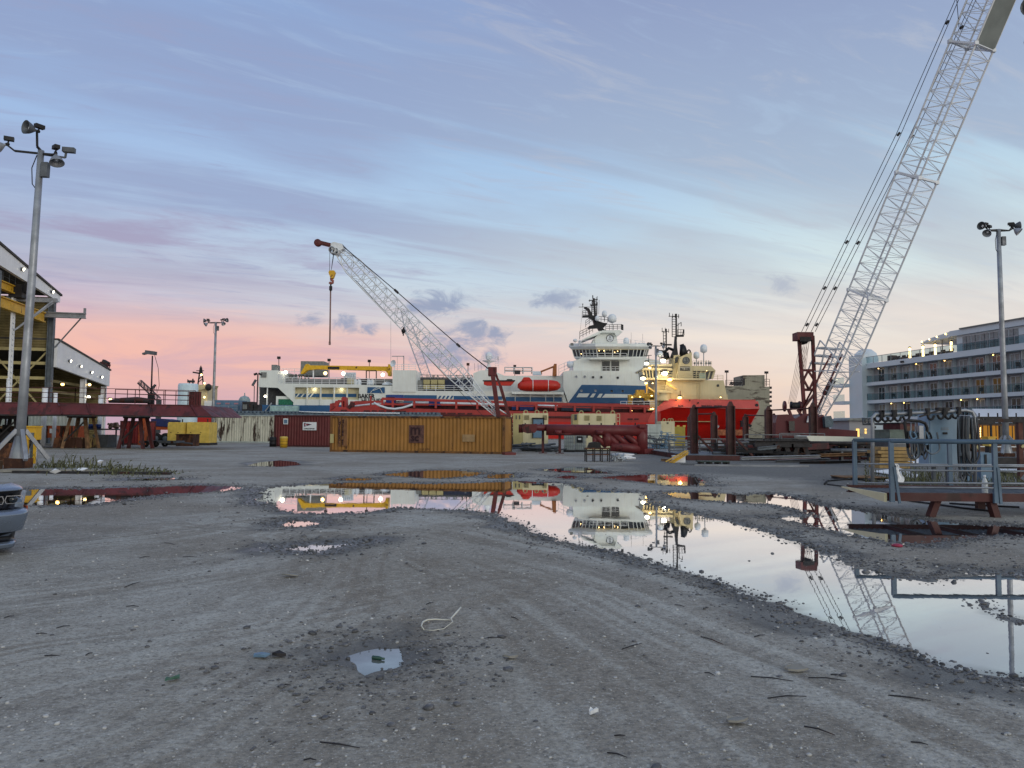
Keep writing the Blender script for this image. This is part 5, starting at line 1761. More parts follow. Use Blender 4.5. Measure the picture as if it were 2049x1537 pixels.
for y in range(666, 700, 6):
    m2.bar(at(1327.5, y, D2 + 5.1), at(1333, y, D2 + 5.1), .1)
for (x, y) in ((1325, 656), (1331, 656), (1338, 658)):
    m2.bar(at(x, y, D2 + 5), at(x, y + 8, D2 + 5), .1)
s('mast', m2, 'mastblack')
for (xa, ya, xb, yb, r) in ((1364, 716, 1366, 691, .55), (1371, 714, 1364, 689, .45), (1375, 712, 1369, 693, .3), (1335, 720, 1332, 706, .6)):
    s('funnel', MB().tube([at(xa, ya, D2 + 5), at(xb, yb, D2 + 5)], r, 10), 'mastblack')
s('funnel', MB().tube([at(1381, 709, D2 + 3), at(1381, 702, D2 + 3), at(1378.5, 700, D2 + 3), at(1376, 702, D2 + 3), at(1376, 704, D2 + 3)], .16, 8), 'mastblack')
s('funnel', MB().tube([at(1346, 700, D2 + 5), at(1338, 697, D2 + 5), at(1330, 704, D2 + 5), at(1318, 703, D2 + 5), at(1314, 712, D2 + 5)], .32, 8), 'mastblack')
for (px, py, r, h) in ((1408, 697, .72, .85), (1393.5, 710.5, .62, .7), (1320.5, 708, .6, .6)):
    c = at(px, py, D2 + 3)
    s('radome', MB().lathe(c, [(r * .4, -h * 1.1), (r * .95, -h * .8), (r, -h * .1), (r * .93, h * .4), (r * .65, h * .82), (.001, h)], 14), 'domewhite')
    s('radome_post', MB().bar(c - Vector((0, 0, h)), at(px, 733, D2 + 3), .16), 'galv')
for x in (1390, 1397, 1403, 1413, 1418, 1421):
    s('roof_instrument', MB().bar(at(x, 733, D2 + 3), at(x, 724 - (x % 5), D2 + 3), .1).cbox(at(x, 727, D2 + 3), (.3, .3, .4)), 'crewgrey')
s('searchlight_frame', MB().bar(at(1298, 728, D2 + 2), at(1298, 712, D2 + 2), .12).bar(at(1290, 712, D2 + 2), at(1304, 711, D2 + 2), .12), 'mastblack')
# yellow deck machinery amidships
mc = MB()
mc.box(*bx(1272, 787, 1312, 796, D2 + 3, 3)).box(*bx(1290, 796, 1300, 812, D2 + 3, 2)).box(*bx(1258, 790, 1266, 812, D2 + 2, 1.5)).bar(at(1259, 797, D2 + 2), at(1280, 790, D2 + 2), .5).box(*bx(1301, 778, 1312, 800, D2 + 4, 2)).bar(at(1294, 766, D2 + 1), at(1294, 788, D2 + 1), .3).box(*bx(1274, 780, 1290, 787, D2 + 4, 2))
s('deck_winch_house', mc, mat('ochre machinery', (178, 146, 56), .55, var=.2, rust=.2))
s('deck_winch', MB().box(*bx(1286, 803, 1300, 813, D2 + .6, 2)).tube([at(1268, 806, D2 + 1), at(1284, 806, D2 + 1)], .8, 12), 'dark')
s('deck_railing', rails(MB(), [at(1242, 813, D2 + .3), at(1312, 813, D2 + .3)], 1.0, 2, .04, 1.2), 'domewhite')
LIT2 = [(1327, 722, LIT, .55), (1294, 727.5, LIT, .45), (1300, 736, LITS, .3), (1330, 747.5, LIT, .62), (1286.5, 757.5, LIT, .5), (1340, 760, LITW, .5), (1360, 796, LITW, .42), (1263.5, 822, LITW, .17), (1306, 818, LITW, .25), (1302, 818.5, LITW, .14), (1304, 792, LITS, .2), (1281, 794, LITW, .18), (1293, 767, LITW, .3), (1306, 767, LITS, .18), (1442, 795, LITS, .15), (1265, 795, LITW, .14), (1312, 748, LITS, .1), (1414, 742, LITS, .1), (1337, 744, LITS, .12)]
for (x, y, m, r) in LIT2:
    wl = s('deck_light', MB().cbox(at(x, y - r * 11, D2 + .2), (r * 1.6, .5, r * .5)), 'dark')
    MB().dome(at(x, y, D2 + .05), r, r * .6, 12, 5, True).build('lens', m, wl)
MB().bar(at(1361, 796, D2 + .3), at(1361, 782, D2 + .3), .14).build('lamp_bracket', M['reddark'], RS)
# the lit lamps and the added gallery pair throw light on the plating
for (x, y, dd, e, c_, r) in ((1330, 749, D2 - 1.5, 260, (1, .86, .5), .12), (1341, 762, D2 - 1.5, 200, (1, .70, .36), .12), (1361, 797, D2 - 1.2, 100, (1, .62, .28), .1), (1294, 770, D2 - 1, 120, (1, .66, .3), .1), (628, 779, D1 + .75, 30, (1, .94, .72), .06), (682, 779, D1 + .75, 30, (1, .94, .72), .06)):
    ld = bpy.data.lights.new('deck lamp glow', 'POINT')
    ld.energy = e
    ld.color = c_
    ld.shadow_soft_size = r
    lo_ = bpy.data.objects.new('deck_lamp_glow', ld)
    lo_.location = at(x, y, dd)
    COL.objects.link(lo_)

# directional flood on the tan ship's bridge wing, turned towards the white hull
sd_ = bpy.data.lights.new('bridge wing flood', 'SPOT')
sd_.energy = 14000
sd_.color = (1, .95, .64)
sd_.spot_size = R(64)
sd_.spot_blend = .7
sd_.shadow_soft_size = .12
so_ = bpy.data.objects.new('bridge_wing_flood', sd_)
so_.location = at(1283, 757.5, D2 + .3)
so_.rotation_euler = (at(1232, 757, D1) - at(1283, 757.5, D2 + .3)).to_track_quat('-Z', 'Y').to_euler()
COL.objects.link(so_)

# --- weathered concrete dock tower behind the bow ---------------------------
DT = thing('dock_tower', 'weathered grey dock wing wall with a square tower and lamp poles', 'dock tower', gx(1500, 205))
mk('docksteel', (150, 146, 130), .8, var=.12, vs=.25, rust=.34, rustc=(96, 86, 76), rs=.55, ra=(.28, .28, 1.5), streak=.3)
MB().prism(pp([(1450, 884), (1450, 772), (1540, 774), (1540, 884)], 205), (0, 12, 0)).build('wall', M['docksteel'], DT)
MB().prism(pp([(1487, 773), (1487, 751), (1530, 750.5), (1530, 774)], 206), (0, 9, 0)).build('tower', M['docksteel'], DT)
MB().box(*bx(1487.3, 757, 1490.5, 771, 205.9, .1)).build('doorway', M['dark'], DT)
rails(MB(), [at(1452, 772, 205.5), at(1486, 773, 205.5)], 1.5, 3, .05, 1.6).build('railing', M['dark'], DT)
rails(MB(), [at(1531, 773.5, 205.5), at(1540, 774, 205.5)], 2.0, 3, .05, 1.0).build('railing', M['dark'], DT)
for y in range(776, 884, 9):
    MB().cbox(at(1541, y, 206), (.6, 1, .6)).build('edge_bracket', M['dark'], DT)
for i in range(9):
    p = at(1460 + i * 2.7, 771, 205.6)
    MB().bar(p, p + Vector((.35, 0, .9)), .25).build('rail_bracket', M['dark'], DT)
for x, y0, y1 in ((1454, 772, 745), (1533.5, 773, 747)):
    pl_ = MB().bar(at(x, y0, 205.4), at(x, y1, 205.4), .16).build('lamp_pole', M['dark'], DT)
    MB().cbox(at(x, y1 - 1.5, 205.4), (.9, .6, .6)).build('lamp_head', M['dark'], pl_)
# lamp poles on the far side of the white ship
for i, (x, y0, y1) in enumerate(((558, 760, 716), (658.5, 760, 720.5), (739, 762, 722.5), (936.5, 756, 729), (1030, 752, 733))):
    p = at(x, 884, 215)
    r = thing('quay_lamp_pole', ['box headed lamp pole behind the stern of the white ship', 'box headed lamp pole behind the left half of the yellow ship crane', 'box headed lamp pole behind the right half of the yellow ship crane', 'box headed lamp pole behind the middle of the white ship', 'box headed lamp pole above the rescue boat roof'][i], 'lamp pole', (p.x, 215, -2), 'lamp poles on the quay beyond the white ship')
    q = at(x, y1, 215)
    MB().bar((p.x, 215, -2), q, .16).build('pole', M['dark'], r)
    MB().cbox(q, (.8, .7, .7)).build('lamp_head', M['dark'], r)
# far craft at left: tan tug with a lattice mast, and two far cranes
FT = thing('far_tug', 'distant tan workboat with a black lattice mast at left', 'boat', gx(405, 210) - Vector((0, 0, 2)))
dF = 210
MB().prism(pp([(372, 884), (370, 828), (440, 826), (448, 820), (446, 884)], dF), (0, 9, 0)).build('hull', M['hullred'], FT)
MB().box(*bx(381, 770, 416, 826, dF + 1, 7)).build('deckhouse', M['tanship'], FT)
MB().prism(pp([(380, 783), (390, 772), (418, 770), (414, 778)], dF + .5), (0, 7, 0)).build('wheelhouse', M['tanship'], FT)
MB().box(*bx(408, 802, 424, 826, dF + .5, 5)).build('deckhouse', M['white'], FT)
fm = MB()
for (xa, ya, xb, yb, w_) in ((396, 770, 401, 735, .3), (407, 770, 403, 735, .3), (402, 750, 402, 732, .25), (386, 745, 404, 748, .4), (393, 742, 408, 742, .2), (386, 758, 386, 770, .3), (399, 758, 405, 752, .2), (398, 764, 406, 758, .2)):
    fm.bar(at(xa, ya, dF + 3), at(xb, yb, dF + 3), w_)
fm.build('mast', M['mastblack'], FT)
MB().dome(at(417, 775, dF), .9, 1.0, 10, 5, True).build('searchlight', M['dark'], FT)
for (x, y) in ((403, 750), (409, 767), (409, 795)):
    MB().dome(at(x, y, dF - .2), .28, .28, 8, 4, True).build('deck_light', LITS, FT)
p = gx(368, 105)
lo, hi = bx(347, 767, 388, 840, 105, 4.5)
tkm = MB()
for i in range(13):
    a0 = -math.pi / 2 + math.pi * i / 12
r_ = (hi[0] - lo[0]) / 2
tkm.lathe(((lo[0] + hi[0]) / 2, 105 + r_, 0), [(r_, 0), (r_, hi[2] - .3), (r_ * .93, hi[2]), (.001, hi[2] + .08)], 28)
TK = thing('storage_tank', 'pale blue white upright tank behind the pontoon railing', 'tank', p)
tkm.build('shell', mat('tank white', (196, 214, 222), .45, var=.04), TK)
MB().cbox((lo[0] + 1.8, 104.7 + r_, hi[2] + .3), (.9, .4, .3)).bar((lo[0] + 1.5, 105 + r_, hi[2]), (lo[0] + 1.2, 105 + r_, hi[2] + .6), .1).build('top_valve', M['dark'], TK)
for i, (A_, B_, n_, wd, lb, m_) in enumerate((((203, 749, 150), (211, 727, 150), 4, 1.0, 'far red lattice crane tip above the low end of the shed', 'reddark'), ((318, 800, 240), (279, 764, 240), 12, .9, 'far thin lattice crane jib seen past the floodlight pole', 'darkgrey'))):
    A3, B3 = at(*A_), at(*B_)
    if i == 0:
        A3 = A3 + (A3 - B3) * 3.6
        n_ = 16
    g3 = gx(A_[0], A_[2])
    r = thing('far_crane', lb, 'crane', Vector((A3.x, A3.y, 0)))
    bm_ = MB()
    d_ = (B3 - A3).normalized()
    e1 = Vector((0, 1, 0))
    lattice(bm_, A3, B3, e1, d_.cross(e1).normalized(), wd, wd * 1.5, n_, .09, .12)
    bm_.build('boom', M[m_], r)
    if i == 0:
        MB().cbox(at(211, 727, 150), (1.2, 1, 1), 0, .5).build('boom_head', M['dark'], r)
    else:
        q = at(301, 782, 240)
        MB().bar((A3.x, A3.y, 0), A3, 1.2).bar(q, at(311, 770, 240), .6).bar(B3, B3 - Vector((0, 0, 3)), .12).build('cab_post', M['darkgrey'], r)
for k_, v_ in (('orange', 0),):
    pass
# blue grey panels, dome tank and machine beyond the rusty white bin
lo, hi = bx(427, 801, 480, 829, 112, 3)
BP = thing('site_cabin', 'pale blue grey cabin with three doors behind the rust streaked container', 'cabin', gx(454, 112))
MB().box((lo[0], 112, 0), hi).build('walls', M['bluegrey'], BP)
for i in range(3):
    x = lo[0] + (hi[0] - lo[0]) * (i + .04) / 3
    d_ = MB().box((x, 111.95, lo[2] + .2), (x + (hi[0] - lo[0]) * .29, 112, hi[2] - .15)).build('door', M['bluegrey'], BP)
    MB().box((x + .4, 111.9, hi[2] - .6), (x + 1.0, 111.95, hi[2] - .4)).build('notice', mat('pink notice', (170, 120, 130), .6), d_)
rails(MB(), [(lo[0], 111, lo[2]), (hi[0], 111, lo[2])], 1.2, 3, .03, 1.4).build('front_rail', M['galv'], BP)
p = gx(484, 118)
lo, hi = bx(473, 792, 495, 840, 118, 2)
solo(MB().lathe((p.x, 118.8, 0), [(.85, 0), (.85, hi[2] - .55), (.6, hi[2] - .15), (.2, hi[2]), (.08, hi[2] + .05), (.08, hi[2] + .45), (.001, hi[2] + .5)], 18), 'dome_tank', mat('tank grey', (140, 158, 162), .5), 'small round topped grey tank beside the blue grey cabin', 'tank', p)
lo, hi = bx(484, 804, 516, 830, 110, 2.5)
DM = thing('pump_unit', 'dark grey pump unit below the ship stern', 'pump', gx(500, 110))
MB().box((lo[0], 110, 0), (lo[0] + 1.5, 112, hi[2])).box((lo[0] + 1.6, 110.1, 0), (hi[0], 112, hi[2] - .4)).build('casing', M['dark'], DM)
MB().box((lo[0] + .1, 109.96, lo[2] + .8), (lo[0] + .7, 110, hi[2] - .4)).build('panel', M['crewgrey'], DM)
# pale mooring bollard-lamp by the stern
LS = thing('lamp_stand', 'dark twin headed lamp stand at the stern of the white ship', 'lamp stand', gx(516, 120))
p = at(516, 750, 120)
MB().bar((p.x, 120, 0), p, .16).build('pole', M['dark'], LS)
for sx_ in (-.35, .35):
    MB().cbox(p + Vector((sx_, 0, .1)), (.5, .4, .3), 0, sx_).build('lamp_head', M['dark'], LS)
MB().bar(at(508, 823, 118), at(509, 772, 118), .1).bar(at(505, 772, 118), at(512, 760, 118), .3).build('side_mast', M['galvdark'], LS)

# ------------------------------------------------------------------ containers in the middle
mk('ochre', (152, 108, 50), .62, var=.1, vs=.6, rust=.05, rustc=(92, 60, 34), streak=.3)
mk('oxide', (100, 42, 42), .62, var=.1, vs=.6, rust=.04, rustc=(70, 32, 30), streak=.25)
mk('ochredark', (110, 74, 36), .7, var=.25, rust=.35, rustc=(60, 36, 24))
pa, pb = gnd(660, 904.4), gnd(1010, 909.4)
rz = math.atan2(pb.y - pa.y, pb.x - pa.x)
CL = (pb - pa).length
YC = container('container', 'long ochre yellow container with faded purple logo patch', pa, CL, 2.44, 2.62, M['ochre'], M['ochredark'], rz)


def lettr(txt, x, z, size, m, root, y=-.055, vertical=False, **k):
    if vertical:
        for i, ch in enumerate(txt):
            if ch != ' ':
                text(ch, 'lettering', m, root, (x, y, z - i * size * .78), size, **k)
    else:
        text(txt, 'lettering', m, root, (x, y, z), size, **k)


mk('fadedpurple', (92, 62, 56), .7, var=.3, vs=3)
mk('fadedstrip', (122, 84, 52), .7, var=.2, vs=3)
mk('palepatch', (150, 122, 86), .7, var=.15)
mk('stencil', (48, 22, 26), .7, var=.2)
sp = CL / 350
MB().box((162 * sp, -.02, .72), (192 * sp, .0, 1.98)).build('logo_patch', M['fadedpurple'], YC)
text('m', 'lettering', M['stencil'], YC, (164 * sp, -.03, 1.33), 1.05, depth=.008, bold=.03)
text('sc', 'lettering', M['stencil'], YC, (166 * sp, -.03, .86), .72, depth=.008, bold=.03)
MB().box((268 * sp, -.02, .85), (292 * sp, .0, 1.35)).build('faded_patch', M['palepatch'], YC)
MB().box((8 * sp + .62, -.02, .42), (8 * sp + 1.0, .0, 2.45)).build('marking_strip', M['fadedstrip'], YC)
MB().box((8 * sp + .32, -.021, .4), (8 * sp + .55, .0, 2.5)).build('marking_strip', M['fadedstrip'], YC)
lettr('INTERPOOL', .62, 2.25, .26, M['stencil'], YC, y=-.03, vertical=True, bold=.012)
lettr('473186 42', .92, 2.18, .26, M['stencil'], YC, y=-.03, vertical=True, bold=.012)
MB().box((.02, -.06, .65), (.3, -.035, 1.3)).build('corner_plate', M['tan'], YC)
text('22 UR 1702', 'lettering', M['stencil'], YC, (182 * sp, -.05, .24), .17, depth=.004)
p0 = gx(549, 72.0)
p1 = gx(660, 70.6)
RC = container('container', 'dark red container with a white flag sign and a small blue notice', p0, 6.06, 2.44, 2.92, M['oxide'], M['reddark'], math.atan2(p1.y - p0.y, p1.x - p0.x))
k = 71.5 / F
sg = MB().box((64 * k, -.07, Zt(628, 861, 71.5)), (94 * k, -.045, Zt(628, 845, 71.5))).build('sign_board', M['white'], RC)
zc_ = Zt(628, 850, 71.5)
MB().add([(66.5 * k, -.075, zc_ + .17), (66.9 * k, -.075, zc_ - .20), (84 * k, -.075, zc_ + .02), (66.5 * k, -.08, zc_ + .17), (66.9 * k, -.08, zc_ - .2), (84 * k, -.08, zc_ + .02)], [(0, 1, 2), (5, 4, 3), (0, 2, 5, 3), (1, 4, 5, 2), (0, 3, 4, 1)]).build('pennant', mat('pennant navy', (52, 34, 70), .6), sg)
MB().add([(67.3 * k, -.082, zc_ + .10), (67.5 * k, -.082, zc_ - .10), (78 * k, -.082, zc_ + .02)], [(0, 1, 2)]).build('pennant_field', mat('pennant red', (150, 40, 50), .6), sg)
text('C', 'lettering', M['white'], sg, (69 * k, -.085, zc_ - .09), .26, depth=.003, bold=.01)
text('CONRAD SHIPYARD', 'lettering', M['decal'], sg, (66.6 * k, -.075, Zt(628, 859.3, 71.5)), .17, depth=.003, bold=.006, sx=.70)
nb = MB().box((20.5 * k, -.07, Zt(575, 849, 71.5)), (31 * k, -.045, Zt(575, 837.5, 71.5))).build('notice', M['white'], RC)
MB().box((21.8 * k, -.075, Zt(575, 847.5, 71.5)), (29.6 * k, -.07, Zt(575, 839.5, 71.5))).build('notice_picture', M['bluegrey'], nb)
p0 = gx(424, 90)
mk('rustywhite', (196, 194, 178), .6, var=.08, vs=.7, rust=.30, rustc=(56, 34, 24), rs=1.7, ra=(1, 1, .2), streak=.95)
container('container', 'dirty white container covered in black and brown rust streaks', p0, 12.19, 2.44, 3.2, M['rustywhite'], M['greywhite'], R(-1.0))
# tarpaulin or mat roof lying behind the containers
lo, hi = bx(460, 826, 1000, 833.5, 103, 3)
sr = MB()
for i in range(54):
    x = lo[0] + (hi[0] - lo[0]) * .78 * i / 54
    sr.box((x, 103, hi[2] - .3), (x + .28, 106, hi[2] - .02 * (i % 2)))
sr.box((lo[0], 103.05, 0), (lo[0] + (hi[0] - lo[0]) * .78, 105.9, hi[2] - .31))
solo(sr, 'slatted_pallet_stack', mat('slate slats', (98, 112, 124), .7, var=.25), 'long low grey slatted stack just behind the containers', 'stack', gx(700, 103))
hp_ = [at(x, y, 102.8) for x, y in ((598, 823.5), (620, 824.5), (660, 825.5), (720, 826), (800, 827))]
solo(MB().tube(hp_, .07, 6), 'white_hose', M['whiteclean'], 'thin white hose lying along the slatted stack', 'hose', hp_[0])
p = gnd(565.5, 896.5)
bn = thing('waste_bin', 'yellow lidded bin in front of the dark red container', 'bin', p)
kk = p.y / F
MB().lathe((p.x, p.y + .3, .02), [(.001, 0), (7.0 * kk, 0), (7.4 * kk, .4), (7.6 * kk, .8)], 16).build('bin_body', M['yellow'], bn)
MB().lathe((p.x, p.y + .3, .82), [(7.9 * kk, 0), (7.9 * kk, .1), (7 * kk, .16), (.001, .18)], 16).build('lid', M['paleyellow'], bn)
for z in (.3, .55):
    MB().lathe((p.x, p.y + .3, z), [(7.5 * kk, 0), (7.75 * kk, .015), (7.6 * kk, .03)], 16).build('hoop', M['ochredark'], bn)
p = gnd(544, 894.5)
solo(MB().lathe((p.x, p.y + .3, 0), [(.001, 0), (.3, 0), (.31, .28), (.33, .3), (.31, .32), (.3, .58), (.32, .6), (.3, .62), (.3, .88), (.26, .9), (.001, .88)], 16), 'drum', M['black'], 'black drum standing left of the yellow bin', 'drum', p)
lo, hi = bx(1008, 899, 1024, 911, 53.5, 2)
# small red steel plate and pole beside the ochre container
solo(MB().cbox(gnd(1018, 910.5) + Vector((0, 0, .09)), (.75, 1.2, .18), .2), 'steel_plate', M['oxide'], 'small dark red plate on the ground at the right end of the ochre container', 'plate', gnd(1018, 910))

# ------------------------------------------------------------------ cream machinery boxes
def machine_box(x0, x1, y0, yb, d, dep, label, vents, rz=0):
    lo, hi = bx(x0, y0, x1, yb, d, dep)
    r = thing('power_unit', label, 'power unit', gx((x0 + x1) / 2, d), 'cream power units')
    MB().box((lo[0], d, .12), (hi[0], d + dep, hi[2])).build('housing', M['cream'], r)
    MB().box((lo[0] - .05, d - .04, 0), (hi[0] + .05, d + dep + .05, .12)).build('skid_base', M['dark'], r)
    for (a, b_, c, e) in vents:
        l2, h2 = bx(a, b_, c, e, d - .04, .05)
        v_ = MB().box(l2, h2)
        v = v_.build('vent', M['tan'], r)
        sl_ = MB()
        n_ = 5
        for i in range(n_):
            z = l2[2] + (h2[2] - l2[2]) * (i + .5) / n_
            sl_.box((l2[0] + .03, d - .06, z - .015), (h2[0] - .03, d - .04, z + .015))
        sl_.build('louvre', M['darkgrey'], v)
    for px in (x0 + 6, x1 - 6, (x0 + x1) / 2 + 3):
        c = at(px, y0 - 2, d + .3)
        MB().lathe(c, [(.16, -.03), (.2, 0), (.16, .03), (.11, 0), (.16, -.03)], 12, (0, 1, 0)).build('lifting_eye', M['tan'], r)
    return r, lo, hi


r, lo, hi = machine_box(1046, 1097, 827, 893, 62, 2.4, 'cream power unit with a grey door panel, behind the left end of the red truss', [(1048.5, 831, 1059, 840), (1086, 831, 1095, 840)])
MB().box(*bx(1027, 827.5, 1046.2, 892, 61.9, 2.0)).build('side_cabinet', M['tan'], r)
for px in (1032, 1039):
    MB().box(*bx(px, 831, px + 2, 839, 61.86, .05)).build('slot', M['darkgrey'], r)
dp = MB().box(*bx(1067, 837, 1087, 876, 61.9, .1)).build('door', M['bluegrey'], r)
df = MB()
for a in ((1065, 836, 1089, 838.5), (1065, 836, 1067.2, 877), (1087, 836, 1089, 860)):
    df.box(*bx(*a, 61.84, .14))
df.build('door_frame', M['black'], dp)
ld_ = MB()
for px in (1023.5, 1027.5):
    ld_.bar(at(px, 880, 61.3), at(px, 828, 61.3), .07)
for y in range(832, 880, 8):
    ld_.bar(at(1023.5, y, 61.3), at(1027.5, y, 61.3), .05)
ld_.build('ladder', M['tan'], r)
r, lo, hi = machine_box(1157, 1232, 828, 890, 64, 2.4, 'cream power unit with two square vents, behind the middle of the red truss', [(1169, 831.5, 1180, 841.5), (1194, 832, 1204, 842)])
MB().box(*bx(1146, 829, 1157.2, 889, 63.9, 2.0)).build('side_cabinet', M['tan'], r)
MB().cbox(at(1152, 835, 63.85), (.2, .12, .45)).build('gauge', M['darkgrey'], r)
MB().bar(at(1174, 876, 63.9), at(1175.5, 869, 63.8), .1).build('handle', M['black'], r)
rails(MB(), [at(1234, 850, 64.2), at(1240, 850, 64.2)], .9, 3, .02, .3).build('ladder', M['cream'], r)
r, lo, hi = machine_box(1323, 1350, 843, 886, 78, 2.4, 'small cream power unit beneath the tan ship, left of the olive one', [(1334, 845, 1338, 848)])
MB().box(*bx(1295, 849, 1323.3, 889, 77.5, 2.2)).build('side_cabinet', M['greywhite'], r)
lo, hi = bx(1350, 854, 1371, 872, 80, 2)
OL = thing('power_unit', 'low olive yellow power unit right of the small cream one', 'power unit', gx(1360, 80), 'cream power units')
MB().box((lo[0], 80, .1), hi).build('housing', mat('olive yellow', (166, 148, 64), .55, var=.1), OL)
MB().box((lo[0] - .03, 79.95, 0), (hi[0], 82, .1)).build('skid_base', M['dark'], OL)
for px in (1357, 1369):
    MB().cbox(at(px, 853, 80.4), (.25, .2, .2)).build('lifting_eye', M['paleyellow'], OL)

# ------------------------------------------------------------------ big red pipe truss
TD = 56.5
TP = thing('pipe_truss', 'long dark red pipe truss with slanting braces standing on one end', 'truss', gx(1170, TD))
mk('truss', (102, 38, 40), .5, var=.18, vs=.8, rust=.15, rustc=(60, 28, 28))


def tpipe(name, pts, r, dd=0.0):
    return MB().tube([at(x, y, TD + dd) for x, y in pts], r, 16).build(name, M['truss'], TP)


tpipe('main_pipe', [(1093, 860), (1292, 862)], .40)
tpipe('main_pipe', [(1044, 855), (1096, 856)], .24)
tpipe('end_flange', [(1042, 849.5), (1042.2, 866)], .16)
MB().prism(pp([(1043, 850), (1074, 848), (1074, 862), (1070, 866), (1056, 867.5), (1046, 864)], TD - .3), (0, .9, 0)).build('gusset_box', M['truss'], TP)
MB().prism(pp([(1097, 866), (1148, 866), (1142, 869.5), (1110, 869)], TD - .3), (0, .9, 0)).build('gusset_plate', M['truss'], TP)
tpipe('end_post', [(1285, 850), (1285, 909)], .40)
MB().box(*bx(1280, 849, 1293, 856, TD - .5, 1.0)).build('end_cap', M['truss'], TP)
tpipe('bottom_pipe', [(1222, 893), (1285, 899)], .36)
MB().box(*bx(1290, 898, 1308, 908, TD - .4, .9)).build('foot_box', M['truss'], TP)
for (xa, ya, xb, yb, r_) in ((1180, 863, 1214, 893, .22), (1208, 864, 1243, 897, .26), (1225, 864, 1258, 894, .25), (1246, 864, 1284, 897, .22), (1214, 866, 1216, 893, .36)):
    tpipe('brace', [(xa, ya), (xb, yb)], r_)
tpipe('post', [(1190, 866), (1190, 897)], .18)
for (px, dd) in ((1117, -.5), (1200, -.5)):
    tpipe('branch_stub', [(px, 861), (px, 869)], .27, dd)
for (px, y0, yb) in ((1086.5, 862, 903), (1120, 866, 911)):
    p = at(px, y0, TD + .3)
    lg_ = MB()
    lg_.box((p.x - .09, p.y - .1, 0), (p.x + .09, p.y + .1, p.z))
    lg_.box((p.x - .3, p.y - .3, 0), (p.x + .3, p.y + .3, .06))
    lg_.build('prop_stand', M['reddark'], TP)
for px in (1051, 1083, 1179, 1203, 1230, 1271):
    MB().bar(at(px, 857, TD), at(px, 846.5, TD), .09).build('pin', M['black'], TP)
solo(MB().dome(at(1257, 882, TD + .7), .42, .62, 12, 5, True), 'blue_buoy', mat('purple blue', (52, 40, 96), .5), 'dull blue buoy hanging among the truss braces', 'buoy', at(1257, 890, TD + .7))
# totes and crates under the truss
for i, (x0, x1, y0, y1, d, lab) in enumerate(((1129, 1150, 869, 893, 60.5, 'caged white liquid tote at the left'), (1151, 1173, 868, 893, 61, 'caged white liquid tote with a dark label'))):
    lo, hi = bx(x0, y0, x1, y1, d, 1)
    t_ = thing('liquid_tote', lab + ', under the red truss', 'tote', gx((x0 + x1) / 2, d), 'liquid totes')
    MB().box((lo[0] + .04, d + .04, .16), (hi[0] - .04, d + .96, hi[2] - .03)).build('tank', M['greywhite'], t_)
    cg_ = MB()
    for j in range(6):
        x = lo[0] + (hi[0] - lo[0]) * j / 5
        cg_.bar((x, d, .15), (x, d, hi[2]), .03)
    for j in range(5):
        z = .2 + (hi[2] - .2) * j / 4
        cg_.bar((lo[0], d, z), (hi[0], d, z), .03)
    cg_.build('cage', M['galv'], t_)
    MB().box((lo[0], d, 0), (hi[0], d + 1, .15)).build('pallet', M['dark'], t_)
    if i:
        MB().box(*bx(1154, 873, 1166, 886, d - .02, .02)).build('label_plate', M['decal'], t_)
        MB().box(*bx(1157, 877, 1163, 880, d - .03, .01)).build('label_text', M['white'], t_)
for i, (px, py, n_, m, lb) in enumerate(((1070, 893, 14, 'galvdark', 'low tangle of grey pipe offcuts in front of the grey doored power unit'), (1330, 888, 18, 'bluegrey', 'tangle of grey blue cages and scrap below the small cream power unit'), (1300, 886, 10, 'galvdark', 'dark stacked tube frames left of the scrap cages'))):
    g0 = gx(px, (60, 74, 73)[i])
    mb = MB()
    for j in range(n_):
        a = RNG.random() * .8 - .4
        c = g0 + Vector((RNG.normal(0, .75), RNG.random() * .8, .1 + RNG.random() * (.5 if i == 0 else 1.5)))
        L_ = .4 + RNG.random() * 1.0
        if i and RNG.random() < .6:
            mb.bar(c - Vector((0, 0, c.z)), c + Vector((0, 0, .2)), .06)
            mb.bar(c, c + Vector((L_, 0, 0)), .06)
        else:
            mb.tube([c - Vector((math.cos(a), math.sin(a) * .3, a * .3)) * L_, c + Vector((math.cos(a), math.sin(a) * .3, a * .3)) * L_], .05 + .05 * RNG.random(), 8)
        mb.lathe(c, [(.1, -.03), (.16, 0), (.1, .03)], 10, (0, 1, .2))
    solo(mb, 'scrap_pile', M[m], lb, 'scrap', g0)

# ------------------------------------------------------------------ table, white bundle, planks
p = gnd(1197, 925)
d = p.y
tb = thing('steel_table', 'rust brown steel table frame beside the white pipe bundle', 'table', p)
xa, xb = at(1172, 900, d).x, at(1222, 900, d).x
zt = Zt(1197, 896.5, d)
MB().box((xa, d, zt - .06), (xb, d + 1.0, zt)).build('tabletop', M['rusty'], tb)
for x in (xa + .02, xa + (xb - xa) * .34, xa + (xb - xa) * .64, xb - .08):
    for dy in (0.02, .9):
        MB().box((x, d + dy, 0), (x + .06, d + dy + .06, zt - .06)).build('leg', M['dark'], tb)
MB().box((xa + .06, d + .03, .38), (xb - .06, d + .95, .43)).build('shelf', M['rusty'], tb)
lo, hi = bx(1176, 884, 1203, 896.4, d + .3, .5)
solo(MB().prism([(lo[0], lo[1], zt), (hi[0], lo[1], zt), (hi[0] - .05, lo[1], hi[2] - .05), (hi[0] - .3, lo[1], hi[2]), (lo[0] + .1, lo[1], hi[2] - .06)], (0, .5, 0)), 'toolbox', M['black'], 'dark toolbox on top of the rust brown steel table', 'toolbox', (lo[0], lo[1], zt))
p = gnd(1250, 924)
d = p.y
wbm = MB()
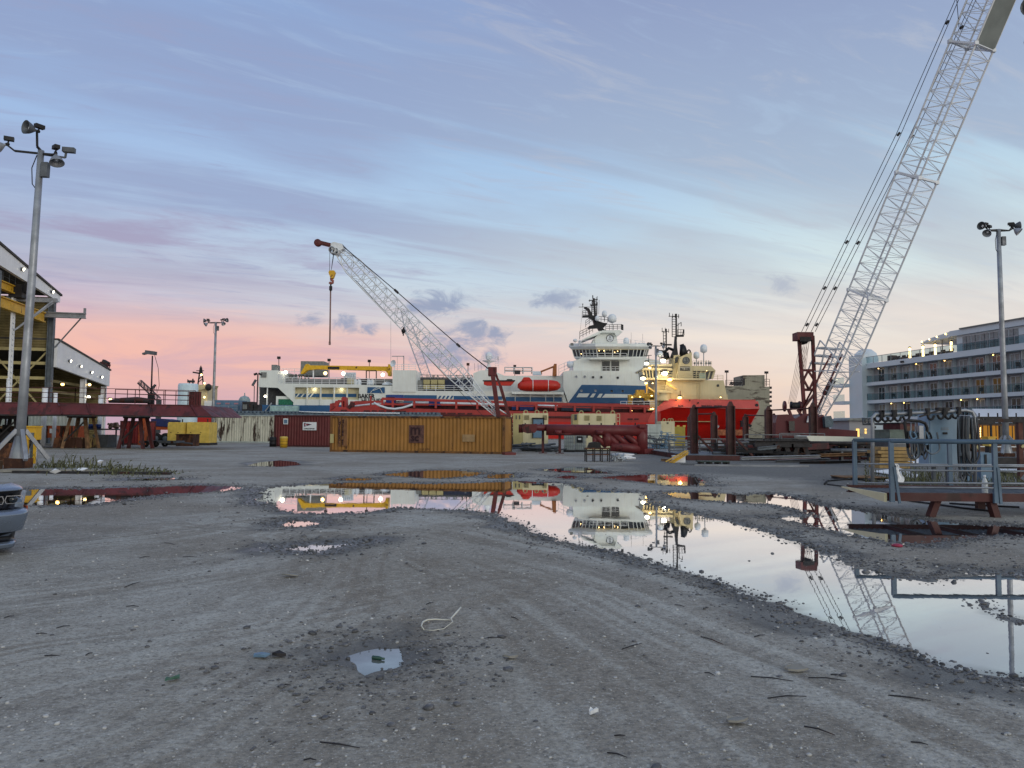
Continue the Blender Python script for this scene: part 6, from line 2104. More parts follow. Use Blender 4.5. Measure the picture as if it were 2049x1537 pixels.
for j in range(16):
    y0 = d + .1 * (j % 4)
    z = .06 + .09 * (j // 4) + RNG.random() * .04
    xa = at(1226 + RNG.random() * 14, 920, d).x
    xb = at(1262 + RNG.random() * 12, 920, d).x
    wbm.tube([(xa, y0, z + .08 * RNG.random()), (xb, y0 + RNG.normal(0, .1), z + .05 * RNG.random() + (.12 if j < 4 else 0))], .035, 8)
wb_ = solo(wbm, 'pipe_bundle', M['whiteclean'], 'bundle of white pipes heaped on the ground right of the steel table', 'pipes', p)
c2 = MB()
for j in range(60):
    c = Vector((at(1224 + RNG.random() * 26, 922, d).x, d - .2 + RNG.random() * .4, .05 + RNG.random() * .35))
    c2.cbox(c, (.12 + .12 * RNG.random(), .02, .1), RNG.random() * 3, RNG.random() * 3, RNG.random())
solo(c2, 'wrapping_film', mat('crumpled film', (176, 184, 192), .3, var=.2), 'crumpled pale plastic wrapping against the white pipe bundle', 'wrapping', (p.x - .4, d, 0))
p = gnd(1350, 926)
d = p.y
lo, hi = bx(1349, 913, 1371.5, 927.5, d, .6)
solo(MB().box((lo[0], d, .01), hi).box((lo[0] - .02, d - .02, hi[2]), (hi[0] + .02, d + .62, hi[2] + .03)), 'white_box', M['whiteclean'], 'white plastic box beside the red post cradle', 'box', p)
pk = [((1339, 927), (1376, 902)), ((1343, 928), (1377, 905)), ((1332, 924), (1372, 902)), ((1347, 929), (1376, 908))]
for i, (a, b_) in enumerate(pk):
    A_ = at(*a, d - .5 - .12 * i)
    B_ = at(*b_, d - .1 + .1 * i)
    A_.z = max(.03, A_.z)
    solo(MB().bar(A_, B_, .09, .035), 'plank', M['yellow'], 'yellow plank leaning across the white plastic box', 'plank', A_, 'yellow planks on the white box')
solo(MB().cbox(gnd(1337, 924) + Vector((0, .2, .08)), (.5, .5, .14), .4), 'timber_block', M['wood'], 'brown timber block at the low end of the yellow planks', 'block', gnd(1337, 924))

# ------------------------------------------------------------------ red post cradles
mk('cradle', (72, 37, 35), .6, var=.22, vs=1, rust=.3, rustc=(52, 28, 24))


def ibeam(p0, p1, w, flange=(1, 0, 0)):
    """upright I section"""
    p0, p1 = Vector(p0), Vector(p1)
    mb = MB()
    for s_ in (-1, 1):
        mb.box((p0.x + s_ * w / 2 - .03, p0.y - w / 2, p0.z), (p0.x + s_ * w / 2 + .03, p0.y + w / 2, p1.z))
    mb.box((p0.x - w / 2 + .03, p0.y - .03, p0.z), (p0.x + w / 2 - .03, p0.y + .03, p1.z))
    mb.prism([(p0.x - w / 2, p0.y - w * .2, p1.z), (p0.x + w / 2, p0.y - w * .2, p1.z), (p0.x + w * .14, p0.y - w * .2, p1.z + w * .7), (p0.x - w * .14, p0.y - w * .2, p1.z + w * .7)], (0, w * .4, 0))
    return mb


def cradle(label, posts, base, bars, braces):
    r = thing('post_cradle', label, 'cradle', gx(*base[:2]), 'red post cradles')
    for (px, yt, d, w_) in posts:
        p = gx(px, d)
        z0 = .28
        ibeam((p.x, d, z0), (p.x, d, Zt(px, yt, d) - w_ * .5), w_).build('post', M['cradle'], r)
    for (a, b_) in bars:
        MB().tube([at(*a), at(*b_)], .055, 8).build('tie_bar', M['cradle'], r)
    for (a, b_) in braces:
        MB().bar(at(*a), at(*b_), .12, .12).build('brace', M['cradle'], r)
    x0, d0, x1, d1 = base[2:]
    a, b_ = gx(x0, d0), gx(x1, d0)
    MB().box((a.x, d0, .02), (b_.x, d1, .30)).build('base_frame', M['cradle'], r)
    MB().box((a.x + .05, d0 + .05, .301), (b_.x - .05, d1 - .05, .33)).build('deck_plate', M['greysteel'], r)
    return r


cradle('pair of tall red posts on a low base, nearest the white plastic box', [(1389, 812, 47.5, .36), (1462, 806, 45.5, .40), (1382, 830, 57, .36), (1429, 826, 57, .38)], (1420, 46, 1374, 44.8, 1480, 58), [((1389, 816, 47.5), (1462, 814, 45.5)), ((1382, 829, 57), (1429, 828, 57))], [((1394, 870, 47.5), (1426, 904, 47.5)), ((1467, 872, 45.5), (1506, 912, 45.5)), ((1433, 870, 57), (1462, 900, 57))])
cradle('pair of tall red posts behind the steel racks, before the red crane', [(1538, 815, 62, .46), (1627, 808, 60, .46), (1492, 830, 75, .42), (1549, 829, 75, .42)], (1580, 61, 1480, 60, 1640, 76), [((1538, 821, 62), (1627, 817, 60)), ((1492, 831, 75), (1538, 832, 70))], [])

# ------------------------------------------------------------------ handrail sections, steel stock and racks
for i, (px0, px1, yb, d, lab) in enumerate(((1338, 1400, 897, 53, 'left grey handrail section behind the red post cradle'), (1400, 1500, 905, 52, 'middle grey handrail section seen through the red posts'), (1490, 1600, 905, 54.4, 'right grey handrail section behind the steel racks'), (1340, 1420, 0, 50, 'low front grey handrail section beside the white plastic box'), (1470, 1560, 0, 49.5, 'front grey handrail section between the red posts and the lower rack'), (1560, 1650, 0, 57, 'farthest grey handrail section below the red crane'))):
    a, b_ = gx(px0, d), gx(px1, d + .4)
    solo(rails(MB(), [a, b_], (1.35, 1.2, 1.5, .9, 1.0, 1.6)[i], 4, .032, (1.7, 1.1, 1.3, .9, 1.5, 1.2)[i]), 'handrail_section', M['galvdark'], lab, 'handrail', a, 'grey handrail sections stored in the yard')


def hbeam(a, b_, w_, h_):
    a, b_ = Vector(a), Vector(b_)
    mb = MB()
    z = Vector((0, 0, h_ / 2))
    mb.bar(a + z, b_ + z, w_, .03).bar(a - z, b_ - z, w_, .03).bar(a, b_, .03, h_ - .03)
    return mb


def rack(label, x0, x1, d, nleg):
    r = thing('stock_rack', label, 'rack', gx((x0 + x1) / 2, d), 'dark stock racks')
    a, b_ = gx(x0, d), gx(x1, d)
    for i in range(nleg):
        x = a.x + (b_.x - a.x) * (i + .5) / nleg
        MB().bar((x - .5, d, 0), (x - .2, d, .85), .26, .26).bar((x + .5, d, 0), (x + .2, d, .85), .26, .26).box((x - .6, d - .2, .80), (x + .6, d + .2, 1.0)).box((x - .7, d - .2, 0), (x + .7, d + .2, .12)).build('trestle_leg', M['dark'], r)
    for k_, z in enumerate((.35, 1.08)):
        hbeam((a.x, d, z), (b_.x, d, z), .3, .18).build('rail_beam', M['dark'], r)
        hbeam((a.x, d + 1.1, z - .05), (b_.x, d + 1.1, z - .05), .3, .2).build('rail_beam', M['dark'], r)
    return r


rack('long dark stock rack under the pale wing panel', 1605, 1745, 50, 4)
rack('lower dark stock rack heaped with steel, left of the pale wing panel', 1510, 1620, 46, 3)
solo(MB().prism(pp([(1621, 884), (1614, 873), (1624, 872), (1727, 874.5), (1735, 885)], 48.5), (0, 2.2, 0)), 'wing_panel', mat('pale panel', (214, 214, 200), .5, var=.06), 'long pale cream steel panel lying on the stock rack', 'panel', gx(1675, 48.5))
stock = [
    ((1516, 898), (1560, 894), 45.5, .3, .16, 'greysteel', 'short grey beam at the left end of the lower rack'),
    ((1560, 897), (1655, 892), 46.5, .55, .35, 'reddark', 'thick dark red box beam across the lower rack'),
    ((1482, 917), (1640, 913), 43, .4, .12, 'galv', 'pale flat bar lying lowest before the racks'),
    ((1552, 924), (1660, 920), 42, .35, .14, 'galvdark', 'grey flat bar on the ground before the dark racks'),
    ((1640, 911), (1730, 908), 46, .5, .14, 'wood', 'brown tan board below the long stock rack'),
    ((1600, 930), (1722, 924), 41, .3, .12, 'dark', 'dark long beam on the ground near the ramp'),
    ((1390, 938), (1618, 940), 37.5, .10, .05, 'galv', 'long thin steel bar lying in front of the racks'),
    ((1362, 939), (1480, 939.5), 38.4, .06, .04, 'galvdark', 'thin dark rod lying left of the long steel bar'),
]
for (a, b_, d, w_, h_, m, lab) in stock:
    A_, B_ = at(*a, d), at(*b_, d)
    A_.z, B_.z = max(A_.z, h_ / 2 + .02), max(B_.z, h_ / 2 + .02)
    mb = hbeam(A_, B_, w_, h_) if h_ < .3 else MB().bar(A_, B_, w_, h_)
    solo(mb, 'steel_beam', M[m], lab, 'beam', (A_.x, A_.y, A_.z - h_ / 2), 'steel beams stored round the racks')
for i in range(64):
    px = 1480 + RNG.random() * 240
    d = 45.5 + RNG.random() ** 1.3 * 15
    L_ = 1.5 + RNG.random() * 4
    p = gx(px, d)
    z = .06 + RNG.random() * 1.15
    lv = MB()
    sgn = RNG.normal(0, .12)
    m = ('dark', 'black', 'reddark', 'galvdark', 'black', 'dark')[i % 6]
    if i % 3:
        lv.bar((p.x - L_ / 2, d, z), (p.x + L_ / 2, d + sgn * 5, z + sgn * .3), .12 + .22 * RNG.random(), .06 + .12 * RNG.random())
    else:
        lv.tube([(p.x - L_ / 2, d, z), (p.x + L_ / 2, d + sgn * 5, z)], .05 + .08 * RNG.random(), 8)
    # blocks that carry it
    lv.box((p.x - L_ * .3, d - .1, 0), (p.x - L_ * .3 + .12, d + .3, z)).box((p.x + L_ * .25, d - .1, 0), (p.x + L_ * .25 + .12, d + .3, z))
    solo(lv, 'stock_length', M[m], 'length of dark steel stock lying on blocks among the racks', 'steel stock', (p.x, d, 0), 'steel stock lying among the racks')
lo, hi = bx(1404, 925, 1460, 934, 39.5, .9)
pl = thing('pallet', 'dark pallet of green edged boards before the red post cradle', 'pallet', gx(1432, 39.5))
for i in range(4):
    x = lo[0] + (hi[0] - lo[0] - .12) * i / 3
    MB().box((x, 39.5, .0), (x + .12, 40.4, .12)).build('bearer', M['dark'], pl)
MB().box((lo[0] - .1, 39.45, .12), (hi[0], 40.4, .17)).build('top_board', mat('dull green board', (52, 66, 60), .7, var=.2), pl)
# timber, scrap skip and white panels between the racks and the ramp
lo, hi = bx(1684, 886, 1722, 897, 53, 1.5)
solo(MB().box((lo[0], 53, 0), hi).box((lo[0] + .3, 53.1, hi[2]), (hi[0] - .1, 54, hi[2] + .08)), 'timber_stack', M['pinewood'], 'pale yellow timber stack under the right end of the wing panel', 'timber', gx(1703, 53))
lo, hi = bx(1752, 886, 1836, 920, 36.5, 1.2)
tm = MB()
for i in range(int((hi[2] - .1) / .17)):
    z = .02 + i * .17
    tm.box((lo[0] + RNG.random() * .3, 36.5, z), (hi[0] - RNG.random() * .3, 37.6, z + .14))
solo(tm, 'timber_stack', M['pinewood'], 'large tan timber stack between the posts of the cable rack', 'timber', gx(1790, 36.5))
SK = thing('scrap_skip', 'white edged skip lettered SCRAP behind the cable rack', 'skip', gx(1798, 38))
lo, hi = bx(1781, 878, 1815, 888, 38, 1.6)
MB().prism([(lo[0] + .15, 38, .1), (hi[0], 38, .1), (hi[0] + .1, 38, hi[2]), (lo[0], 38, hi[2])], (0, 1.6, 0)).build('tub', M['galvdark'], SK)
MB().box((lo[0] - .05, 37.975, lo[2]), (hi[0] + .1, 37.995, hi[2])).build('rim_board', M['white'], SK)
MB().box((lo[0], 37.95, lo[2] + .02), (lo[0] + .3, 38, hi[2] - .03)).build('dark_plate', M['decal'], SK)
text('SCRAP', 'lettering', M['decal'], SK, (lo[0] + .36, 37.96, lo[2] + .05), .2, bold=.008, sx=.85)
lo, hi = bx(1781, 862, 1812, 880, 46, 2)
solo(MB().box((lo[0], 46, 0), hi).box((lo[0] - .05, 45.95, hi[2]), (hi[0], 48, hi[2] + .06)), 'green_bin', mat('grey green bin', (92, 104, 96), .6, var=.15, streak=.2), 'tall grey green bin behind the scrap skip', 'bin', gx(1797, 46))
for i, (pts, lab, m) in enumerate((([(1745, 947), (1800, 940), (1840, 955), (1833, 961), (1800, 956)], 'long white sheet on the ground left of the grey cabinet', 'whiteclean'), ([(1772, 918), (1826, 914), (1860, 929), (1800, 932)], 'bluish white sheet lying on the timber behind the hanging cables', 'whiteclean'), ([(1772, 970), (1800, 968), (1808, 973), (1780, 976)], 'small white board nearest the ramp end', 'white'), ([(1990, 935), (2035, 932), (2040, 955), (1998, 953)], 'pale blue white sheet leaning at the red brown post', 'whiteclean'))):
    P_ = []
    for (x, y) in pts:
        q = gnd(x, y)
        q.z = gz(q.x, q.y) + .04 + .04 * i
        P_.append(q)
    solo(MB().prism(P_, (0, 0, .03)), 'white_sheet', M[m], lab, 'sheet', P_[0], 'white sheets lying by the ramp')
q = gnd(1720, 962)
pal = thing('pallet', 'worn wooden pallet under the left end of the long white sheet', 'pallet', (q.x, q.y, 0))
for i in range(7):
    MB().box((q.x - .6, q.y - .1 + i * .17, .1), (q.x + 1.0, q.y + i * .17, .13)).build('slat', M['wood'], pal)
for dx in (-.55, .15, .85):
    MB().box((q.x + dx, q.y - .1, 0), (q.x + dx + .1, q.y + 1.05, .1)).build('bearer', M['dark'], pal)

# ------------------------------------------------------------------ lattice crane at the centre
mk('boomwhite', (212, 216, 220), .45, var=.06, vs=.6, streak=.1, rustc=(150, 140, 128))
mk('boomgrey', (204, 208, 214), .45, .1, var=.1, vs=.6)
mk('rope', (38, 36, 40), .6, var=.1)
CD = 74.0
C1 = thing('crawler_crane', 'white lattice crane with a red mast and jib, behind the ochre container', 'crane', gx(1000, CD))
foot, head = at(997, 832, CD), at(672, 497, CD - 3)
dirc = (head - foot).normalized()
e1 = Vector((.35, .90, .2)).normalized()
e2 = dirc.cross(e1).normalized()
e1 = e2.cross(dirc).normalized()
bm_ = MB()
lattice(bm_, foot, head, e1, e2, 1.32, 1.32, 30, .055, .036, taper=5.5, tip=2.2)
bm_.build('boom', M['boomwhite'], C1)
hd_ = MB()
hd_.prism(pp([(659, 488), (668, 484), (684, 488), (688, 497), (676, 503), (664, 500)], CD - 3.4), (0, .9, 0))
hd_.lathe(at(664, 499, CD - 3.6), [(.28, 0), (.34, .05), (.34, 1.0), (.28, 1.05)], 14, (0, 1, 0))
hd_.lathe(at(671, 502, CD - 3.6), [(.28, 0), (.3, .05), (.3, 1.0), (.28, 1.05)], 14, (0, 1, 0))
hd_.build('boom_head', M['boomwhite'], C1)
jb = MB()
jb.bar(at(662, 490, CD - 3.3), at(638, 484, CD - 3.3), .3, .25).bar(at(662, 493, CD - 3.3), at(638, 487, CD - 3.3), .2, .2)
jb.lathe(at(635, 485, CD - 3.5), [(.001, 0), (.3, .02), (.34, .06), (.34, .4), (.3, .44), (.001, .46)], 16, (0, 1, 0))
jb.build('fly_jib', M['redox'], C1)
rp = MB()
mast_top = at(985, 744, CD)
for o_ in (-.35, .35):
    rp.tube([at(684, 491, CD - 3 + o_), at(793, 583, CD - 2 + o_), at(917, 691, CD - 1 + o_), mast_top + Vector((0, o_, 0))], .045, 6)
rp.bar(at(684, 488, CD - 3), at(740, 546, CD - 2.4), .03)
for (x, y) in ((793, 583), (917, 691)):
    rp.cbox(at(x, y, CD - 1.5), (.35, .9, .2), 0, .7)
for t_ in (0.02, .13):
    rp.bar(foot.lerp(head, .98 - t_) + e2 * .8, foot + e2 * 1.2, .03)
rp.build('pendant_rope', M['rope'], C1)
bk = MB()
for x in (660, 668, 669.8):
    bk.bar(at(x, 500, CD - 3.2), at(663, 540, CD - 3.2) if x > 665 else at(659.5, 541, CD - 3.2), .035)
bk.build('hoist_rope', M['rope'], C1)
hk = thing('hook_block', 'yellow hook block and long brown sling hanging from the centre crane', 'hook block', at(662, 555, CD - 3.2))
MB().prism(pp([(657, 545), (659, 541), (668, 541), (670, 545), (666, 556), (664, 557), (661, 556)], CD - 3.5), (0, .5, 0)).build('sheave_housing', M['yellow'], hk)
h_ = MB().tube([at(663, 556, CD - 3.2), at(663, 560, CD - 3.2), at(666, 562, CD - 3.2), at(665.5, 566, CD - 3.2), at(662, 567.5, CD - 3.2), at(659.5, 565, CD - 3.2)], .13, 8)
h_.build('hook', mat('hook pink', (150, 84, 74), .5), hk)
MB().bar(at(662, 567, CD - 3.2), at(661.5, 583, CD - 3.2), .12).cbox(at(661.8, 577, CD - 3.2), (.25, .2, .4)).build('shackle', M['black'], hk)
MB().tube([at(661.5, 583, CD - 3.2), at(660, 685, CD - 3.2)], .07, 6).cbox(at(659.8, 687, CD - 3.2), (.16, .16, .3)).build('sling', mat('sling brown', (126, 98, 92), .7), hk)
ms = MB()
for dd in (-.6, .6):
    ms.bar(at(985, 743, CD + dd), at(998, 838, CD + dd), .42, .3)
for y, x in ((765, 988), (790, 991.4), (815, 995)):
    ms.bar(at(x, y, CD - .6), at(x, y, CD + .6), .25)
ms.cbox(at(985.5, 744, CD), (.8, 1.6, .8))
ms.build('mast', M['redox'], C1)
bh = MB()
for dd in (-.5, .5):
    bh.bar(at(1001, 772, CD + dd), at(1026, 858, CD + dd), .36, .3).bar(at(992, 748, CD + dd), at(1001, 772, CD + dd), .2)
bh.build('backstay', M['redox'], C1)
MB().tube([at(990, 748, CD), at(1001, 775, CD)], .06, 6).tube([at(965, 798, CD), at(1024, 835, CD)], .08, 6).tube([at(962, 795, CD - .5), at(1020, 833, CD - .5)], .06, 6).build('backstay_rope', M['whiteclean'], C1)
hs_ = MB().prism(pp([(985, 862), (990, 838), (1020, 838), (1030, 850), (1030, 866), (985, 866)], CD - 1.6), (0, 3.2, 0))
hs_.build('machine_house', M['redox'], C1)
trk = []
for dd in (-2.4, 1.6):
    a, b_ = gx(975, CD + dd), gx(1045, CD + dd)
    MB().prism([(a.x + .4, CD + dd, .02), (b_.x - .4, CD + dd, .02), (b_.x, CD + dd, .5), (b_.x - .4, CD + dd, 1.0), (a.x + .4, CD + dd, 1.0), (a.x, CD + dd, .5)], (0, .8, 0)).build('crawler_track', M['black'], C1)
p = gx(1005, CD)
MB().box((p.x - 1.6, CD - 1.6, .7), (p.x + 1.2, CD + 1.6, 1.5)).build('carbody', M['redox'], C1)
MB().bar(at(808, 655, CD - 2), at(806, 668, CD - 2), .15).lathe(at(807, 662, CD - 2.2), [(.001, 0), (.2, .03), (.2, .3), (.001, .33)], 10, (0, 1, 0)).bar(at(807, 666, CD - 2), at(807, 672, CD - 2), .1).build('auxiliary_hook', M['black'], C1)
# a second, fainter boom hangs down behind it
B2 = 215.0
C2 = thing('lattice_boom_crane', 'fainter pale lattice boom standing behind the centre crane boom', 'crane', gx(905, B2) - Vector((0, 0, 2)))
f2, h2 = at(899, 870, B2), at(804, 618, B2)
f2.z = -.6
d2 = (h2 - f2).normalized()
u1 = Vector((0, 1, 0))
u2 = d2.cross(u1).normalized()
b2 = MB()
lattice(b2, f2, h2, u1, u2, 2.1, 2.3, 26, .085, .055, tip=6)
b2.build('boom', mat('pale boom', (176, 178, 190), .5, var=.05), C2)
MB().cbox((f2.x + 1, B2, -.9), (6, 5, 2.2)).build('carbody', M['greysteel'], C2)

# ------------------------------------------------------------------ big crane at right
BD = 75.0
BC = thing('crawler_crane', 'huge crawler crane at right, long grey lattice boom and red gantry', 'crane', gx(1640, BD))
A3, B3 = at(1690, 700, 73.5), at(1901, 195, 64.0)
bd = (B3 - A3).normalized()
u = Vector((bd.x, bd.y, 0)).normalized()
e1 = Vector((-u.y, u.x, 0))
if e1.x < 0:
    e1 = -e1
e2 = bd.cross(e1).normalized()
ft = A3 - bd * ((A3.z - 1.9) / bd.z)
tip = B3 + bd * 15.5
bm2 = MB()
lattice(bm2, ft, tip, e1, e2, 2.45, 2.4, 62, .08, .042, taper=8.5)
bm2.build('boom', M['boomgrey'], BC)
for t_ in (.30, .53, .76):
    c = ft.lerp(tip, t_)
    sp_ = MB()
    q = [c + e1 * (a * 1.22) + e2 * (b_ * 1.2) for a, b_ in ((-1, -1), (1, -1), (1, 1), (-1, 1))]
    for i in range(4):
        sp_.bar(q[i], q[(i + 1) % 4], .16)
        sp_.cbox(q[i], (.3, .3, .3))
    sp_.bar(q[0], q[2], .1).bar(q[1], q[3], .1)
    sp_.build('section_joint', M['boomgrey'], BC)
# sheet panel bolted on the upper boom
tA = (at(1963, 88, 62) - ft).dot(bd) / (tip - ft).length
c0 = ft.lerp(tip, tA - .006)
c1 = tip - bd * .5
side = MB()
fx = e2 * (-1.12 - .1)
q = [c0 + fx - e1 * 1.2, c0 + fx + e1 * 1.2, c1 + fx + e1 * 1.2, c1 + fx - e1 * 1.2]
side.prism(q, e2 * -.05)
side.build('sheet_panel', mat('panel grey green', (104, 112, 112), .6, var=.12, vs=.4), BC)
# walkway cage at the lower boom
wk = MB()
cw = ft.lerp(tip, ((A3 - ft).length - 1.2) / (tip - ft).length)
for i in range(3):
    wk.cbox(cw + bd * (i * .8 - 1.0) + e2 * 1.7, (2.8, .8, .16), math.atan2(e1.y, e1.x))
for a in (-1.4, 1.4):
    wk.bar(cw + e1 * a + e2 * 1.9 + bd * 1.3, cw + e1 * a + e2 * 1.9 - bd * 2.0, .1)
    wk.bar(cw + e1 * a + e2 * 1.9 + bd * 1.3, cw + e1 * a * 1.0 - e2 * 1.4 + bd * .2, .1)
    wk.bar(cw + e1 * a + e2 * 1.9 - bd * 2.0, cw + e1 * a * 1.0 - e2 * 1.4 - bd * .4, .1)
wk.build('walkway_cage', M['boomgrey'], BC)
ck = MB()
for s_ in (-.75, .75):
    pa_ = ft + e1 * s_
    ck.tube([at(1614, 830, BD) + Vector((s_, 0, 0)), ft.lerp(tip, .17) + e1 * s_ + e2 * .6], .09, 8)
ck.build('backstop', M['redox'], BC)
MB().cbox(ft.lerp(tip, .10), (.5, .5, 1.6), 0, .5).build('whip_drum', M['black'], BC)
# gantry
gt = MB()
tl_, tr_ = (1598, 667), (1627, 667)
gt.bar(at(1598.5, 672, BD), at(1611, 842, BD), .3, .3).bar(at(1626, 672, BD), at(1632.5, 842, BD), .28, .3)
gt.bar(at(1607, 741, BD), at(1629, 741, BD), .22).bar(at(1609, 780, BD), at(1630, 780, BD), .25)
gt.bar(at(1617, 742, BD), at(1608, 760, BD), .18).bar(at(1617, 742, BD), at(1629, 760, BD), .18).bar(at(1608, 760, BD), at(1619, 780, BD), .18).bar(at(1629, 760, BD), at(1619, 780, BD), .18)
gt.bar(at(1630, 788, BD), at(1609, 815, BD), .22)
gt.build('gantry', M['redox'], BC)
MB().box(*bx(1596, 664.5, 1628, 680, BD - .7, 1.4)).build('gantry_head', M['redox'], BC)
MB().lathe(at(1612, 680, BD - .6), [(.001, 0), (.36, .05), (.4, .3), (.4, .9), (.36, 1.15), (.001, 1.2)], 14, (0, 1, 0)).box(*bx(1601, 674, 1623, 683, BD - .75, .1)).build('sheave_nest', M['black'], BC)
rp = MB()
for i in range(6):
    rp.bar(at(1602 + i * 3.6, 682, BD + .2), at(1577.5 + i * 2.6, 808, BD + .2 + .1 * i), .03)
for i in range(5):
    rp.bar(at(1603 + i * 4, 682, BD - .3), at(1606 + i * 1.5, 738, BD - .3), .03)
rp.build('luffing_rope', mat('rope light', (150, 126, 116), .6), BC)
pd = MB()
tipc = tip + e2 * 1.6
for a, px in ((-1.1, 1608), (1.1, 1627)):
    for o_ in (-.13, .13):
        st_ = at(px, 664, BD)
        en = tip + e1 * (a + o_) + e2 * 1.9
        pd.tube([st_ + Vector((o_ * 1.5, 0, 0)), st_.lerp(en, .5) - e2 * .5 + Vector((o_ * 1.2, 0, 0)), en], .028, 6)
    st_ = at(px, 664, BD)
    en = tip + e1 * a + e2 * 1.9
    for t_ in (.02, .12, .24, .5, .74):
        k_ = st_.lerp(en, t_) - e2 * (.5 * (1 - abs(2 * t_ - 1)))
        pd.cbox(k_, (.34, .16, .2), 0, -.9)
pd.bar(at(1627, 664, BD).lerp(tip + e1 * 1.1 + e2 * 1.9, .74), at(1914, -6, 58), .05)
pd.build('pendant_rope', M['rope'], BC)
# machine house
mk('cranered', (82, 20, 28), .45, var=.12, vs=.5, streak=.2, rustc=(66, 18, 22))
MB().prism(pp([(1552, 876), (1552, 846), (1556, 830), (1576, 829), (1592, 838), (1610, 828), (1637, 828), (1637, 876)], BD - 1.7), (0, 3.2, 0)).build('machine_house', M['cranered'], BC)
MB().prism(pp([(1582, 868), (1576, 842), (1590, 838), (1612, 868)], BD - 1.9), (0, .3, 0)).build('house_panel', M['cranered'], BC)
MB().box(*bx(1579, 843, 1590, 862, BD - 1.95, .1)).build('house_window', M['glass'], BC)
MB().prism(pp([(1637, 876), (1637, 836), (1648, 830), (1660, 858), (1690, 860), (1716, 862), (1716, 877)], BD - 1.5), (0, 3.0, 0)).build('front_deck', M['cranered'], BC)
MB().prism(pp([(1652, 855), (1650, 834), (1663, 832), (1668, 845), (1666, 855)], BD - 2.1), (0, 1.2, 0)).build('operator_cab', mat('cab blue', (64, 84, 96), .3, spec=.6), BC)
MB().lathe(at(1582, 812, BD - .9), [(.001, 0), (.42, .04), (.42, .1), (.34, .12), (.34, .9), (.42, .92), (.42, .98), (.001, 1.0)], 16, (1, 0, 0)).build('hoist_drum', M['black'], BC)
MB().lathe(at(1569, 813, BD - .9), [(.001, -.03), (.52, 0), (.52, .09), (.001, .12)], 16, (1, 0, 0)).lathe(at(1599, 813, BD - .9), [(.001, -.03), (.5, 0), (.5, .09), (.001, .12)], 16, (1, 0, 0)).build('drum_flange', M['cranered'], BC)
MB().bar(at(1578, 820, BD - 1), at(1585, 838, BD - 1), .25).bar(at(1596, 820, BD - 1), at(1603, 830, BD - 1), .2).build('drum_strut', M['cranered'], BC)
MB().prism(pp([(1615, 845), (1618, 832), (1622, 832), (1621, 845)], BD - 2), (0, .2, 0)).build('cloth_flag', M['white'], BC)
for dd in (-3.4, 2.4):
    a, b_ = gx(1545, BD + dd), gx(1725, BD + dd)
    MB().prism([(a.x + .6, BD + dd, .02), (b_.x - .6, BD + dd, .02), (b_.x, BD + dd, .6), (b_.x - .6, BD + dd, 1.15), (a.x + .6, BD + dd, 1.15), (a.x, BD + dd, .6)], (0, 1.0, 0)).build('crawler_track', M['black'], BC)
a, b_ = gx(1585, BD), gx(1690, BD)
MB().box((a.x, BD - 2.3, .5), (b_.x, BD + 2.3, 1.35)).build('carbody', M['dark'], BC)

# ------------------------------------------------------------------ cruise ship and quay buildings at right
CSZ = -2.0
CS = thing('cruise_ship', 'white multi deck cruise ship with rows of balconies', 'cruise ship', (57.0, 124.0, 0), local=True, rz=math.atan2(-.983, .184))
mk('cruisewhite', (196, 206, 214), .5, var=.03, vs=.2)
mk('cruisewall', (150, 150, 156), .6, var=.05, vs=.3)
mk('deckbrown', (96, 70, 54), .7, var=.2)
mk('curtain', (120, 132, 136), .3, var=.2, spec=.6)
m = bpy.data.materials.new('balcony glass')
m.use_nodes = True
t = NT(m.node_tree)
gb = t.n('ShaderNodeBsdfPrincipled')
gb.inputs['Base Color'].default_value = (*lin((96, 120, 128)), 1)
gb.inputs['Roughness'].default_value = .08
tb_ = t.n('ShaderNodeBsdfTransparent')
tb_.inputs[0].default_value = (.80, .88, .90, 1)
mx = t.n('ShaderNodeMixShader')
mx.inputs[0].default_value = .10
t.l(tb_.outputs[0], mx.inputs[1])
t.l(gb.outputs[0], mx.inputs[2])
t.l(mx.outputs[0], t.n('ShaderNodeOutputMaterial').inputs[0])
M['bglass'] = m
mk('drape', (150, 146, 136), .6, var=.2)
M['warmroom'] = emat('warm room', (190, 150, 100), .12)
L_ = 44.0


def c(name, mb, m, par=None):
    return mb.build(name, M[m], par or CS)


c('hull', MB().box((-30, .3, -3), (L_, 16, 4.15)), 'cruisewhite')
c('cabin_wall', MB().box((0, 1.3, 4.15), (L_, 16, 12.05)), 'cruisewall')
for (z0, z1) in ((3.75, 4.2), (6.43, 6.93), (9.27, 9.79), (12.07, 12.85)):
    c('deck_slab', MB().box((-.02, -.05, z0), (L_, 2.0, z1)), 'cruisewhite')
blk = MB().box((-3.4, -.85, .2), (0, 2, 14.3))
c('end_block', blk, 'cruisewhite')
c('end_block_cap', MB().prism([(0.0, -2.6, 14.3), (0.0, -2.2, 15.1), (0.0, -1.2, 15.25), (0.0, .5, 15.2), (0, 1.8, 13.9), (0, 1.8, 12.9), (0, -2.6, 12.9)], (-3.3, 0, 0)) if False else MB().lathe((-1.6, 1.0, 12.6), [(1.9, 0), (1.9, 1.2), (1.6, 2.1), (.9, 2.7), (.001, 2.85)], 20), 'cruisewhite')
for z in (9.79, 6.93, 4.2, 2.0):
    c('far_balcony', MB().box((-6.5, -1.75, z - .5), (-3.4, -.05, z)), 'cruisewhite')
    c('balcony_glass', MB().box((-6.5, -1.77, z), (-3.4, -1.73, z + 1.1)), 'bglass')
c('lower_block', MB().box((-4, -2.0, -.5), (6, .3, 3.4)), 'cruisewhite')
NB = 15
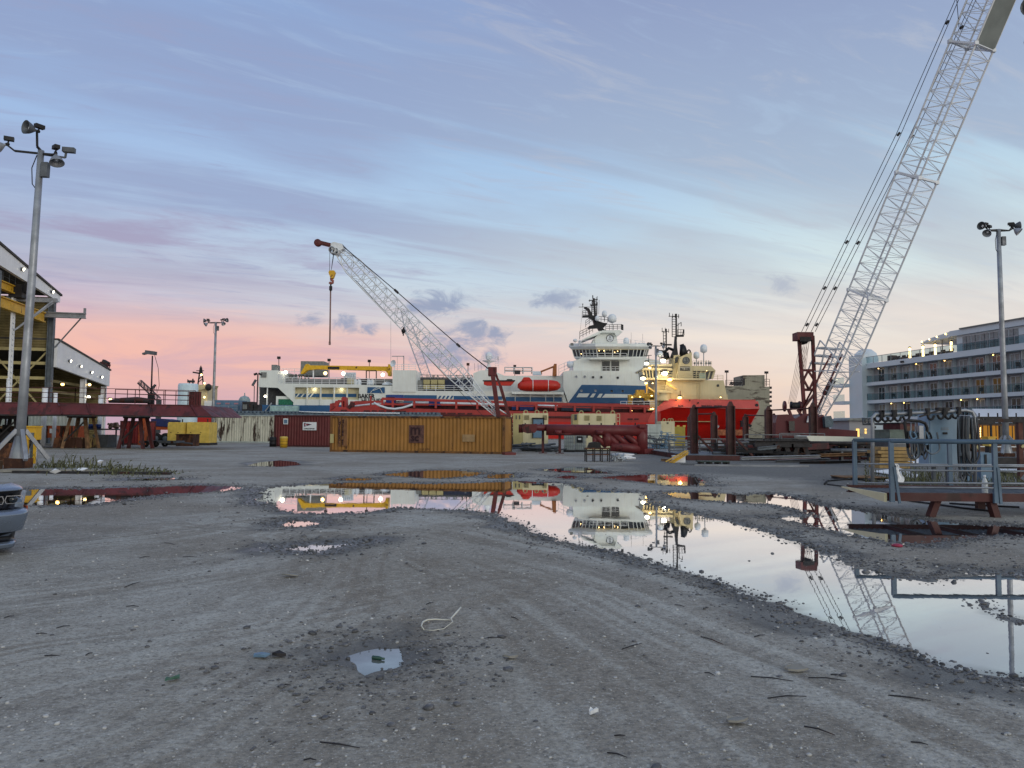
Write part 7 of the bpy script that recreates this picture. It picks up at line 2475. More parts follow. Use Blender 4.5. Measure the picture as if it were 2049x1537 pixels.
for lv, (zf, zc2) in enumerate(((9.79, 12.07), (6.93, 9.27), (4.2, 6.43))):
    for i in range(NB):
        x = .9 + i * 2.86
        if lv == 0 and i == 0:
            pass
        dr = c('sliding_door', MB().box((x + .3, 1.26, zf), (x + 1.75, 1.305, zf + 2.0)), ('glass', 'curtain', 'glass', 'warmroom', 'glass', 'drape', 'glass', 'curtain', 'drape', 'glass', 'glass')[(i * 7 + lv * 4 + i * i) % 11])
        fr_ = MB()
        for xx in (x + .26, x + 1.0, x + 1.72):
            fr_.box((xx, 1.22, zf), (xx + .09, 1.26, zf + 2.05))
        fr_.box((x + .26, 1.22, zf + 1.98), (x + 1.81, 1.26, zf + 2.08))
        fr_.build('door_frame', M['cruisewhite'], dr)
        c('balcony_divider', MB().box((x + 2.5, .75, zf), (x + 2.55, 1.3, zf + 2.25)), 'cruisewhite')
        if (i * 7 + lv * 4 + i * i) % 5 < 2 and i < 14:
            bl = c('balcony_lamp', MB().box((x + .85, .6, zc2 - .08), (x + 1.15, .9, zc2)), 'galv')
            MB().dome((x + 1, .75, zc2 - .13), .09, .06, 10, 4, True).build('bulb', LITW, bl)
    c('balcony_glass', MB().box((0, -.02, zf + .06), (L_, 0, zf + 1.05)), 'bglass')
    rr = MB()
    rr.box((0, -.04, zf + 1.05), (L_, .04, zf + 1.11))
    for i in range(int(L_ / 1.43)):
        rr.box((i * 1.43, -.04, zf), (i * 1.43 + .06, .02, zf + 1.05))
    c('balcony_rail', rr, 'galv')
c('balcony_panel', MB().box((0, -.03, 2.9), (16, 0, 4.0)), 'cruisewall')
c('deck_glass', MB().box((-2.5, -.02, 12.9), (L_, 0, 13.85)), 'bglass')
rr = MB()
rr.box((-2.6, -.04, 13.85), (L_, .04, 13.92))
for i in range(22):
    rr.box((-2.5 + i * 2.1, -.04, 12.85), (-2.44 + i * 2.1, .03, 13.85))
c('deck_rail', rr, 'galv')
c('top_house', MB().box((18.8, .55, 12.85), (L_, 14, 15.1)), 'cruisewhite')
for i in range(16):
    x = 19.9 + i * 1.55
    if i in (6, 12):
        continue
    wn = c('top_window', MB().box((x, .50, 12.95), (x + 1.4, .56, 14.85)), 'curtain')
    MB().box((x + .68, .46, 12.95), (x + .74, .50, 14.85)).box((x, .46, 13.55), (x + 1.4, .5, 13.6)).build('window_bar', M['galvdark'], wn)
c('roof_fascia', MB().box((18, .1, 15.1), (L_, 14, 15.85)), 'cruisewhite')
c('roof_edge', MB().box((20, -.1, 15.85), (L_, 14.2, 16.02)), 'crewgrey')
c('canopy', MB().prism([(18, .2, 15.05), (13.6, .2, 14.8), (12.2, .2, 14.72), (12.2, .2, 14.85), (14.4, .2, 15.35), (18, .2, 15.8)], (0, 6, 0)), 'cruisewhite')
for x in (12.6, 14.1, 15.6, 17.3):
    cl2 = c('canopy_lamp', MB().box((x - .12, .12, 14.95 + (x - 12.6) * .12), (x + .12, .2, 15.1 + (x - 12.6) * .12)), 'galv')
    MB().dome((x, .1, 15.0 + (x - 12.6) * .12), .11, .11, 8, 4, True).build('bulb', LITS, cl2)
c('canopy_post', MB().box((15.9, .6, 12.85), (16.0, .7, 15.1)), 'galvdark')
for x in (8.6, 11.4, 13.9, 17.0):
    tw = c('patio_torch', MB().lathe((x, 1.2, 14.55), [(.2, 0), (.24, .05), (.1, .2), (.001, .22)], 10), 'black')
    MB().lathe((x, 1.2, 12.9), [(.16, 0), (.13, 1.64)], 10).build('flame_tube', LITS, tw)
mk('wicker', (86, 66, 58), .8, var=.2)
for i, x in enumerate((5.4, 6.6, 7.8, 9.6, 10.6, 12.4, 13.1, 14.8, 16.4)):
    lo = (x, .8, 12.85)
    ch = MB().box((x, .7, 12.87), (x + .75, 1.4, 13.25)).box((x, 1.35, 13.25), (x + .75, 1.5, 13.6))
    o = ch.build('lounge_chair', M['wicker'], CS)
    o.name = 'lounge_seat'
c('planter', MB().box((4.4, .5, 12.87), (5.2, 1.6, 13.75)), 'wicker')
c('camera_pod', MB().box((8.3, -.25, 12.3), (8.9, -.05, 12.55)), 'black')
# small chairs on the balconies stand loose: things of their own
ck0 = thing('balcony_chair', 'small dark chair standing on a cruise ship balcony', 'chair', local=True, group='chairs on the cruise ship balconies')
MB().box((-.25, -.25, .38), (.25, .25, .44)).build('seat', M['dark'], ck0)
MB().box((-.25, .2, .44), (.25, .26, .88)).build('backrest', M['dark'], ck0)
for a in (-.22, .17):
    for b_ in (-.22, .17):
        MB().box((a, b_, 0), (a + .05, b_ + .05, .38)).build('leg', M['dark'], ck0)
th = math.atan2(-.983, .184)
first = True
for lv, zf in enumerate((9.79, 6.93)):
    for i in range(12):
        x, y = .9 + i * 2.86 + 1.9 + .3 * ((i + lv) % 2), .5
        wp = Vector((57 + .184 * x + .983 * y, 124 - .983 * x + .184 * y, zf))
        if first:
            ck0.location = wp
            ck0.rotation_euler = (0, 0, th + .4)
            first = False
        else:
            dup(ck0, wp, th + RNG.random() * 1.2)

# quay cafe with lit windows, tent roof, distant quay house
q = gx(2005, 74)
CF = thing('quay_cafe', 'low quay building with warm lit windows under a dark truss roof', 'building', q)
lo, hi = bx(1942, 849, 2075, 884, 74, 6)
MB().box((lo[0], 76, 0), (hi[0], 80, hi[2])).build('walls', M['deckbrown'], CF)
for i in range(8):
    x = lo[0] + (hi[0] - lo[0]) * (i + .1) / 8
    wn = MB().box((x, 75.94, 1.0), (x + (hi[0] - lo[0]) * .095, 76, hi[2] - .15)).build('window', emat('cafe glow', (214, 150, 62), .55) if i in (2, 3, 4, 6) else M['glass'], CF)
    MB().box((x + .35, 75.9, 1.0), (x + .42, 75.94, hi[2] - .15)).build('window_bar', M['dark'], wn)
for (px, n_) in ((1946, 2), (1959, 5)):
    for j in range(n_ + 1):
        l_ = MB().box(*bx(px, 856 + j * 3.4, px + 3.4, 857.5 + j * 3.4, 75.8, .08))
        l_.build('strip_lamp', LITS, CF)
rt = MB()
a, b_ = at(1950, 836, 73.6), at(2080, 836, 73.6)
a2, b2_ = at(1950, 848, 73.6), at(2080, 848, 73.6)
rt.bar(a, b_, .2).bar(a2, b2_, .14)
for i in range(9):
    rt.bar(a.lerp(b_, i / 9), a2.lerp(b2_, (i + .5) / 9), .1).bar(a2.lerp(b2_, (i + .5) / 9), a.lerp(b_, (i + 1) / 9), .1)
for i in range(7):
    t_ = a.lerp(b_, (i + .5) / 7)
    rt.bar(t_, t_ + Vector((0, 0, .45)), .09)
rt.build('roof_truss', M['black'], CF)
for i in range(5):
    x = a.x + (b_.x - a.x) * i / 4
    MB().box((x - .08, 73.55, 0), (x + .08, 73.7, a.z)).build('post', M['black'], CF)
rails(MB(), [gx(1945, 70), gx(2080, 70)], 1.1, 2, .04, 2.4).build('terrace_rail', M['white'], CF)
TN = thing('tent_roof', 'pale blue white marquee roof in front of the balconies', 'marquee', gx(2000, 82))
MB().add([tuple(at(*p_)) for p_ in ((1945, 818, 88), (2085, 818.5, 88), (2085, 836, 80), (1958, 833.5, 80))] + [tuple(at(*p_) - Vector((0, 0, .12))) for p_ in ((1945, 818, 88), (2085, 818.5, 88), (2085, 836, 80), (1958, 833.5, 80))], [(0, 1, 2, 3), (7, 6, 5, 4), (0, 3, 7, 4), (3, 2, 6, 7), (2, 1, 5, 6), (1, 0, 4, 5)]).build('canopy', M['whiteclean'], TN)
for px in (1960, 2020, 2080):
    p_ = gx(px, 80.2)
    MB().box((p_.x - .06, 80.2, 0), (p_.x + .06, 80.32, Zt(px, 834.5, 80.2))).build('pole', M['galv'], TN)
lo, hi = bx(1700, 842, 1745, 884, 88, 5)
QH = thing('quay_house', 'small grey white quay house with one warm lit doorway', 'building', gx(1725, 88))
MB().box((lo[0], 88, 0), hi).build('walls', M['cruisewall'], QH)
MB().prism([(lo[0] - .4, 87.6, hi[2]), (hi[0] + .4, 87.6, hi[2]), (hi[0] + .2, 87.6, hi[2] + .35), (lo[0], 87.6, hi[2] + .25)], (0, 5.6, 0)).build('roof', M['crewgrey'], QH)
MB().box(*bx(1714, 858, 1719.5, 876, 87.9, .1)).build('lit_doorway', emat('doorway glow', (255, 206, 120), 1.6), QH)
MB().box(*bx(1731, 858, 1734, 868, 87.9, .1)).build('lit_window', emat('doorway glow', (255, 206, 120), 1.6), QH)
rails(MB(), [at(1722, 878, 86.5), at(1744, 878, 86.5)], 1.3, 3, .04, 1.0).build('porch_rail', M['galv'], QH)
WB = thing('white_block', 'plain white deck block with a door beneath the balconies', 'building', gx(1770, 92))
lo, hi = bx(1746, 842, 1802, 884, 92, 6)
MB().box((lo[0], 92, 0), hi).build('walls', M['cruisewhite'], WB)
MB().box(*bx(1768, 849, 1779, 882, 91.95, .05)).build('door', M['cruisewall'], WB)
MB().box(*bx(1751, 853, 1753, 857, 91.95, .05)).build('vent', M['dark'], WB)
RB = thing('red_kiosk', 'dark red shed front with brown doors behind the small cable frame', 'shed', gx(1825, 66))
lo, hi = bx(1802, 848, 1850, 890, 66, 3)
MB().box((lo[0], 66, 0), hi).build('walls', M['reddark'], RB)
for k_, (xa, xb) in enumerate(((1812, 1823), (1825, 1834))):
    MB().box(*bx(xa, 853, xb, 880, 65.95, .05)).build('door', M['deckbrown'], RB)
MB().box((lo[0] - .1, 65.9, hi[2]), (hi[0] + .1, 69, hi[2] + .1)).build('roof', M['dark'], RB)
# far trees low on the right horizon
mk('leaf', (52, 60, 54), .8, var=.5, vs=.6)
mk('bark', (60, 52, 46), .85)
for i in range(5):
    px = 1668 + i * 11
    d = 178 + (i % 3) * 6
    p_ = gx(px, d)
    p_.z = -1.8
    tr_ = thing('tree', 'small dark tree on the far shore beyond the crane cab', 'tree', p_, 'dark trees on the far shore')
    hh_ = 6.2 + (i * 37 % 5) * .5
    tk2 = MB().tube([p_, p_ + Vector((.2, 0, hh_ * .6))], [.3, .12], 8)
    for k_ in range(5):
        a_ = k_ * 1.3
        tk2.tube([p_ + Vector((.1, 0, hh_ * (.3 + .06 * k_))), p_ + Vector((math.cos(a_) * 1.4, math.sin(a_) * 1.2, hh_ * (.55 + .07 * k_)))], [.1, .03], 6)
    tk2.build('trunk', M['bark'], tr_)
    lf = MB()
    for k_ in range(420):
        v_ = Vector(RNG.normal(0, 1, 3))
        v_.normalize()
        rr_ = RNG.random() ** .45
        cpt = p_ + Vector((v_.x * 2.4 * rr_, v_.y * 2.0 * rr_, hh_ * .62 + v_.z * 1.8 * rr_ + .5 * math.sin(v_.x * 5 + i)))
        s_ = .16 + .16 * RNG.random()
        n_ = Vector(RNG.normal(0, 1, 3))
        t1 = n_.cross(Vector((0, 0, 1))).normalized() * s_
        t2 = n_.cross(t1).normalized() * s_
        lf.add([cpt - t1, cpt + t2 * .6, cpt + t1, cpt - t2 * .6], [(0, 1, 2, 3)])
    lf.build('crown', M['leaf'], tr_)

# ------------------------------------------------------------------ ramp at right
RD = 15.2
RX0, RX1 = at(1778, 1000, RD).x, at(1778, 1000, RD).x + 6.6
RY1 = RD + 1.9
RP = thing('steel_ramp', 'low red steel platform ramp with blue grey railings', 'ramp', (RX0, RD, 0))
mk('ramprail', (80, 100, 118), .5, .15, var=.15, vs=1.5, streak=.2, rustc=(80, 84, 88))
mk('rampred', (68, 28, 26), .55, var=.2, vs=1, rust=.2, rustc=(54, 26, 24))
zb, zt = .33, .49


def chan(y, x0, x1, z0, z1):
    return MB().box((x0, y, z0), (x1, y + .05, z1)).box((x0, y + .05, z1 - .03), (x1, y + .12, z1)).box((x0, y + .05, z0), (x1, y + .12, z0 + .03))


chan(RD, RX0, RX1, zb, zt).build('side_beam', M['rampred'], RP)
chan(RY1, RX0 + .05, RX1, zb + .02, zt + .02).build('side_beam', M['rampred'], RP)
dk = MB()
for i in range(60):
    dk.box((RX0 + .02 + i * .11, RD + .12, zt - .06), (RX0 + .06 + i * .11, RY1, zt - .035))
dk.build('deck_grating', M['greysteel'], RP)
MB().prism([(RX0 - .02, RD + .02, zb - .02), (RX0 - .02, RD + .02, zt - .01), (RX0 - .02, RY1 + .1, zt - .02), (RX0 - .02, RY1 + .1, zb + .12)], (-.05, 0, 0)).build('end_plate', M['cream'], RP)
for i in range(6):
    x = RX0 + .8 + i * 1.1
    MB().box((x, RD + .12, zb + .02), (x + .08, RY1, zt - .065)).build('cross_member', M['rampred'], RP)
for (x, dy, lean) in ((1.05, .2, -.14), (2.05, .1, .10), (2.75, 1.6, 0), (4.6, .2, -.1), (5.8, 1.5, 0)):
    MB().bar((RX0 + x + lean, RD + dy, 0), (RX0 + x, RD + dy, zb + .02), .16, .12).build('leg', M['rampred'], RP)
for row, y in enumerate((RD - .04, RY1 + .06)):
    x0 = RX0 + (.03 if row == 0 else .2)
    for i in range(5):
        x = x0 + .02 + i * (2.02 if row == 0 else 2.1) - (0 if row == 0 else .0)
        if x > RX1:
            continue
        MB().bar((x, y, zb - .02 if row == 0 else zt), (x, y, 1.49), .085, .06).build('rail_post', M['ramprail'], RP)
        if row == 0:
            MB().bar((x + (.13 if i % 2 == 0 else .08), y - .03, zb - .04), (x + .04, y - .03, 1.0), .05, .03).build('post_gusset', M['ramprail'], RP)
    MB().tube([(x0, y, 1.49), (RX1, y, 1.49)], .042, 10).build('top_rail', M['ramprail'], RP)
    for z in (1.02, .93, .60, .69):
        if row == 1 and z in (.93, .69):
            continue
        MB().tube([(x0, y, z - row * .05), (RX1, y, z - row * .05)], .018, 8).build('mid_rail', M['galv'], RP)
# bottle standing on the ramp deck, hose lines under it
p = Vector((at(1971, 985, RD + .35).x, RD + .35, zt - .035))
bt = thing('plastic_bottle', 'clear white plastic bottle standing on the ramp deck', 'bottle', p)
MB().lathe(p, [(.001, 0), (.05, .0), (.055, .02), (.055, .2), (.045, .26), (.02, .32), (.02, .34)], 14).build('bottle_body', mat('cloudy plastic', (206, 212, 214), .25, var=.1), bt)
MB().lathe(p + Vector((0, 0, .34)), [(.024, 0), (.024, .035), (.001, .04)], 12).build('cap', M['whiteclean'], bt)
rag = MB()
p = at(1790, 938, RD)
vs, fs = [], []
for j in range(9):
    for k_ in range(5):
        vs.append(p + Vector(((k_ - 2) * .028 * (.5 + .09 * j) + .02 * math.sin(j * 1.3) + .012 * j, -.06 - .02 * math.sin(k_ * 2.1 + j), .10 - j * .045)))
for j in range(8):
    for k_ in range(4):
        a = j * 5 + k_
        fs.append((a, a + 1, a + 6, a + 5))
rag.add(vs + [v_ + Vector((0, .008, 0)) for v_ in vs], fs + [tuple(i + 45 for i in f[::-1]) for f in fs], True)
solo(rag, 'rag', M['whiteclean'], 'white rag tied to the first ramp railing post', 'rag', p)
for i, pts in enumerate(([(1650, 972), (1655, 965), (1690, 962), (1720, 962), (1760, 968), (1795, 975)], [(1655, 972), (1690, 977), (1714, 984), (1760, 995), (1830, 1008), (1875, 1014), (1930, 1022), (1985, 1028)], [(1900, 1012), (1960, 1016), (2040, 1020)])):
    P_ = []
    for (x, y) in pts:
        q = gnd(x, y)
        q.z = gz(q.x, q.y) + .03
        P_.append(q)
    solo(MB().tube(P_, .022 if i else .03, 8), 'ground_hose', M['black'], ['thick black hose looping out left of the ramp', 'long black hose running under the ramp', 'short black hose below the right ramp legs'][i], 'hose', P_[0], 'black hoses on the ground by the ramp')

# ------------------------------------------------------------------ cable rack with hooks and grey cabinet
KD = 23.5
KR = thing('cable_rack', 'galvanised pipe frame hung with black hooks for welding cables', 'cable rack', gx(1848, KD))
pipe = lambda pts, r: MB().tube([at(x, y, KD + d_) for x, y, d_ in pts], r, 10)
pipe([(1746, 974, 0), (1746, 850, 0), (1746, 836, 0), (1752, 829, 0), (1800, 828, 0), (1900, 823, 0), (1932, 821, 0), (1945, 824, 0), (1950, 834, 0), (1951, 975, 0)], .055).build('frame_pipe', M['galv'], KR)
pipe([(1727, 836, .1), (1727, 848.5, .1), (1766, 848.5, .1)], .04).build('side_arm', M['galvdark'], KR)
for (xa, xb) in ((1731, 1731), (1738, 1738)):
    pipe([(xa, 848, .1), (xb, 838, .1)], .02).build('side_pin', M['galvdark'], KR)
pipe([(1730, 838, .1), (1748, 838, .1)], .02).build('side_pin', M['galvdark'], KR)
for (x, s_) in ((1763, -1), (1765, 1), (1788, -1), (1790, 1), (1820, -1), (1856, 1), (1889, -1), (1891, 1), (1918, -1)):
    yt_ = 827.5 - (x - 1763) * .045
    P_ = [(x, yt_ - 3, -.1), (x, yt_ + 8, -.1), (x + s_ * 2, yt_ + 14, -.1), (x + s_ * 6, yt_ + 16.5, -.1), (x + s_ * 10, yt_ + 15, -.1), (x + s_ * 12.5, yt_ + 10, -.1), (x + s_ * 13, yt_ + 8, -.1)]
    pipe(P_, .036).build('hook', M['black'], KR)
    MB().cbox(at(x, yt_ + 1, KD - .06), (.09, .14, .22)).build('hook_clamp', M['black'], KR)
MB().cbox(at(1886, 819, KD), (.35, .2, .1)).build('top_bracket', M['dark'], KR)
MB().bar(at(1840, 834, KD - .1), at(1880, 821, KD - .1), .05).build('diagonal_bar', M['dark'], KR)
K2 = thing('hose_stand', 'small black pipe stand hung with cables left of the grey cabinet', 'stand', gx(1830, KD))
MB().tube([at(x, y, KD - .4) for x, y in ((1817, 896), (1812, 860), (1810, 845), (1815, 841), (1840, 843), (1851, 847), (1855, 856), (1856, 900))], .045, 10).build('stand_pipe', M['black'], K2)
for px in (1823, 1832):
    MB().tube([at(px, 842, KD - .3), at(px, 960, KD - .3)], .022, 8).build('upright', M['galv'], K2)
MB().box(*bx(1840, 852, 1848, 878, KD - .5, .15)).build('switch_box', M['galv'], K2)
GC = thing('electric_cabinet', 'tall grey electric cabinet with faint lettering between cable bundles', 'cabinet', gx(1888, KD + .3))
lo, hi = bx(1859, 828, 1917, 931, KD + .2, .6)
MB().box(lo, hi).build('cabinet_body', mat('cabinet grey', (132, 158, 180), .5, var=.06, streak=.12, rustc=(100, 110, 112)), GC)
MB().box((lo[0] + .05, KD + .17, lo[2] + .05), (hi[0] - .05, KD + .2, hi[2] - .05)).build('door', mat('cabinet grey', (128, 152, 164), .5), GC)
for px in (1868, 1896):
    MB().box(*bx(px, 930, px + 5, 978, KD + .4, .1)).build('leg', M['greysteel'], GC)
MB().box(*bx(1887, 865, 1896, 869, KD + .14, .03)).build('data_plate', M['dark'], GC)
MB().box(*bx(1861, 877, 1863, 884, KD + .13, .04)).build('handle', M['black'], GC)
MB().box(*bx(1884, 856, 1898, 857, KD + .155, .015)).box(*bx(1882, 859, 1899, 860, KD + .155, .015)).build('faint_lettering', M['galv'], GC)


def cable_bundle(name, label, x0, x1, y0, y1, n_, group):
    r = thing(name, label, 'cables', at((x0 + x1) / 2, y1, KD - .3), group)
    for j in range(n_):
        a = x0 + (x1 - x0) * (j + .5) / n_ + RNG.normal(0, .6)
        b_ = a + RNG.normal(0, 7) + 6
        yb = y1 - abs(RNG.normal(0, 1)) * 24
        d_ = KD - .25 - .3 * RNG.random()
        P_ = [at(a, y0, d_), at(a - 1, y0 + (yb - y0) * .4, d_), at(a + 1, y0 + (yb - y0) * .8, d_), at((a + b_) / 2 + 1, yb, d_ - .05), at(b_ + 3, y0 + (yb - y0) * .82, d_), at(b_ + 1, y0 + (yb - y0) * .4, d_), at(b_ - 2, y0 + 3, d_)]
        sm_ = []
        for i in range(len(P_) - 1):
            p0_, p1_, p2_, p3_ = P_[max(i - 1, 0)], P_[i], P_[i + 1], P_[min(i + 2, len(P_) - 1)]
            for q in range(4):
                t_ = q / 4
                sm_.append(.5 * (2 * p1_ + (p2_ - p0_) * t_ + (2 * p0_ - 5 * p1_ + 4 * p2_ - p3_) * t_ * t_ + (3 * p1_ - p0_ - 3 * p2_ + p3_) * t_ ** 3))
        MB().tube(sm_ + [P_[-1]], .020 + .008 * RNG.random(), 6).build('cable', M[('black', 'galvdark', 'darkgrey', 'bluegrey', 'greysteel')[j % 5]], r)
    return r


cable_bundle('cable_bundle', 'hanging bundle of dark cables on the left of the grey cabinet', 1812, 1856, 862, 925, 16, 'cable bundles on the rack')
cable_bundle('cable_bundle', 'long thick hanging bundle of cables on the right of the grey cabinet', 1918, 1940, 832, 965, 17, 'cable bundles on the rack')
for i, (px, yt, yb, d, wd, lab) in enumerate(((1957, 842, 972, 25.5, .13, 'rust brown post right of the cable bundles'), (2043, 840, 966, 26, .15, 'rust brown post at the right edge'))):
    p = gx(px, d)
    p2 = gx(1935, d)
    r = thing('steel_post', lab, 'post', p, 'rust brown posts')
    MB().box((p.x - wd / 2, d, 0), (p.x + wd / 2, d + wd, Zt(px, yt, d))).build('upright', mat('rust brown', (86, 50, 42), .7, var=.3, rust=.4), r)
    z = Zt(px, yt + 2, d)
    MB().bar((p.x - (1.0 if i == 0 else 1.2), d, z), (p.x + (.55 if i == 0 else .3), d, z), .1, .12).build('head_bar', M['dark'], r)
    MB().bar((p.x - .6 * (1 - 2 * i), d, z - .02), (p.x, d, z - .9), .07).build('knee_brace', M['tan'], r)
lo, hi = bx(1964, 906, 1994, 972, 25, .5)
PB2 = thing('pump_cabinet', 'narrow blue grey cabinet with a slot, right of the cables', 'cabinet', gx(1980, 25))
MB().box((lo[0], 25, 0), (lo[0] + .28, 25.5, hi[2])).box((lo[0] + .3, 25.05, 0), (hi[0], 25.5, hi[2] - .02)).build('cabinet_body', M['bluegrey'], PB2)
MB().box((lo[0] + .12, 24.97, .6), (lo[0] + .18, 25, 1.0)).build('slot', M['dark'], PB2)
lo, hi = bx(1978, 876, 1992, 893, 42, .8)
YB = thing('yellow_bin', 'small yellow bin with a lamp lit below, on the quay by the cafe', 'bin', gx(1985, 42))
MB().prism([(lo[0] + .05, 42, lo[2]), (hi[0] - .05, 42, lo[2]), (hi[0], 42, hi[2]), (lo[0], 42, hi[2])], (0, .6, 0)).build('tub', M['paleyellow'], YB)
MB().box((lo[0] - .04, 41.95, hi[2]), (hi[0] + .04, 42.6, hi[2] + .06)).build('lid', M['yellow'], YB)
MB().box((lo[0] + .1, 42.1, 0), (hi[0] - .1, 42.5, lo[2])).build('stand', M['dark'], YB)
lo, hi = bx(1990, 916, 2049, 935, 33, 1.2)
solo(MB().box((lo[0], 33, .25), (hi[0] + 2, 34.2, hi[2])).box((lo[0] + .2, 33.1, 0), (lo[0] + .5, 34, .25)).box((hi[0] - .4, 33.1, 0), (hi[0], 34, .25)), 'flat_bed', M['black'], 'low black steel bed behind the right railings', 'steel bed', gx(2020, 33))
for i, px in enumerate((1860, 1893, 1905)):
    pass
g1 = gnd(1838, 974)
wd_ = MB()
for i in range(1800):
    px = 1730 + RNG.random() * 330
    py = 950 + RNG.random() * 34
    if RNG.random() > .35 + .5 * (1800 < px < 1880) + .4 * (px > 1930):
        continue
    p = gnd(px, py)
    p.z = .02
    h = .12 + .3 * RNG.random() * (1.2 if 1810 < px < 1870 else .7)
    a = RNG.random() * 6.28
    l_ = h * .5
    s_ = Vector((-math.sin(a), math.cos(a), 0)) * .01
    q = p + Vector((math.cos(a) * l_, math.sin(a) * l_, h))
    m_ = p.lerp(q, .6) + Vector((0, 0, h * .12))
    wd_.add([p - s_, p + s_, m_ + s_, m_ - s_, q], [(0, 1, 2, 3), (3, 2, 4)])
tag(wd_.build('weeds', M['weed']), 'low green weeds under the cable rack and behind the ramp', 'weeds', kind='stuff')
for (px, py) in ((1731, 975),):
    p = gnd(px, py)
    p.z = 0
    sb = thing('weed_plant', 'single tall green weed at the left end of the ramp', 'plant', p)
    MB().tube([p, p + Vector((.04, 0, .5)), p + Vector((.02, .02, .82))], [.012, .009, .005], 6).build("stem", M['weed'], sb)
    lv = MB()
    for j in range(38):
        a = j * 2.4
        z = .12 + .7 * j / 38
        l_ = .16 * (1.1 - j / 50)
        b0 = p + Vector((.03, 0, z))
        e_ = Vector((math.cos(a), math.sin(a), .5)).normalized()
        s_ = Vector((-math.sin(a), math.cos(a), 0)) * .022
        lv.add([b0, b0 + e_ * l_ * .5 + s_, b0 + e_ * l_, b0 + e_ * l_ * .5 - s_], [(0, 1, 2, 3)])
    lv.build('leaves', M['weed'], sb)

# ------------------------------------------------------------------ parked car at the left edge
CARP = Vector((-7.47, 9.82, 0))
HD = R(-36)      # heading
car = thing('parked_car', 'silver muscle car, only its nose showing at the left edge', 'car', CARP, local=True, rz=HD)
car.scale = (1, 1, .94)
mk('carpaint', (126, 138, 154), .22, .55, var=.03, spec=.6)
mk('carblack', (14, 14, 18), .3, var=.1)
# local: x forward (nose at x=1.0), y left; z up
secs = []      # x, half width, list of (y factor, z)
prof = [(-3.9, .80, .35, .98, .92), (-3.6, .92, .25, 1.04, 1.0), (-2.9, .95, .22, 1.06, 1.03), (-1.9, .95, .22, 1.05, 1.02), (-.9, .96, .22, 1.0, .98), (-.2, .96, .22, .985, .95), (.35, .95, .22, .955, .91), (.72, .93, .25, .92, .86), (.90, .90, .28, .88, .82)]
mb = MB()
rings = []
for (x, hw_, zb_, ztop, zsh) in prof:
    ring = []
    for (fy, z) in ((-.0, zb_), (-.80, zb_), (-.97, zb_ + .12), (-1.0, zb_ + .35), (-.97, zsh - .08), (-.86, zsh), (-.45, ztop), (0, ztop + .012), (.45, ztop), (.86, zsh), (.97, zsh - .08), (1.0, zb_ + .35), (.97, zb_ + .12), (.80, zb_)):
        bow = -.10 * (abs(fy) ** 2.5) if x > .6 else 0
        ring.append(Vector((x + bow, hw_ * fy, z)))
    rings.append(ring)
loft(mb, rings)
mb.sm = [True] * len(mb.sm)
cb = mb.build('body', M['carpaint'], car)


def strip(name, x0, z0, z1, hw_, m, th=.06, xoff=lambda f: 0, par=None, bowk=.13):
    """band wrapped across the nose, bowed back at the corners"""
    a, b_ = [], []
    ys_ = [-1, -.97, -.9, -.75, -.5, -.2, 0, .2, .5, .75, .9, .97, 1]
    mb = MB()
    out = []
    for fy in ys_:
        bow = -bowk * (abs(fy) ** 3) - .14 * max(0, abs(fy) - .9) / .1
        out.append((x0 + bow, hw_ * fy))
    vs = []
    for (x, y) in out:
        vs += [(x, y, z0), (x, y, z1), (x - th, y * .98, z1), (x - th, y * .98, z0)]
    fs = []
    n_ = len(out)
    for i in range(n_ - 1):
        for k_ in range(4):
            fs.append((i * 4 + k_, (i + 1) * 4 + k_, (i + 1) * 4 + (k_ + 1) % 4, i * 4 + (k_ + 1) % 4))
    fs += [(0, 1, 2, 3), ((n_ - 1) * 4 + 3, (n_ - 1) * 4 + 2, (n_ - 1) * 4 + 1, (n_ - 1) * 4)]
    mb.add(vs, fs, False)
    return mb.build(name, m, par or car)


def wrap(name, prof_, hw_, m, par=None, bowk=.13, corner=.22):
    """smooth moulding: (x,z) profile swept round the nose"""
    ys_ = [-1, -.985, -.95, -.9, -.8, -.65, -.45, -.2, 0, .2, .45, .65, .8, .9, .95, .985, 1]
    vs, fs = [], []
    n_ = len(prof_)
    for fy in ys_:
        a_ = abs(fy)
        bow = -bowk * a_ ** 3 - (corner * ((a_ - .8) / .2) ** 2 if a_ > .8 else 0)
        for (x, z) in prof_:
            vs.append((x + bow, hw_ * fy, z))
    for i in range(len(ys_) - 1):
        for k_ in range(n_ - 1):
            a = i * n_ + k_
            fs.append((a, a + n_, a + n_ + 1, a + 1))
    return MB().add(vs, fs, True).build(name, m, par or car)


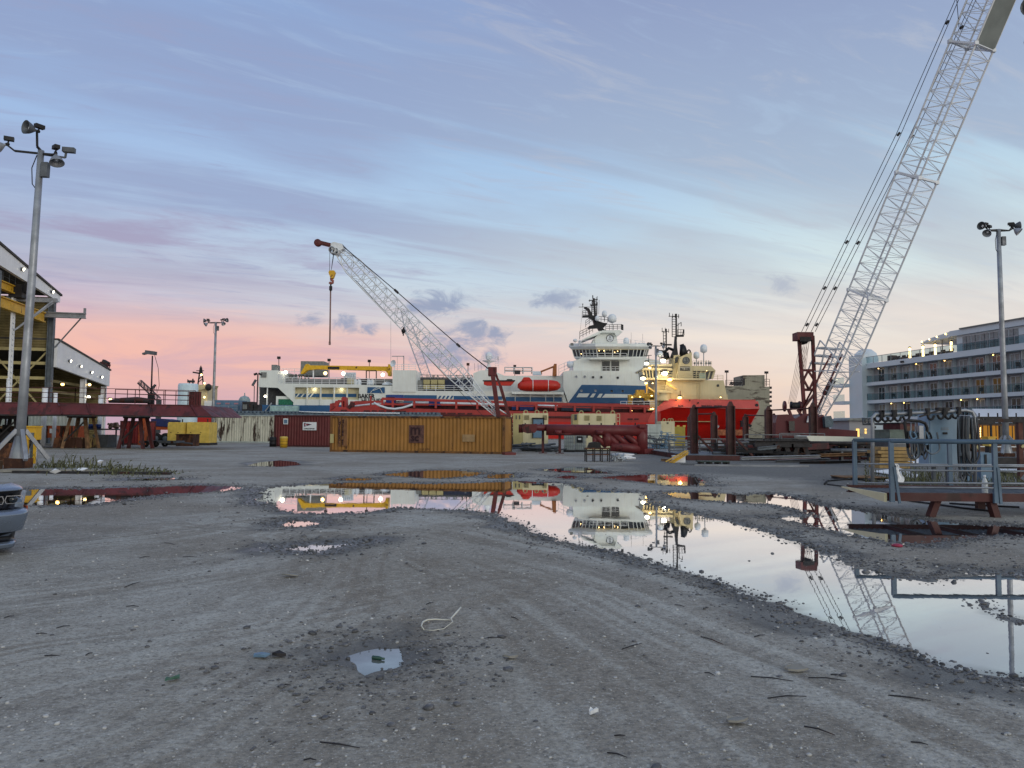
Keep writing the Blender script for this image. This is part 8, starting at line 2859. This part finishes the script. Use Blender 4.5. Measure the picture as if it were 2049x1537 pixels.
wrap('bumper', [(.80, .645), (1.05, .63), (1.12, .60), (1.125, .565), (1.08, .48), (1.01, .37), (.98, .34)], .965, M['carpaint'])
wrap('lower_grille', [(.98, .34), (.90, .32), (.86, .22), (.92, .20)], .95, M['carblack'], corner=.42)
wrap('chin_spoiler', [(.92, .205), (.98, .19), (.99, .175), (.93, .11), (.78, .11)], .93, M['carpaint'], corner=.46)
wrap('front_grille', [(.84, .90), (.97, .89), (.975, .87), (.93, .84), (.91, .66), (.98, .635)], .945, M['carblack'])
wrap('hood_lip', [(.60, .955), (.90, .925), (.985, .90), (.985, .885), (.94, .88)], .945, M['carpaint'])
for y in (-.74, -.50, .50, .74):
    fr_ = MB()
    yo = abs(y)
    xo = .925 - (.13 * (yo / .945) ** 3)
    P_ = [(xo + .04, y - .09, .715), (xo + .04, y + .09, .715), (xo + .04, y + .105, .76), (xo + .04, y + .09, .815), (xo + .04, y - .09, .815), (xo + .04, y - .105, .76)]
    for i in range(6):
        fr_.bar(P_[i], P_[(i + 1) % 6], .009)
    h_ = MB().lathe((xo + .02, y, .765), [(.055, -.02), (.05, .0), (.001, .01)], 14, (1, 0, 0)).build('headlight', M['glass'], car)
    fr_.build('halo_ring', M['chrome'], h_)
hs2 = MB()
for s_ in (-1, 1):
    hs2.prism([(-.5, s_ * .42, 1.0), (.80, s_ * .46, .945), (.80, s_ * .475, .945), (-.5, s_ * .435, 1.0)], (0, 0, .006))
hs2.build('hood_stripe', M['carblack'], car)
MB().box((.62, .945, .60), (.76, .962, .66)).build('side_marker', M['orange'], car)
ghs = MB()
gh = [(-3.3, .66, 1.05), (-2.6, .60, 1.40), (-1.5, .60, 1.42), (-.75, .68, 1.0)]
loft(ghs, [[Vector((x, -w_, 1.0)), Vector((x, -w_ * .92, z)), Vector((x, w_ * .92, z)), Vector((x, w_, 1.0))] for x, w_, z in gh])
ghs.build('greenhouse', M['glass'], car)
for x in (-.05, -2.95):
    for s_ in (-1, 1):
        w_ = MB().lathe((x, s_ * .95 - (.22 if s_ > 0 else 0) + (0), .34), [(.2, 0), (.33, .02), (.34, .06), (.34, .17), (.33, .21), (.2, .22)], 20, (0, 1, 0)).build('wheel', M['rubber'], car)
        MB().lathe((x, s_ * .95 - .02 * s_, .34), [(.001, 0), (.2, .01), (.22, -.02)], 14, (0, s_, 0)).build('rim', M['chrome'], w_)

# ------------------------------------------------------------------ litter on the yard floor
p = onground(757, 1312)
p.z = .003
a_ = Vector((.93, -.36, 0))
gbm = MB().lathe(p - a_ * .05, [(.001, 0), (.013, .002), (.015, .008), (.015, .055), (.012, .07), (.008, .08), (.008, .10), (.001, .101)], 14, a_)
BO = gbm.build('glass_bottle', mat('bottle green', (22, 66, 50), .12, spec=.7), None, p)
tag(BO, 'dark green glass bottle lying in the nearest small puddle', 'bottle')
st_px = [(848, 1262), (843, 1257), (846, 1250), (855, 1246), (872, 1245), (890, 1246), (903, 1246)]
P_ = [onground(*q) + Vector((0, 0, .02)) for q in st_px]
band = MB().tube(P_, [.004, .006, .008, .008, .007, .005, .004], 6)
P2 = [onground(848, 1262) + Vector((0, 0, .015)), onground(866, 1264) + Vector((0, 0, .02)), onground(888, 1262) + Vector((0, 0, .02)), onground(906, 1252) + Vector((0, 0, .03)), onground(902, 1246) + Vector((0, 0, .03)), onground(913, 1239) + Vector((0, 0, .05)), onground(922, 1231) + Vector((0, 0, .06))]
band.tube(P2, [.003, .003, .003, .004, .007, .008, .007], 6)
solo(band, 'packing_strap', mat('strap cream', (206, 204, 190), .5, var=.1), 'curled cream packing strap lying on the bare ground', 'strap', P_[0])
p = onground(1795, 1094)
solo(MB().dome(p + Vector((0, 0, .02)), .08, .03, 14, 5, True), 'pink_scrap', mat('pinkish red', (150, 44, 70), .4), 'pinkish red scrap lying beside the right hand puddle', 'litter', p)


def scrap(px, py, w_, m, label, cat, th=.012, rz=0.0, name='flat_scrap'):
    p = onground(px, py)
    n_ = 8
    P_ = []
    for i in range(n_):
        a = 6.283 * i / n_
        r_ = w_ * (.75 + .5 * RNG.random())
        P_.append(p + Vector((math.cos(a) * r_ * math.cos(rz) - math.sin(a) * r_ * .5 * math.sin(rz), math.cos(a) * r_ * math.sin(rz) + math.sin(a) * r_ * .5 * math.cos(rz), .006 + .02 * RNG.random())))
    return solo(MB().prism(P_, (0, 0, th)), name, m, label, cat, p)


scrap(521, 1317, .06, M['bluegrey'], 'pale blue plastic scrap left of the near puddle', 'litter')
scrap(556, 1314, .055, M['dark'], 'dark crumpled netting beside the pale blue scrap', 'litter', .02)
scrap(345, 1366, .045, mat('green tin', (70, 104, 88), .5), 'small green metal strip at lower left', 'litter', .01, .9)
scrap(583, 1156, .09, M['concrete'], 'flat pale board piece beyond the small green strip', 'litter')
scrap(1020, 1320, .055, M['concrete'], 'flat pale stone slab in the middle foreground', 'stone', .014)
scrap(1592, 1345, .07, M['concrete'], 'flat grey stone slab at lower right', 'stone', .014)
scrap(1473, 1452, .06, M['concrete'], 'broken pale slab among tyre marks at bottom right', 'stone', .012)
scrap(1188, 1435, .03, M['white'], 'small crumpled white paper at bottom centre', 'litter', .02)
scrap(604, 1390, .05, M['concrete'], 'grey flat stone by the damp patch at bottom left', 'stone', .02) if False else None
tw = [(1425, 1285, 45, .35), (1520, 1275, 22, -.2), (1655, 1362, 75, .08), (1575, 1400, 78, -.05), (1545, 1362, 85, .1), (1820, 1400, 85, .12), (1640, 1468, 62, .3), (1840, 1493, 35, .15), (1235, 1517, 40, .25), (1240, 1478, 22, 0), (1420, 1353, 20, .3), (1672, 1353, 20, .1), (1265, 1297, 40, -.3), (340, 1090, 22, .15), (290, 1117, 22, -.15), (380, 1116, 28, 0), (570, 1375, 24, -.1), (265, 1173, 32, -.35), (265, 1218, 26, 0), (126, 1259, 28, -.2), (83, 1273, 22, 0), (104, 1318, 30, 0), (178, 1314, 14, -.4), (18, 1239, 20, -.2), (680, 1496, 80, .15), (620, 1527, 26, 0), (985, 1278, 24, 0), (1030, 1240, 14, .4), (1360, 1215, 20, .2), (860, 1210, 14, -.3)]
for i, (px, py, L_, sl) in enumerate(tw):
    a = onground(px - L_ / 2, py - L_ / 2 * sl)
    b_ = onground(px + L_ / 2, py + L_ / 2 * sl)
    md = a.lerp(b_, .5) + Vector((0, 0, .012)) + Vector((0, (RNG.random() - .5) * .02, 0))
    solo(MB().tube([a + Vector((0, 0, .006)), md, b_ + Vector((0, 0, .006))], [.0035, .0045, .002], 6), 'twig', M['dark'], 'thin dark twig lying on the gravel', 'twig', a, 'twigs lying on the gravel')
